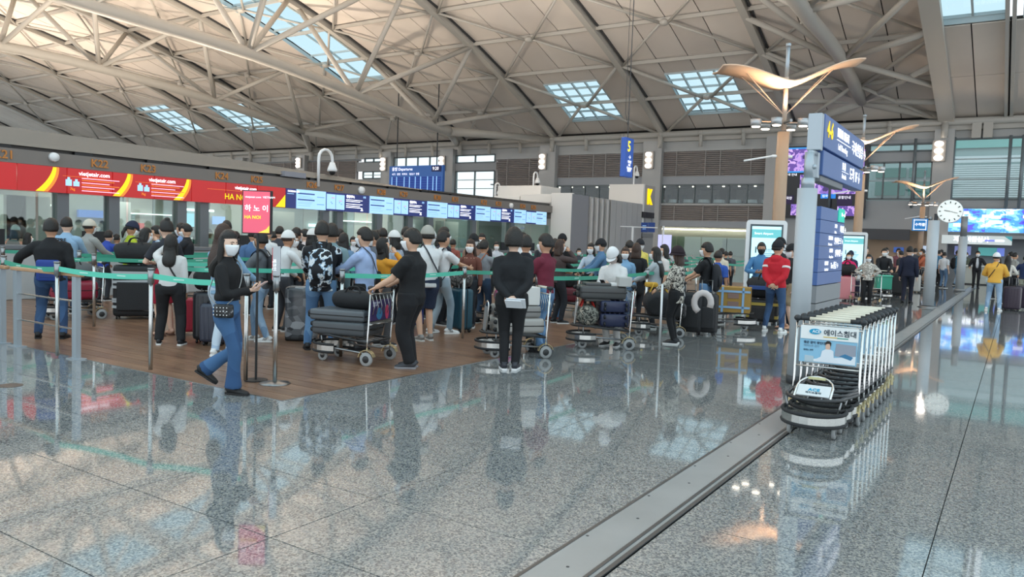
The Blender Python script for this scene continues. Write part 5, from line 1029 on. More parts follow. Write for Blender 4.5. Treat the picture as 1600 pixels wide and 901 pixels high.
g = G(1378, 468); TI = make_trolley('luggage trolley with green crate by the black-shirted man on the right', (g[0], g[1], 0), HD(1378, 170), None); bx = empty('green_crate', at(TI, 0, 0, .36), TI.rotation_euler[2], 'mint green crate on the trolley on the right', 'crate'); mb = MB(); rbox(mb, (0, 0, .2), (.46, .5, .4), .02); mb.build('crate_body', mat('#3fa58a', .5), bx); mb = MB(); rbox(mb, (0, 0, .43), (.5, .54, .06), .02); mb.build('crate_rim', mat('#5cc4a8', .5), bx)
for (px, py, ph) in ((1345, 474, 170), (1445, 452, 160), (1360, 476, 10)):
    g = G(px, py); make_trolley('small luggage trolley on the right, %s' % {1345: 'beside the pink suitcase', 1445: 'by the orange-vested man', 1360: 'behind the far end of the nested row'}[px], (g[0], g[1]+(.3 if px != 1445 else 1), 0), HD(px, ph), None)
# small bits in the people's hands are added with the people

# ================================================================= PEOPLE
def rotm(yaw=0, pitch=0, roll=0): return np.array(Matrix.Rotation(yaw, 3, 'Z')@Matrix.Rotation(pitch, 3, 'X')@Matrix.Rotation(roll, 3, 'Y'))
def unit(v): v = np.array(v, float); return v/(np.linalg.norm(v)+1e-9)
def ik(S, T, a, b, hint):
    S = np.array(S, float); T = np.array(T, float); D = T-S; L = np.linalg.norm(D); d = unit(D); L = min(L, (a+b)*.985); L = max(L, abs(a-b)+.02); T = S+d*L
    x = (a*a-b*b+L*L)/(2*L); h = math.sqrt(max(a*a-x*x, 0)); p = np.array(hint, float); p = unit(p-d*(p@d)); return S+d*x+p*h, T
def hand(mb, w, d, nrm, side, s=1, curl=.35, q=6):
    """palm, four separate fingers of unequal length and a thumb"""
    d = unit(d); nrm = unit(nrm-d*(np.array(nrm)@d)); lat = np.cross(d, nrm)*side
    w = np.array(w, float)
    mb.loft([w-d*.01*s, w+d*.02*s, w+d*.055*s, w+d*.088*s], np.array([.024, .03, .04, .038])*s, np.array([.02, .017, .015, .012])*s, U=lat, n=8)
    for k, (o, L, r) in enumerate(((.028, .072, .0082), (.0095, .08, .0086), (-.009, .074, .0082), (-.027, .058, .0072))):
        b = w+d*.083*s+lat*o*s; P = [b-d*.02*s, b]; a = curl*.6; dd = d; p = b
        for j in range(3): dd = unit(math.cos(a)*d+math.sin(a)*nrm+lat*o*.8); p = p+dd*L*s*(.42, .32, .26)[j]; P.append(p); a += curl*1.0+.08*k*curl
        mb.loft(P, np.array([r, r, r*.95, r*.85, r*.62])*s, n=q)
    b = w+d*.022*s+lat*.026*s; t1 = unit(d*.6+lat*.75+nrm*.3); t2 = unit(d*.9+lat*.3+nrm*.45)
    mb.loft([b-t1*.01*s, b+t1*.034*s, b+t1*.034*s+t2*.03*s, b+t1*.034*s+t2*.05*s], np.array([.013, .0115, .01, .007])*s, n=q)
def head_fn(V, female=False):
    V = V.copy(); x, y, z = V.T
    jaw = np.clip(-z, 0, 1); V[:, 0] = x*(1-.30*jaw**1.6); V[:, 1] = np.where(y > 0, y*(1-.02*jaw), y*(1-.28*jaw**1.2))
    fr_ = np.clip(y, 0, 1); nose = np.exp(-((x/.16)**2)-(((z+.12)/.2)**2))*(fr_ > .5)*.22; brow = np.exp(-((x/.6)**2)-(((z-.18)/.1)**2))*(fr_ > .5)*.035
    eye = np.exp(-(((np.abs(x)-.36)/.17)**2)-(((z-.04)/.11)**2))*(fr_ > .4)*.07; chin = np.exp(-((x/.3)**2)-(((z+.85)/.15)**2))*(fr_ > .1)*.1
    lips = np.exp(-((x/.26)**2)-(((z+.48)/.09)**2))*(fr_ > .4)*.05
    V[:, 1] += nose+brow-eye+chin+lips; return V
POSES = {  # (hand target, elbow hint) for left (x<0) and right; relative to ground at 1.70 m, facing +Y
 'down': (((-.24, .04, .79), (-.3, -1, 0)), ((.24, .04, .79), (.3, -1, 0))),
 'phone': (((-.05, .30, 1.13), (-.6, -.3, -1)), ((.07, .29, 1.12), (.6, -.3, -1))),
 'push': (((-.20, .40, 1.0), (-.6, -.4, -1)), ((.20, .40, 1.0), (.6, -.4, -1))),
 'back': (((-.02, -.19, .90), (-1, .1, -.1)), ((.03, -.20, .91), (1, .1, -.1))),
 'hips': (((-.17, .07, 1.02), (-1, -.3, -.2)), ((.17, .07, 1.02), (1, -.3, -.2))),
 'face': (((-.16, .26, 1.05), (-.6, -.3, -1)), ((.06, .20, 1.50), (.7, .1, -1))),
 'facel': (((-.09, .17, 1.55), (-.9, .1, -1)), ((.22, .04, .80), (.3, -1, 0))),
 'reach': (((-.22, .05, .82), (-.3, -1, 0)), ((.10, .50, 1.12), (.6, -.3, -1))),
 'reachl': (((-.08, .48, 1.08), (-.6, -.3, -1)), ((.22, .10, .84), (.3, -1, 0))),
 'belly': (((-.10, .22, 1.08), (-1, -.3, -.6)), ((.10, .22, 1.06), (1, -.3, -.6))),
 'rail': (((-.50, .28, 1.06), (-.3, -1, .2)), ((.22, .16, .95), (.3, -1, 0))),
 'out': (((-.42, .30, 1.12), (-.4, -.6, -1)), ((.30, .26, .98), (.6, -.4, -1))),
 'lean': (((-.16, .42, 1.0), (-.8, -.3, -.6)), ((.30, .45, 1.02), (.8, -.3, -.6))),
}
LEGS = {'stand': ((-.09, .0, 0, 0), (.10, .05, 0, 0)), 'walk': ((-.07, -.24, .05, -32), (.07, .13, 0, 0)), 'wide': ((-.17, .02, 0, 0), (.17, -.04, 0, 0)), 'stepf': ((-.09, -.12, 0, 0), (.09, .14, 0, 0)), 'close': ((-.07, 0, 0, 0), (.07, .02, 0, 0))}
def remesh(mb, vox, it=3):
    o = mb.build('tmp', [SKINS[0]], None); r = o.modifiers.new('r', 'REMESH'); r.mode = 'VOXEL'; r.voxel_size = vox; s = o.modifiers.new('s', 'SMOOTH'); s.factor = .5; s.iterations = it
    dg = bpy.context.evaluated_depsgraph_get(); me = bpy.data.meshes.new_from_object(o.evaluated_get(dg)); 
    n = len(me.vertices); V = np.zeros(n*3); me.vertices.foreach_get('co', V); F_ = [tuple(p.vertices) for p in me.polygons]; om = o.data
    bpy.data.objects.remove(o); bpy.data.meshes.remove(om); bpy.data.meshes.remove(me); r = MB(); r.add(V.reshape(-1, 3), F_); return r
SKINS = [mat('#d9ae92', .55), mat('#c99b7e', .55), mat('#e2bda6', .55), mat('#b98a6c', .55)]
HAIRB = mat('#17130f', .35, bump=.6, bscale=120, key='hairb'); HAIRBR = mat('#3a2519', .38, bump=.6, bscale=120, key='hairbr')
def folds(mb, amp, seed, sc=9):
    rs = np.random.RandomState(seed)
    out = []
    for v in mb.v:
        a = rs.rand(3)*6; d = np.sin(v[:, [2]]*sc*3+a[0]+v[:, [0]]*sc)*amp+np.sin(v[:, [2]]*sc*5.3+v[:, [1]]*sc*2+a[1])*amp*.6
        c = v-np.array([0, 0, 0]); c[:, 2] = 0; nrm = c/(np.linalg.norm(c, axis=1)[:, None]+1e-6); out.append(v+nrm*d)
    mb.v = out
# floor spots already taken (people placed by their feet, trolleys, cases, posts): x, y, radius
TAKEN = [(-11.1,5.52,0.24),(-12.79,7.94,0.24),(-10.37,6.76,0.24),(-9.54,6.29,0.24),(-8.27,6.16,0.24),(-6.38,4.81,0.24),(-9.01,7.35,0.24),(-7.85,7.4,0.24),(-6.06,7.17,0.24),(-7.46,9.17,0.24),(-7.84,10.02,0.24),(-8.27,11.79,0.24),(-5.11,7.92,0.24),(-5.57,9.47,0.24),(-7.69,13.39,0.24),(-5.15,10.86,0.24),(-4.53,11.86,0.24),(-4.74,13.86,0.24),(-3.81,15.1,0.24),(-3.71,15.83,0.24),(-3.68,25.03,0.24),(-3.8,29.01,0.24),(-2.82,27.04,0.24),(-3.66,40.18,0.24),(-3.33,44.63,0.24),(-2.54,45.17,0.24),(-1.6,43.18,0.24),(-0.51,26.45,0.24),(-0.26,30.81,0.24),(0.25,33.36,0.24),(-2.12,25.86,0.35),(-2.0,38.4,0.35),(-5.09,19.02,0.35),(-4.92,29.75,0.35),(-6.91,7.06,0.38),(-5.71,8.89,0.38),(-5.23,10.6,0.38),(-5.23,12.76,0.38),(-4.6,14.85,0.38),(-8.0,14.2,0.38),(-13.2,6.9,0.38),(-7.9,12.0,0.38),(-3.68,28.26,0.38),(-3.89,25.77,0.38),(-3.31,39.36,0.38),(-17.0,4.97,0.06),(-15.0,4.97,0.06),(-13.0,4.97,0.06),(-11.2,4.97,0.06),(-9.47,4.78,0.06),(-7.89,4.97,0.06),(-6.69,5.28,0.06),(-6.4,5.42,0.06),(-5.62,9.35,0.06),(-5.62,13.2,0.06),(-5.62,17.05,0.06),(-7.15,7.1,0.06),(-7.15,9.7,0.06),(-7.15,12.3,0.06),(-7.15,14.9,0.06),(-7.15,17.5,0.06),(-7.15,20.1,0.06),(-7.15,22.7,0.06),(-7.15,25.3,0.06),(-7.15,27.9,0.06),(-7.15,30.5,0.06),(-8.7,6.6,0.06),(-8.7,9.2,0.06),(-8.7,11.8,0.06),(-8.7,14.4,0.06),(-8.7,17.0,0.06),(-8.7,19.6,0.06),(-8.7,22.2,0.06),(-8.7,24.8,0.06),(-8.7,27.4,0.06),(-8.7,30.0,0.06),(-8.7,32.6,0.06),(-10.25,6.9,0.06),(-10.25,9.5,0.06),(-10.25,12.1,0.06),(-10.25,14.7,0.06),(-10.25,17.3,0.06),(-10.25,19.9,0.06),(-10.25,22.5,0.06),(-10.25,25.1,0.06),(-10.25,27.7,0.06),(-10.25,30.3,0.06),(-10.25,32.9,0.06),(-11.8,6.5,0.06),(-11.8,9.1,0.06),(-11.8,11.7,0.06),(-11.8,14.3,0.06),(-11.8,16.9,0.06),(-11.8,19.5,0.06),(-11.8,22.1,0.06),(-11.8,24.7,0.06),(-11.8,27.3,0.06),(-11.8,29.9,0.06),(-11.8,32.5,0.06),(-13.35,7.1,0.06),(-13.35,9.7,0.06),(-13.35,12.3,0.06),(-13.35,14.9,0.06),(-13.35,17.5,0.06),(-13.35,20.1,0.06),(-13.35,22.7,0.06),(-13.35,25.3,0.06),(-13.35,27.9,0.06),(-13.35,30.5,0.06),(-14.9,6.6,0.06),(-14.9,9.2,0.06),(-14.9,11.8,0.06),(-14.9,14.4,0.06),(-14.9,17.0,0.06),(-14.9,19.6,0.06),(-14.9,22.2,0.06),(-14.9,24.8,0.06),(-14.9,27.4,0.06),(-14.9,30.0,0.06),(-14.9,32.6,0.06),(-1.4,48.5,0.35),(-12.62,7.66,0.25),(-9.35,6.77,0.25),(-9.13,6.67,0.25),(-10.24,7.09,0.25),(-7.81,10.51,0.25),(-8.72,10.32,0.25),(-4.83,13.38,0.25),(-4.58,13.52,0.25),(-4.4,16.51,0.25),(-4.48,26.37,0.25),(-3.51,30.64,0.25),(-3.37,34.91,0.25),(-0.06,26.96,0.25),(0.16,27.9,0.25),(-4.2,26.8,0.25),(-5.1,20.09,0.35),(-5.04,31.23,0.35),(-4.98,52.86,0.35),(-8.72,7.87,0.25)]
def free_spot(d, depth):
    best = None
    for k in range(0, 30):
        for sg_ in (1, -1):
            q = depth+sg_*k*.12; x, y = d[0]*q, d[1]*q
            gap = min(math.hypot(x-a, y-b)-r-.24 for a, b, r in TAKEN)
            if -17.4 < x < -16.0 and y < 31: gap = -1
            if best is None or gap > best[0]+.02*k: best = (gap, q)
            if gap >= 0: return q
    return best[1]
PC = [0]
def person(lab, x, top, feet=None, depth=None, face=0, top_c='#222222', kind='tee', bot_c='#22252b', bot='trousers', shoe=('#222326', '#d8d8d6'), hair='short', hc=None, cap=None, mask='#eceef0', pose='down', legs='stand', female=False, build=1.0, hy=0, nod=0, lean=0, near=None, skin=None, fx=None, arms=None, hem=None, group=None, sidelean=0, hz=None):
    PC[0] += 1; seed = PC[0]
    if feet is not None:
        g = G(fx if fx else x, feet); 
    else:
        d = ray(x, HZ(x)); depth *= 1.2 if depth < 14 else (1.1 if depth < 20 else 1.0); d = np.array([d[0], d[1], 0]); depth = free_spot(d, depth); g = d*depth; TAKEN.append((g[0], g[1], .24))
    dist = math.hypot(g[0], g[1]); rd = ray(x, top); Ht = CH+rd[2]/math.hypot(rd[0], rd[1])*dist
    Ht = min(max(Ht, 1.35), 1.95) if not hz else hz
    cdir = ray(x, HZ(x)); az = math.atan2(cdir[1], cdir[0]); rz = az-PI/2-R(face)
    if near is None: near = dist < 12.5
    far = dist > 20
    t = empty('person', (g[0], g[1], 0), rz, lab, 'person', group); s = Ht/1.735; sk = SKINS[seed % 4 if skin is None else skin]; HM = hc or HAIRB
    n1 = 14 if near else (10 if not far else 8); b = build
    # joints
    sw = (.155 if female else .178)*(1+.5*(b-1)); hw = .092*(b if not female else 1.04*b)
    L_ = R(lean); SL = R(sidelean)
    def UP(p): # upper body lean about the hips
        p = np.array(p, float); q = p-(0, 0, .92); q = rotm(0, -L_, SL)@q; return q+(0, 0, .92)
    S_ = [UP((-sw, 0, 1.337)), UP((sw, 0, 1.337))]
    ps = POSES[pose] if isinstance(pose, str) else pose; EL = []; WR = []
    for i in (0, 1):
        T, hnt = ps[i]; T = UP(T) if pose not in ('rail',) else np.array(T); e, w = ik(S_[i], T, .285, .25, hnt); EL.append(e); WR.append(w)
    lg = LEGS[legs]; HIP = [np.array((-hw, 0, .89)), np.array((hw, 0, .89))]; AN = []; KN = []
    for i in (0, 1):
        fx_, fy_, fz_, rot = lg[i]; A = np.array((fx_, fy_-.02, .085+fz_+(.10 if rot else 0))); k, A = ik(HIP[i], A, .425, .40, (0, 1, 0)); KN.append(k); AN.append(A)
    NK = UP((0, -.01, 1.42)); HDc = UP((0, .015, 1.583)); HR = rotm(-R(hy), -R(nod), 0)
    HS = np.array((.086, .106, .131))*(1.0 if not female else .97)
    def H(p): return NK+(HDc-NK)*1.0+HR@np.array(p)
    # ---- body: one continuous surface
    mb = MB(); N = 10 if not near else 12
    mb.loft([UP((0, 0, .86)), UP((0, 0, .97)), UP((0, 0, 1.1)), UP((0, 0, 1.25)), UP((0, 0, 1.37)), UP((0, 0, 1.41))], np.array([.14, .145, .125, .15, .14, .07])*b, np.array([.095, .1, .09, .105, .085, .06])*b, U=(1, 0, 0), n=N)
    mb.loft([UP((0, -.01, 1.36)), NK, HDc-(0, 0, .05)], [.062, .052, .055], n=N)
    for i in (0, 1):
        mb.loft([UP((0.6*(-sw, sw)[i], 0, 1.35)), S_[i], S_[i]*.5+EL[i]*.5, EL[i], EL[i]*.55+WR[i]*.45, WR[i]], np.array([.05, .052, .045, .037, .035, .025])*(b**.5), n=8 if not near else 10)
        mb.loft([HIP[i]+(0, 0, .06), HIP[i]-(0, 0, .08), KN[i], KN[i]*.7+AN[i]*.3, AN[i], AN[i]-(0, 0, .05)], np.array([.085, .083, .053, .054, .036, .034])*b**.6*(1 if bot == 'shorts' else .74), n=8 if not near else 10)
    mb.sphere((0, 0, 0), HS, 18 if near else 12, 14 if near else 9, fn=lambda V: head_fn(V), M=HR); mb.v[-1] = mb.v[-1]+H((0, 0, 0))
    for i in (-1, 1): mb.sphere(H((i*.074, -.005, -.01)), (.012, .022, .032), 8, 6, M=HR)
    if near: mb = remesh(mb, .0125, 2)
    for i in (0, 1):
        hd = unit(WR[i]-EL[i]); side = (-1, 1)[i]
        if pose in ('push', 'lean'): hd = unit(hd*.5+np.array((0, .6, -.25))); nm = (0, .2, -1); cu = 1.0
        elif pose in ('phone', 'belly'): hd = unit(hd+np.array((-side*.5, .4, .1))); nm = (-side, -.3, .8); cu = .6
        elif pose == 'back': hd = unit(np.array((-side*1.0, -.05, -.35))); nm = (0, 1, 0); cu = .7
        else: nm = (-side, 0, 0) if pose in ('down', 'reach', 'reachl') else (-side*.5, .3, -.5); cu = .38
        hand(mb, WR[i], hd, np.array(nm, float), side, .98 if not female else .9, cu, 6 if near else 4)
    mb.v = [v*s for v in mb.v]; mb.build('body', sk, t, True)
    # eyes and brows
    if dist < 24:
        for i in (-1, 1):
            m_ = MB(); m_.sphere(H((i*.030, .0900, .012)), (.0145, .008, .0065), 8, 6, M=HR); m_.v = [v*s for v in m_.v]; m_.build('eye', mat('#1b1512', .2), t, True)
            m_ = MB(); m_.loft([H((i*.013, .1035, .030)), H((i*.031, .0985, .035)), H((i*.049, .0855, .029))], [.0035, .004, .002], n=5); m_.v = [v*s for v in m_.v]; m_.build('eyebrow', mat('#2a201b', .8), t)
    # ---- hair
    mb = MB(); kk = {'mid': 2, 'short': 0, 'bob': 1, 'long': 2, 'waist': 3, 'bun': 4, 'tied': 5, 'bowl': 6}[hair]
    rs = np.random.RandomState(seed)
    def hf(V):
        V = V.copy(); x_, y_, z_ = V.T; V0 = V.copy(); hl = .34 if kk != 6 else .3
        hl = .52 if (female and not cap) else hl
        face_ = (y_ > .22) & (z_ < hl) & (z_ > -1.1)
        side_ = (y_ > -.05) & (y_ <= .22) & (z_ < (.0 if kk in (0, 4, 5) else -.6))
        low = (z_ < (-.26 if kk in (0, 4, 5) else (-.5 if kk == 6 else -.9)))
        inn = face_ | side_ | low
        nz = 1+.025*np.sin(x_*17+seed)*np.sin(y_*13)+.03*rs.rand(len(x_))
        sc_ = np.where(inn, .82, 1.17 if kk != 6 else 1.3)*np.where(inn, 1, nz)
        V = V0*sc_[:, None]; V[:, 2] += np.where((~inn) & (z_ > .3), .05, 0); V[:, 1] -= .03; return V
    mb.sphere((0, 0, 0), HS*np.array((1.03, 1.03, 1.02)), 22 if near else 14, 16 if near else 10, fn=hf, M=HR); mb.v[-1] = mb.v[-1]+H((0, -.002, .008))
    if kk in (1, 2, 3):
        zz = {1: -.16, 2: -.36 if hair == 'long' else -.22, 3: -.68}[kk]
        P = [H((0, -.045, .05)), H((0, -.055, -.06)), H((0, -.07, -.13))]; base = H((0, -.07, -.13))
        if kk > 1: P += [base+(0, -.075, zz*.45), base+(0, -.09, zz*.8), base+(0, -.085, zz)]
        else: P += [base+(0, .005, -.05)]
        k = len(P); rx_ = (np.array([.085, .10, .11, .12, .105, .06])*(.86 if hair == 'mid' else 1))[:k]; ry_ = [.065, .068, .06, .05, .042, .02][:k]; mb.loft(P, rx_, ry_, U=HR[:, 0], n=12, sub=3)
        for i in (-1, 1): mb.loft([H((i*.075, .0, .06)), H((i*.09, -.012, -.04)), H((i*.09, -.025, -.12)), H((i*.085, -.03, -.17 if kk == 1 else -.25))], [.016, .022, .025, .016], [.032, .036, .036, .02], n=8, sub=2)
    if kk == 4: mb.sphere(H((0, -.03, .15)), (.045, .045, .04), 12, 8)
    if kk == 5: mb.sphere(H((0, -.115, -.02)), (.035, .04, .04), 10, 7); mb.loft([H((0, -.12, -.03)), H((0, -.14, -.1)), H((0, -.12, -.2))], [.028, .035, .012], n=8)
    mb.v = [v*s for v in mb.v]; mb.build('hair', HM, t, True)
    # ---- mask
    if mask:
        mb = MB(); nu, nv = 10, 6; V = []
        for j in range(nv+1):
            el = R(-58+60*j/nv)
            for i in range(nu+1):
                a = R(-66+132*i/nu); p = np.array((math.sin(a)*math.cos(el), math.cos(a)*math.cos(el), math.sin(el))); q = head_fn(p[None])[0]*HS*np.array((1.10, 1.10, 1.06)); q[1] += .014*math.exp(-(a/.7)**2)*(1-abs(j/nv-.55)); V.append(H(q))
        mb.add(V, [(j*(nu+1)+i, j*(nu+1)+i+1, (j+1)*(nu+1)+i+1, (j+1)*(nu+1)+i) for j in range(nv) for i in range(nu)])
        mb.v = [v*s for v in mb.v]; mo = mb.build('face_mask', mat(mask, .7), t, True); so = mo.modifiers.new('s', 'SOLIDIFY'); so.thickness = .002
        for i in (-1, 1): m_ = MB(); m_.tube([H((i*.064, .045, -.03)), H((i*.083, -.012, .005))], .0018, 4); m_.v = [v*s for v in m_.v]; m_.build('ear_loop', mat(mask, .7), mo)
    # ---- hats
    if cap:
        ct, cc = cap; mb = MB()
        def cf_(V):
            V = V.copy(); z_ = V[:, 2]; V[:, 2] = np.where(z_ < .12, .12+(z_-.12)*.02, z_); k_ = np.where(z_ < .1, np.sqrt(np.clip(1-z_**2, .02, 1)), 1); k_ = np.where(z_ < -.5, .3, 1); V[:, :2] *= k_[:, None]; return V
        mb.sphere((0, 0, 0), HS*np.array((1.29, 1.28, 1.25)), 18, 12, fn=cf_, M=HR); mb.v[-1] = mb.v[-1]+H((0, -.005, .02))
        mb.v = [v*s for v in mb.v]; co = mb.build('cap' if ct != 'bucket' else 'bucket_hat', mat(cc, .85, bump=.2, bscale=90), t, True)
        mb = MB(); V = []; n = 12
        if ct == 'bucket':
            for i in range(24):
                a = 2*PI*i/24
                for rr, zz in ((1.1, .045), (1.55, .0)): V.append(H((HS[0]*rr*math.sin(a), HS[1]*rr*math.cos(a), zz)))
            f = [(2*i, 2*i+1, (2*i+3) % 48, (2*i+2) % 48) for i in range(24)]
        else:
            sgn = -1 if ct == 'back' else 1
            for i in range(n+1):
                a = R(-62+124*i/n); l = .075*math.cos(a)**.7
                for ll in (0, .5, 1): V.append(H((HS[0]*1.14*math.sin(a), sgn*(HS[1]*1.08*math.cos(a)+l*ll), .034-.012*ll-.01*math.sin(a)**2)))
            f = [(3*i+j, 3*i+j+1, 3*i+j+4, 3*i+j+3) for i in range(n) for j in (0, 1)]
        mb.add(V, f); mb.v = [v*s for v in mb.v]; br = mb.build('brim', mat(cc, .85), co, True); so = br.modifiers.new('s', 'SOLIDIFY'); so.thickness = .004
    # ---- top garment
    long_ = kind in ('long', 'jacket', 'hoodie', 'coat', 'shirt'); loose = {'tee': 1.0, 'long': .98, 'jacket': 1.1, 'hoodie': 1.12, 'coat': 1.1, 'shirt': 1.05}[kind]
    hm = hem or {'tee': .87, 'long': .90, 'jacket': .84, 'hoodie': .85, 'coat': .60, 'shirt': .82}[kind]; mb = MB(); fw_ = .93 if female else 1
    zs = [hm, hm+.05, .99, 1.1, 1.22, 1.30, 1.355, 1.405, 1.465]; 
    if hm < .8: zs = [hm, .75, .95, 1.1, 1.22, 1.30, 1.355, 1.405, 1.465]
    rx_ = np.array([.172, .172, .160, .152 if female else .163, .180, .186, .160, .112, .060])*np.array([b, b, b, b, b, b, 1+.5*(b-1), 1, 1])*fw_*loose
    ry_ = np.array([.125, .124, .118, .112, .124, .122, .102, .078, .062])*b*loose; rx_[-1] /= loose; ry_[-1] /= loose
    mb.loft([UP((0, -.003, z)) if z > .85 else np.array((0, -.003, z)) for z in zs], rx_, ry_, U=(1, 0, 0), n=n1+4, sub=2)
    for i in (0, 1):
        e = EL[i]; w = WR[i]; sh = S_[i]; inner = UP(((-1, 1)[i]*sw*.5, -.002, 1.335)); sr = np.array([.070, .070, .064, .056, .052, .042])*loose*(b**.6)*(.92 if female else 1)
        if long_: P = [inner, sh+(0, 0, .0), sh*.5+e*.5, e, e*.5+w*.5, w+unit(e-w)*.01]
        else: P = [inner, sh, sh*.65+e*.35, sh*.35+e*.65, sh*.22+e*.78]; sr = np.array([.070, .072, .071, .070, .071])*(b**.6)*(.92 if female else 1)
        mb.loft(P, sr, n=n1, sub=2)
    if kind == 'hoodie' : mb.loft([UP((0, -.02, 1.41)), UP((0, -.07, 1.43)), UP((0, -.10, 1.40)), UP((0, -.10, 1.33))], [.085, .11, .105, .06], [.05, .045, .04, .02], U=(1, 0, 0), n=12, sub=2)
    if kind in ('jacket', 'shirt', 'coat'): mb.loft([UP((0, -.005, 1.42)), UP((0, -.003, 1.47))], [.075, .068], [.07, .062], U=(1, 0, 0), n=12)
    folds(mb, .0035*s if near else .003, seed)
    if near: mb = remesh(mb, .0135, 2)
    tm = top_c if not isinstance(top_c, str) else mat(top_c, .85, bump=.45, bscale=11)
    nm = {'tee': 't_shirt', 'long': 'long_sleeve_top', 'jacket': 'jacket', 'hoodie': 'hooded_top', 'coat': 'coat', 'shirt': 'shirt'}[kind]
    mb.v = [v*s for v in mb.v]; g_ = mb.build(nm, tm, t, True)
    if not near: g_.modifiers.new('s', 'SUBSURF').levels = 0
    if not near: g_.modifiers.clear()
    # ---- legs
    bm = bot_c if not isinstance(bot_c, str) else mat(bot_c, .85, bump=.45, bscale=12); mb = MB(); bb_ = b*(1.03 if female else 1); wide = 1.12 if bot in ('loose', 'flare') else (1.0 if bot != 'slim' else .88)
    mb.loft([(0, 0, 1.02), (0, 0, .96), (0, -.003, .88), (0, -.003, .80)], np.array([.142, .155, .168, .15])*bb_, np.array([.105, .115, .125, .10])*bb_, U=(1, 0, 0), n=n1+4, sub=2)
    for i in (0, 1):
        h = HIP[i]; k = KN[i]; a = AN[i]; u = unit(a-k)
        if bot == 'shorts': mb.loft([h+(0, 0, .06), h-(0, 0, .07), h*.5+k*.5, k+(0, 0, .02)], np.array([.1, .104, .095, .09])*bb_, n=n1, sub=2)
        else:
            end = .045 if bot != 'flare' else .085
            mb.loft([h+(0, 0, .06), h-(0, 0, .07), h*.5+k*.5, k, k*.55+a*.45, a+u*(-.03), a+u*.015], np.array([.098, .102, .083, .067*wide, .06*wide, (.052 if bot != 'flare' else .075)*wide, (.052 if bot != 'flare' else .082)*wide])*bb_**.8, n=n1, sub=2)
    folds(mb, .003, seed+50, 7)
    if near: mb = remesh(mb, .0135, 2)
    mb.v = [v*s for v in mb.v]; mb.build('shorts' if bot == 'shorts' else 'trousers', bm, t, True)
    # ---- shoes
    up_c, so_c = shoe
    for i in (0, 1):
        rot = lg[i][3]; A = AN[i]; tw = (-1, 1)[i]*R(10); Mx = rotm(-tw, R(rot), 0)
        def Q(p): return A+Mx@(np.array(p)-(0, 0, 0))
        mb = MB(); mb.loft([Q((0, -.075, -.045)), Q((0, -.06, -.035)), Q((0, -.01, -.03)), Q((0, .06, -.047)), Q((0, .13, -.055)), Q((0, .172, -.062)), Q((0, .185, -.066))], [.022, .035, .04, .043, .044, .032, .012], [.03, .045, .052, .036, .026, .018, .008], U=Mx[:, 0], n=12 if near else 8, sub=2)
        mb.loft([Q((0, -.012, -.02)), Q((0, -.015, .02))], [.042, .04], [.05, .045], U=Mx[:, 0], n=10)
        mb.v = [v*s for v in mb.v]; so_ = mb.build('shoe', mat(up_c, .6), t, True)
        mb = MB(); pts = [(-.03, -.082), (.03, -.082), (.04, -.04), (.038, .02), (.048, .08), (.046, .14), (.025, .185), (-.025, .185), (-.046, .14), (-.048, .08), (-.038, .02), (-.04, -.04)]
        V = [Q((a_, b_, -.084)) for a_, b_ in pts]+[Q((a_, b_, -.062)) for a_, b_ in pts]; k = len(pts)
        mb.add(V, [tuple(range(k))[::-1], tuple(range(k, 2*k))]+[(j, (j+1) % k, k+(j+1) % k, k+j) for j in range(k)]); mb.v = [v*s for v in mb.v]; mb.build('sole', mat(so_c, .6), so_)
        if up_c in ('#e4e4e2',) and near:
            for q in range(3):
                for sd in (-1, 1): m_ = MB(); m_.box(Q((sd*.042, .0+.022*q, -.035)), (.004, .008, .04), rx=R(25)); m_.v = [v*s for v in m_.v]; m_.build('shoe_stripe', BLACKP, so_)
    t['_s'] = s
    info = dict(t=t, s=s, WR=WR, EL=EL, S=S_, H=H, UP=UP, rz=rz, g=g); return info
def attach(P, name, lab, cat, group=None):  # a separate thing placed in the same frame as the person
    return empty(name, tuple(P['t'].location), P['rz'], lab, cat, group)
def sc(mb, P): mb.v = [v*P['s'] for v in mb.v]; return mb
def backpack(P, lab, c='#202226', h=.44, low=0, strap='#1c1d20'):
    t = attach(P, 'backpack', lab, 'backpack'); U = P['UP']; mb = MB(); m = c if not isinstance(c, str) else mat(c, .75, bump=.3, bscale=20)
    z0 = 1.36-low; mb.loft([U((0, -.17, z0-h)), U((0, -.19, z0-h+.03)), U((0, -.205, z0-h*.6)), U((0, -.20, z0-h*.25)), U((0, -.18, z0-.03)), U((0, -.16, z0))], [.11, .145, .155, .15, .13, .07], [.05, .075, .085, .08, .06, .03], U=(1, 0, 0), n=16, sub=2); sc(mb, P).build('pack_body', m, t, True)
    mb = MB(); mb.loft([U((0, -.275, z0-h+.06)), U((0, -.285, z0-h*.6)), U((0, -.272, z0-h*.42))], [.09, .11, .1], [.02, .028, .02], U=(1, 0, 0), n=12); sc(mb, P).build('front_pocket', m, t, True)
    for i in (-1, 1): mb = MB(); mb.loft([U((i*.08, -.14, z0-.02)), U((i*.10, -.04, 1.455)), U((i*.105, .09, 1.40)), U((i*.115, .135, 1.25)), U((i*.15, .04, 1.08)), U((i*.13, -.13, z0-h+.06))], .024, .006, U=(1, 0, 0), n=8, sub=3); sc(mb, P).build('shoulder_strap', mat(strap, .8), t, True)
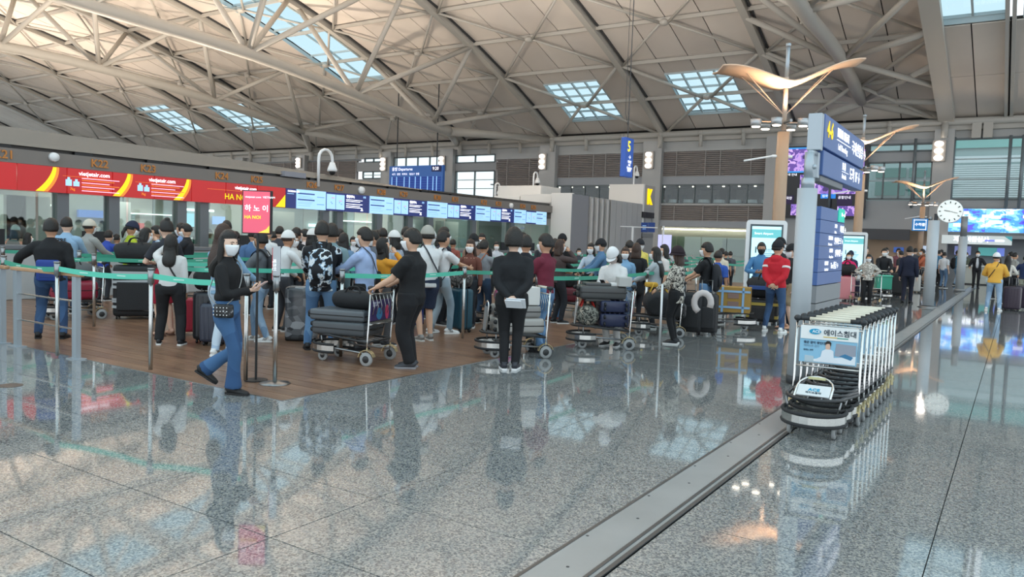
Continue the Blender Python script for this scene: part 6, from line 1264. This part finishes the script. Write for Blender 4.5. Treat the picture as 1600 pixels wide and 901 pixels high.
def sling(P, lab, c, bagc, side=1, bag=(.0, .0), name='shoulder_bag', bw=.22, bh=.16, chain=False):
    """diagonal strap with a bag at the hip: side=+1 bag on the right"""
    t = attach(P, name, lab, 'bag'); U = P['UP']; mb = MB(); s_ = side
    F_ = [U((-s_*.08, 0.02, 1.47)), U((-s_*.05, .13, 1.36)), U((s_*.03, .165, 1.2)), U((s_*.12, .14, 1.05)), U((s_*.19, .03, .94))]; B_ = [U((s_*.12, -.14, 1.05)), U((s_*.03, -.15, 1.2)), U((-s_*.05, -.125, 1.36)), U((-s_*.08, -.0, 1.475))]
    mb.loft(F_+B_, .013 if not chain else .006, .004 if not chain else .006, n=6, sub=3); sc(mb, P).build('strap', mat(c, .6) if not chain else mat('#9a9a98', .3, .9), t, True)
    mb = MB(); rbox(mb, U((s_*.20+bag[0], .04+bag[1], .90)), (.07, bw, bh), .025); sc(mb, P).build('bag_body', bagc if not isinstance(bagc, str) else mat(bagc, .5), t, True); return t
def phone(P, lab, c='#2a2a30', i=1):
    w = P['WR'][i]; t = attach(P, 'phone', lab, 'phone'); mb = MB(); d = np.array((0, .06, .03)); mb.box(w+d+np.array((-.04 if i else .04, .03, .02)), (.075, .012, .15), rx=R(-55)); sc(mb, P).build('phone_body', mat(c, .3), t)
DEN = lambda k, a, b: pattern('denim_'+k, [a, b], 3.2, 'smooth', [.25, .75], .9, 8)
JL = DEN('light', '#7f9dbb', '#a9c3da'); JM = DEN('mid', '#4c6f96', '#7296b8'); JD = DEN('dark', '#2b4263', '#44638a'); JDD = DEN('navy', '#25344a', '#3a5068')
FLO = pattern('floral', ['#14161c', '#14161c', '#8fa9c0', '#dfe6ea', '#1b1d24'], 7.5, 'noise', [0, .3, .515, .545, .61], .8, 3)
POL = pattern('polka', ['#2a2726', '#cfc8ba', '#2a2726', '#d8d2c5'], 20, 'noise', [0, .42, .5, .57], .85, 1)
GRYP = pattern('speck', ['#bdb9b0', '#8f8b84', '#d2cec6'], 18, 'noise', [0, .4, .52], .85)
CAMOC = pattern('camocap', ['#a9a79c', '#6d6b62', '#c3c0b4'], 20, 'noise', [0, .42, .54], .85)
BL = '#17181b'
SN = ('#e4e4e2', '#f2f2f0'); BKS = ('#1c1d20', '#1c1d20'); BKW = ('#222327', '#eeeeec'); GRS = ('#3a3c42', '#8b8b90')
# --- front row, left to right
p = person('man in black jacket and jeans leaning an arm on the timber rail', 80, 342, 528, face=12, top_c=BL, kind='jacket', bot_c=JD, shoe=BKS, pose='rail', mask=None, build=1.12, near=True, legs='wide')
t = attach(p, 'waist_bag', 'bright blue bag worn low on the back of the man at the timber rail', 'bag'); mb = MB(); rbox(mb, (0, -.18, 1.0), (.30, .10, .30), .04); sc(mb, p).build('bag_body', mat('#21408f', .6), t, True); mb = MB(); mb.bb((-.1, -.24, .9), (.1, -.225, 1.06)); sc(mb, p).build('front_pocket', mat('#1c377c', .6), t)
p = person('person in light blue varsity jacket with dark letters behind the leaning man', 104, 340, None, 11.3, face=25, top_c='#8fb0cc', kind='jacket', bot_c=JDD, pose='push', mask='#dfe3e6', build=1.05)
U = p['UP']; tt = [c for c in p['t'].children if c.name.startswith('jacket')][0]
for z, s_, b in ((1.33, .085, 'REPRE'), (1.2, .105, 'SAT')):
    M_ = fr(tuple(np.array(U((.17 if b == 'REPRE' else .12, -.168, z)))*p['s']*np.array((-1, 1, 1))), (1, 0, 0), (0, 0, 1)); text(b, s_, M_, mat('#20242c' if b == 'REPRE' else '#e8ebee'), tt, bold=.004)
person('man in grey beige jacket and pale cap behind the varsity jacket', 139, 344, None, 12.3, face=60, top_c='#9a9c98', kind='jacket', cap=('cap', '#c9c3b4'), bot_c='#5b6470', pose='push')
person('person in royal blue jacket bending behind the pale-capped man', 160, 358, None, 13.4, face=40, top_c='#2c479f', kind='jacket', lean=18, bot_c='#2b2e35', pose='lean')
p = person('woman in orange and white top with pale cap at far left', 24, 352, None, 15.5, face=15, top_c='#e9a58c', kind='tee', hair='bob', hc=HAIRB, cap=('cap', '#c6c7cb'), female=True, pose='push', mask=None)
backpack(p, 'small grey backpack straps on the woman at far left', '#7d7a76', .3)
person('person in white blouse just right of the woman in orange at far left', 43, 366, None, 14.5, face=60, top_c='#dcdcda', kind='long', hair='bob', female=True, pose='reach')
p = person('woman in lime green jacket and navy cap', 205, 346, None, 11.8, face=75, top_c='#a9b82c', kind='jacket', hair='tied', cap=('cap', '#22283f'), female=True, pose='phone', bot_c='#2a2b30', nod=15); sling(p, 'black crossbody strap over the lime green jacket', BL, BL, 1)
person('woman in pale blue shirt and jeans with white sneakers behind the taped suitcase', 226, 356, 494, face=70, top_c='#a9bccd', kind='shirt', bot_c=JD, shoe=SN, female=True, hair='bob', pose='face', nod=10)
person('man in dark blue tee in profile right of the lime jacket', 245, 353, None, 12.2, face=-80, top_c='#2f4560', kind='tee', pose='push')
p = person('woman with hair bun in red skirt and sandals behind the woman in white blouse', 259, 343, 524, face=-30, top_c='#2a2c33', kind='tee', bot='shorts', bot_c='#a8243a', hair='bun', female=True, shoe=('#c9a08a', '#6b4a3c'), pose='belly')
p = person('woman in white blouse and black trousers with long black hair, arm raised', 266, 366, 538, face=12, top_c='#d6d5d3', kind='long', bot_c='#1d1e21', bot='loose', hair='mid', mask=None, female=True, build=1.18, shoe=BKW, pose='facel', near=True, legs='wide'); sling(p, 'thin black bag strap across the white blouse', BL, BL, 1)
person('person in black jacket facing left behind the white blouse', 292, 350, None, 12.6, face=-75, top_c='#1f2126', kind='jacket', pose='push', nod=8)
person('person in light blue shirt facing left behind the black jacket', 284, 349, None, 14.6, face=-60, top_c='#7f9cc8', kind='shirt')
p = person('person in white tee with dark backpack seen small near the fourth counter', 309, 354, None, 19.5, face=180, top_c='#d9dadb', kind='tee'); backpack(p, 'dark backpack on the small figure in white tee', '#23252b')
person('small person in cream top holding a tan bag near the counters', 327, 358, None, 21.5, face=170, top_c='#d9d3c6', kind='tee', mask=None, pose='belly')
person('person in light blue denim top and pale jeans hidden behind the walking woman', 346, 350, 556, face=40, top_c='#86abc9', kind='shirt', bot_c=DEN('vlight', '#a9c0d6', '#cddbe6'), shoe=SN, hair='long', hc=HAIRBR, female=True, pose='push')
person('dark-haired person directly behind the walking woman', 354, 345, None, 13.2, face=10, top_c='#2b2d33', kind='jacket', mask=None)
# walking woman
p = person('woman in black top and ripped jeans walking while holding a phone', 353, 360, 613, face=115, top_c='#141416', kind='long', bot_c=DEN('walk', '#2f4f77', '#4a7099'), bot='flare', hair='mid', female=True, build=.98, shoe=('#1a1a1b', '#1a1a1b'), pose='phone', legs='walk', hy=28, near=True, hem=1.0, skin=2, mask='#eef0f3')
phone(p, 'phone in a pale case held by the walking woman', '#c9a8a0'); t = sling(p, 'black quilted shoulder bag with silver chain on the walking woman', BL, pattern('quilt', ['#141416', '#2c2c30', '#8b8b8d'], 26, 'noise', [0, .5, .64], .4), 1, (.0, .02), bw=.2, bh=.14, chain=True)
U = p['UP']
for i in range(5):
    for j in range(3): m_ = MB(); m_.sphere(U((.24, -.03+.035*i, .86+.038*j)), .008, 8, 6); sc(m_, p).build('stud', CHROME, t, True)
m_ = MB(); m_.loft([(p['t'] and (.095, .16, .56)), (.097, .16, .50)], [.03, .03], n=10)
p = person('man in grey jacket with face mask and jeans facing left', 406, 362, 533, face=-70, top_c='#5d6166', kind='jacket', bot_c=JL, shoe=SN, pose='push', legs='stepf', near=True, mask='#c9cdd2', hy=20); backpack(p, 'dark backpack on the man in the grey jacket', '#26282c', .42)
sling(p, 'black sling bag hanging in front of the grey-jacketed man', BL, BL, 1)
person('man in white tee with dark cap behind the grey jacket', 417, 354, None, 13.0, face=30, top_c='#dcdddd', kind='tee', cap=('cap', '#22252c'))
person('dark-haired person behind the tall pink sign', 396, 357, None, 12.0, face=-10, top_c='#4c6c94', kind='jacket', mask=None)
person('dark head behind the white cap', 437, 354, None, 15.5, face=20, top_c='#3b3d44', kind='jacket', mask=None)
person('man in white long sleeves and white cap', 441, 360, None, 10.2, face=55, top_c='#dbdcdc', kind='long', cap=('cap', '#e2e1de'), hair='short', hc=HAIRBR, bot_c='#3a3c42', pose='lean', lean=10)
person('brown-haired woman in white top right of the white-capped man', 459, 365, None, 11.6, face=150, top_c='#d8d6d3', kind='tee', hair='long', hc=HAIRBR, female=True)
person('man in black shirt turned away right of the white cap', 463, 356, None, 12.6, face=35, top_c='#1e1f23', kind='shirt')
person('person in pale pink top with mask facing left', 477, 358, None, 13.2, face=-70, top_c='#d9c9c6', kind='long', female=True)
person('person with small white cap and black hair left of the floral shirt', 488, 358, None, 12.2, face=40, top_c='#c9cacc', kind='tee', hair='bob', cap=('cap', '#dcdad6'), female=True)
p = person('man in black and white floral shirt seen from behind', 500, 346, 546, face=4, top_c=FLO, kind='shirt', hem=.80, bot_c=JM, shoe=BKS, pose='push', legs='wide', mask=None, near=True, build=1.08); backpack(p, 'black and white floral backpack on the man in the floral shirt', FLO, .46)
person('man with white collar turned away right of the floral shirt', 518, 350, None, 8.9, face=10, top_c='#7f9aa0', kind='shirt', bot_c='#202126', mask=None, shoe=BKS)
person('dark head behind the light blue jacket right of the floral shirt', 531, 358, None, 13.8, face=20, top_c='#3b4048', kind='jacket', mask=None)
person('woman in dusty blue jacket with bobbed hair between the floral and light blue shirts', 537, 364, None, 11.6, face=20, top_c='#6b8cab', kind='jacket', hair='bob', female=True, mask=None)
p = person('man in light blue shirt facing left with an arm on the barrier', 571, 356, None, 8.8, face=-62, top_c='#a3b7dc', kind='shirt', bot_c='#17181b', shoe=BKS, pose='reachl'); sling(p, 'thin black strap over the light blue shirt', BL, BL, 1)
person('masked person just right of the light blue shirt', 584, 361, None, 11.0, face=-120, top_c='#5c6068', kind='tee')
person('dark-haired person behind the long-haired woman in orange, left', 590, 360, None, 14.6, face=30, top_c='#33363c', mask=None)
person('dark-haired person behind the long-haired woman in orange, right', 598, 357, None, 13.0, face=15, top_c='#2f3238', mask=None)
p = person('woman in orange shirt with waist-long black hair touching her mask', 599, 371, None, 8.9, face=60, top_c='#d8932a', kind='shirt', hem=.95, bot_c='#4b4a4c', hair='waist', female=True, mask='#c9c6bc', pose='face', nod=-15, near=True)
person('person in light blue top with white cap behind the woman in orange', 617, 361, None, 11.2, face=-50, top_c='#a9b5c6', kind='tee', cap=('cap', '#dededb'), hair='bob', female=True)
person('dark head behind the man in black tee', 634, 355, None, 13.5, face=10, top_c='#3b3e44', mask=None)
p = person('man in black tee and black trousers pushing the loaded trolley', 640, 358, 574, face=-72, top_c='#141518', kind='tee', bot_c='#15161a', bot='loose', shoe=GRS, pose='push', build=1.36, legs='close', near=True, skin=0, mask='#f2f4f6')
p = person('man in white tee, patterned cap and navy shorts', 664, 354, 532, face=-25, top_c='#dcdddd', kind='tee', hem=.82, bot='shorts', bot_c='#26324a', cap=('cap', CAMOC) if False else ('cap', '#a3a198'), shoe=('#8d8a86', '#d9d8d4'), mask=None, pose='push', build=1.08, near=True); sling(p, 'dark bag strap over the shoulder of the man in navy shorts', '#2a2c33', '#2a2c33', 1)
person('masked person in white cap behind the patterned cap', 673, 360, None, 12.5, face=160, top_c='#cfdbe2', kind='tee', cap=('cap', '#d9dada'))
p = person('man in white tee with black backpack and light jeans', 688, 361, 521, face=58, top_c='#dfe0e1', kind='tee', bot_c=DEN('grey', '#7e93a0', '#a7b5be'), shoe=SN, mask=None, pose='reach', legs='stepf', near=True, skin=1); backpack(p, 'black backpack with red sleeve trim on the man in white tee', '#1d1f24', .5, .05)
person('woman in dark navy jacket with mask behind the backpack', 693, 355, None, 11.6, face=120, top_c='#23283a', kind='jacket', hair='bob', female=True)
person('woman in brown cardigan with mask facing the camera', 736, 374, None, 11.4, face=200, top_c='#6b3f33', kind='long', hair='long', female=True, hc=HAIRBR)
p = person('man in grey tee with tan strap and blue jeans turned away', 752, 375, 505, face=35, top_c='#85888c', kind='tee', bot_c=JDD, mask=None, pose='push', near=True, skin=1); sling(p, 'tan crossbody strap on the man in grey tee', '#a85f3c', '#a85f3c', -1)
person('person with black bucket cap behind the brown cardigan', 740, 366, None, 15.0, face=150, top_c='#8b6a5a', kind='tee', cap=('bucket', '#1c1d20'))
person('person in black shirt with mask behind the grey tee', 753, 365, None, 16.5, face=175, top_c='#1d1e21', kind='shirt')
# main central figure
p = person('man in black long sleeves seen from behind holding a passport behind his back', 796, 358, 577, face=2, top_c='#17191d', kind='long', bot_c='#16171a', bot='trousers', build=1.08, shoe=('#33353c', '#f2f2f2'), mask=None, pose='back', hair='bowl', near=True, legs='close', skin=2)
t = attach(p, 'papers', 'white papers held behind the back of the man in black', 'papers'); mb = MB(); mb.box(np.array((.06, -.27, .85)), (.23, .15, .012), rx=R(-50), rz=R(-8)); mb.box(np.array((.03, -.285, .84)), (.2, .13, .012), rx=R(-46), rz=R(-14)); sc(mb, p).build('paper_sheets', mat('#e2e5ea', .6), t)
person('man in dark jacket just beyond the man in maroon', 822, 368, None, 9.7, face=15, top_c='#1a1d24', kind='jacket', mask=None, bot_c='#1b1c20')
person('masked man in white shirt behind the dark jacket', 817, 364, None, 14.0, face=-130, top_c='#d9dadb', kind='shirt', mask='#e9ebee')
person('man in maroon tee and blue jeans facing left', 847, 366, 550, face=-58, top_c='#6a1f33', kind='tee', bot_c=JM, shoe=BKS, pose='push', build=1.02, near=True, skin=1)
p = person('woman in long black coat leaning on a trolley with tied hair', 862, 373, 500, face=40, top_c='#15161a', kind='coat', hem=.74, bot_c=JM, hair='tied', female=True, shoe=('#7a3b30', '#5a4032'), pose='lean', mask='#d9d2cf', near=True)
person('brown-haired person right of the black coat', 875, 374, None, 13.2, face=60, top_c='#4a3c3a', kind='jacket', hair='bob', hc=HAIRBR, female=True, pose='face')
person('dark-haired person between the maroon tee and the brown-haired person', 853, 367, None, 13.8, face=20, top_c='#2d2f35', mask=None)
person('man with black cap and black shirt near the pale end block', 879, 366, None, 17.5, face=-140, top_c='#1a1b1e', kind='shirt', cap=('cap', '#17181b'))
person('long-haired woman in pale blue top beside the capped man in denim', 924, 380, None, 15.6, face=-160, top_c='#b9c6d4', kind='long', hair='long', female=True, pose='push')
person('man in denim jacket and black cap looking left', 940, 374, None, 15.2, face=-100, top_c='#54789c', kind='jacket', cap=('cap', '#1c1d22'), pose='push')
p = person('person in white hooded top and white cap looking down at a phone', 956, 400, 540, face=205, top_c='#dedddb', kind='hoodie', hair='bob', bot='loose', bot_c='#d8d6d3', cap=('cap', '#e6e6e6'), mask='#b9aaa4', nod=38, pose='phone', lean=8, near=True, hz=1.52); phone(p, 'dark phone held by the person in the white hooded top', '#2a2526')
person('woman in light denim jacket with brown hair facing the camera', 978, 386, None, 12.4, face=185, top_c='#7fa6c6', kind='jacket', hair='long', hc=HAIRBR, female=True, pose='down', bot_c='#5c7896')
person('person in long black coat turned away right of the denim jacket', 995, 380, None, 13.2, face=10, top_c='#17181b', kind='coat', hair='bob', hc=HAIRBR, mask=None)
person('man in yellow shirt and dark cap behind the black coat', 1000, 374, None, 17.5, face=150, top_c='#e0cf6a', kind='shirt', cap=('cap', '#22242a'))
person('black-haired person left of the yellow shirt', 984, 376, None, 15.6, face=20, top_c='#2b2d33', mask=None)
person('woman in grey hooded top facing left with mask', 1026, 386, None, 12.1, face=-75, top_c='#a8b0b4', kind='hoodie', hair='long', female=True, pose='push')
person('masked person behind the grey hooded top', 1039, 382, None, 13.8, face=-100, top_c='#d9d3cf', hair='bob', female=True)
p = person('person in cream patterned long shirt and dark bucket hat with a white cane', 1053, 385, 537, face=-68, top_c=POL, kind='shirt', hem=.74, bot_c='#17181b', bot='slim', hair='bob', hc=HAIRBR, cap=('bucket', '#2a1c22'), shoe=BKW, pose=(((-.2, .3, .95), (-.6, -.3, -1)), ((.1, .25, .98), (.6, -.3, -1))), near=True, female=True)
t = empty('thin_white_post', tuple(G(1030, 548)), 0, 'thin pale barrier post in front of the person in the patterned shirt', 'barrier post'); mb = MB(); mb.tube([(0, 0, .0), (0, 0, 1.0)], .018, 10); mb.build('pole', mat('#d9dbdb', .3, .6), t, True)
p = person('man in black tee with black backpack and jeans facing left', 1099, 379, 519, face=-72, top_c='#17181b', kind='tee', bot_c=JM, shoe=SN, pose='push', near=True, skin=1, mask='#eef0f2'); backpack(p, 'black backpack on the man in jeans facing left', '#1c1e24', .48, .04)
p = person('person in royal blue shirt behind the black backpack', 1123, 392, None, 14.3, face=20, top_c='#2f56a8', kind='tee', bot_c='#c9ccd0', mask=None)
person('person with ponytail in cream top beyond the cardboard box', 1128, 388, None, 18.0, face=20, top_c='#e0d8c4', kind='tee', hair='tied', female=True, mask=None)
person('small distant person left of the kiosk, left one', 1135, 393, None, 27, face=15, top_c='#3b3d44', mask=None); person('small distant person left of the kiosk, right one', 1142, 393, None, 27.5, face=-10, top_c='#50535a', mask=None)
person('man in denim shirt with black mask in front of the kiosk', 1190, 379, None, 15.9, face=178, top_c='#4a7fae', kind='shirt', mask='#17181b', pose='belly', bot_c='#26282d')
p = person('man in red hooded top and jeans with hands behind his back', 1208, 376, 518, face=18, top_c='#c4202f', kind='hoodie', bot_c=JD, shoe=SN, pose='back', legs='wide', cap=('cap', '#1b1c20'), mask=None, near=True, hy=25)
tt = [c for c in p['t'].children if c.name.startswith('hooded')][0]
for i in (0, 1): c = p['S'][i]*.6+p['EL'][i]*.4; d = unit(p['EL'][i]-p['S'][i]); m_ = MB(); m_.loft([c-d*.02, c+d*.02], .085, n=16); sc(m_, p).build('white_sleeve_band', mat('#e4dcda', .8), tt, True)
person('man in black cap behind the red hooded top', 1218, 372, None, 16.8, face=60, top_c='#22242a', cap=('cap', '#17181b'))
person('masked person in beige shorts and sandals beside the red hooded top', 1231, 382, 514, face=-120, top_c='#2a2a2c', kind='tee', bot='shorts', bot_c='#a59478', cap=('cap', '#1a1b1e'), shoe=('#c99b7e', '#2a2320'), mask='#e9eaec')
person('man in black tee partly hidden by the grey sign post', 1241, 384, None, 14.3, face=-70, top_c='#1b1d22', kind='tee', mask=None)
# --- right-hand background crowd
person('person in hot pink hooded top on the right', 1327, 400, None, 24.5, face=178, top_c='#d81f63', kind='hoodie', hair='bob', female=True, pose='belly', hz=1.52)
person('person in navy beanie behind the pink hooded top', 1330, 392, None, 26.5, face=175, top_c='#26324f', kind='jacket', cap=('cap', '#222a44'), mask=None)
person('man with dark hair behind the white-hooded woman on the right', 1353, 385, None, 27.5, face=175, top_c='#3a3a40', mask=None)
person('woman in speckled white hooded top and black trousers, hands on hips', 1353, 397, 476, face=180, top_c=GRYP, kind='hoodie', bot_c='#16171a', shoe=BKS, female=True, pose='hips', build=1.1)
person('man in black shirt with mask right of the speckled hooded top', 1377, 388, 466, face=170, top_c='#191b20', kind='shirt', bot_c='#1c1d22', pose='push')
person('man in white tee behind the black-shirted man on the right', 1385, 387, None, 31, face=175, top_c='#d2cac4', kind='tee')
p = person('man in navy suit walking away on the right', 1416, 385, 474, face=6, top_c='#1a2137', kind='jacket', bot_c='#181d30', shoe=BKS, mask=None, legs='stepf')
for k, (x, tp, dep, c, fc_) in enumerate(((1404, 388, 33, '#7a4a52', 160), (1408, 392, 31, '#2b2d33', -60), (1424, 391, 35, '#cfcfd2', 150), (1430, 388, 38, '#4a4d55', 20))):
    person(['person in dusty red top left of the suited man', 'person with dark hair right behind the suited man', 'masked person in pale top right of the suited man', 'distant dark head between the suited man and the orange vest'][k], x, tp, None, dep, face=fc_, top_c=c)
p = person('man in orange vest over black tee with mask', 1438, 389, 449, face=-110, top_c='#b9664a', kind='jacket', bot_c='#1c1d22', pose='push'); backpack(p, 'black backpack on the man in the orange vest', BL, .4)
person('man in denim shirt and black trousers by the clock post', 1464, 391, 445, face=60, top_c='#4f86ac', kind='shirt', bot_c='#15161a', shoe=BKS, pose='belly', mask=None)
person('person in dark top behind the denim shirt by the clock post', 1471, 390, None, 42, face=20, top_c='#33363e', mask=None)
person('person in white shirt right of the clock post', 1476, 394, None, 36, face=30, top_c='#d6dade', kind='tee', bot_c='#5b7898', mask=None)
p = person('man in denim jacket with black backpack and pale jeans', 1493, 391, 446, face=60, top_c='#6c9fc0', kind='jacket', bot_c=JL, pose='face'); backpack(p, 'large black backpack between the two grey posts', BL, .5)
p = person('man in dark suit jacket and white shirt with an arm held out', 1524, 392, 450, face=178, top_c='#1d1f24', kind='jacket', bot_c='#1a1b1f', shoe=BKS, pose='out')
t = [c for c in p['t'].children if c.name.startswith('jacket')][0]; mb = MB(); U = p['UP']; mb.loft([U((0, .105, .95)), U((0, .128, 1.15)), U((0, .118, 1.3)), U((0, .075, 1.41))], [.055, .06, .055, .035], [.025, .02, .02, .02], U=(1, 0, 0), n=8); sc(mb, p).build('shirt_front', mat('#cfd3d8', .7), t, True)
p = person('man in yellow jacket, white cap and light jeans seen from behind', 1551, 395, 485, face=6, top_c='#e6b04a', kind='jacket', bot_c=JL, shoe=SN, cap=('cap', '#eceeee'), mask=None, legs='wide', pose='belly', build=1.1); sling(p, 'thin brown bag strap across the yellow jacket', '#4a3a2c', '#9fb3b8', -1)
p = person('woman in cream top with black hair holding a dark jacket', 1570, 399, 474, face=12, top_c='#dcd8cf', kind='long', bot_c='#1b1b20', bot='loose', hair='long', female=True, mask=None, pose='belly'); t = attach(p, 'folded_jacket', 'dark jacket with purple lining hanging over the arm of the woman in cream', 'jacket'); mb = MB(); mb.loft([(-.16, .14, 1.12), (-.17, .15, .9), (-.15, .15, .66), (-.14, .14, .5)], [.09, .13, .14, .1], [.06, .07, .07, .05], n=12); sc(mb, p).build('cloth', mat('#2c2a33', .9), t, True)
person('masked person between the yellow jacket and the cream top', 1561, 401, None, 28.5, face=-150, top_c='#6a6d72', female=True, hair='bob')
person('person with dark topknot in grey jacket near the right edge, left one', 1580, 394, None, 33, face=-60, top_c='#a9aaa6', kind='jacket', hair='bun')
person('person in grey jacket near the right edge, right one', 1586, 395, None, 32, face=60, top_c='#9a9d9a', kind='jacket', mask=None)
p = person('man in navy jacket cut by the right edge', 1598, 399, 470, face=10, top_c='#1f3158', kind='jacket', bot_c='#a3a596', mask=None, pose='out')
person('person in olive shirt with mask near the far service desk', 1510, 394, None, 43, face=170, top_c='#5c6152', kind='shirt')
# counter staff and people far back in the queue, small
far = [(520, 366, 16.5, 10, '#6a6d74', 'dark-haired person deep in the queue near counter K27'), (552, 370, 18.5, 160, '#c8ccd2', 'masked person deep in the queue near counter K27'), (645, 368, 17.5, -80, '#b7bcc4', 'person in pale top deep in the queue near counter K29'), (708, 374, 19, 20, '#8a4a3f', 'person in rust top deep in the queue near counter K31'), (776, 378, 22, 170, '#c3c6cc', 'pale-shirted person deep in the queue left of the man in black'), (905, 388, 24, 160, '#3e4148', 'small person beyond the teal belts near the pale block'), (1068, 392, 25, 20, '#4a4d52', 'small person beyond the patterned shirt'), (182, 366, 15.5, 40, '#7e858f', 'person deep in the queue beyond the taped suitcase'), (369, 362, 15.5, -30, '#3f434b', 'dark-haired person beside the tall pink sign'), (428, 362, 17, 30, '#b9b3ac', 'person in stone-coloured top behind the white cap'), (580, 368, 17, 15, '#43474f', 'dark-clothed person far behind the light blue shirt')]
for x, tp, dep, fc_, c, lb in far: person(lb, x, tp, None, dep, face=fc_, top_c=c, kind=random.choice(['tee', 'shirt']), group=None)
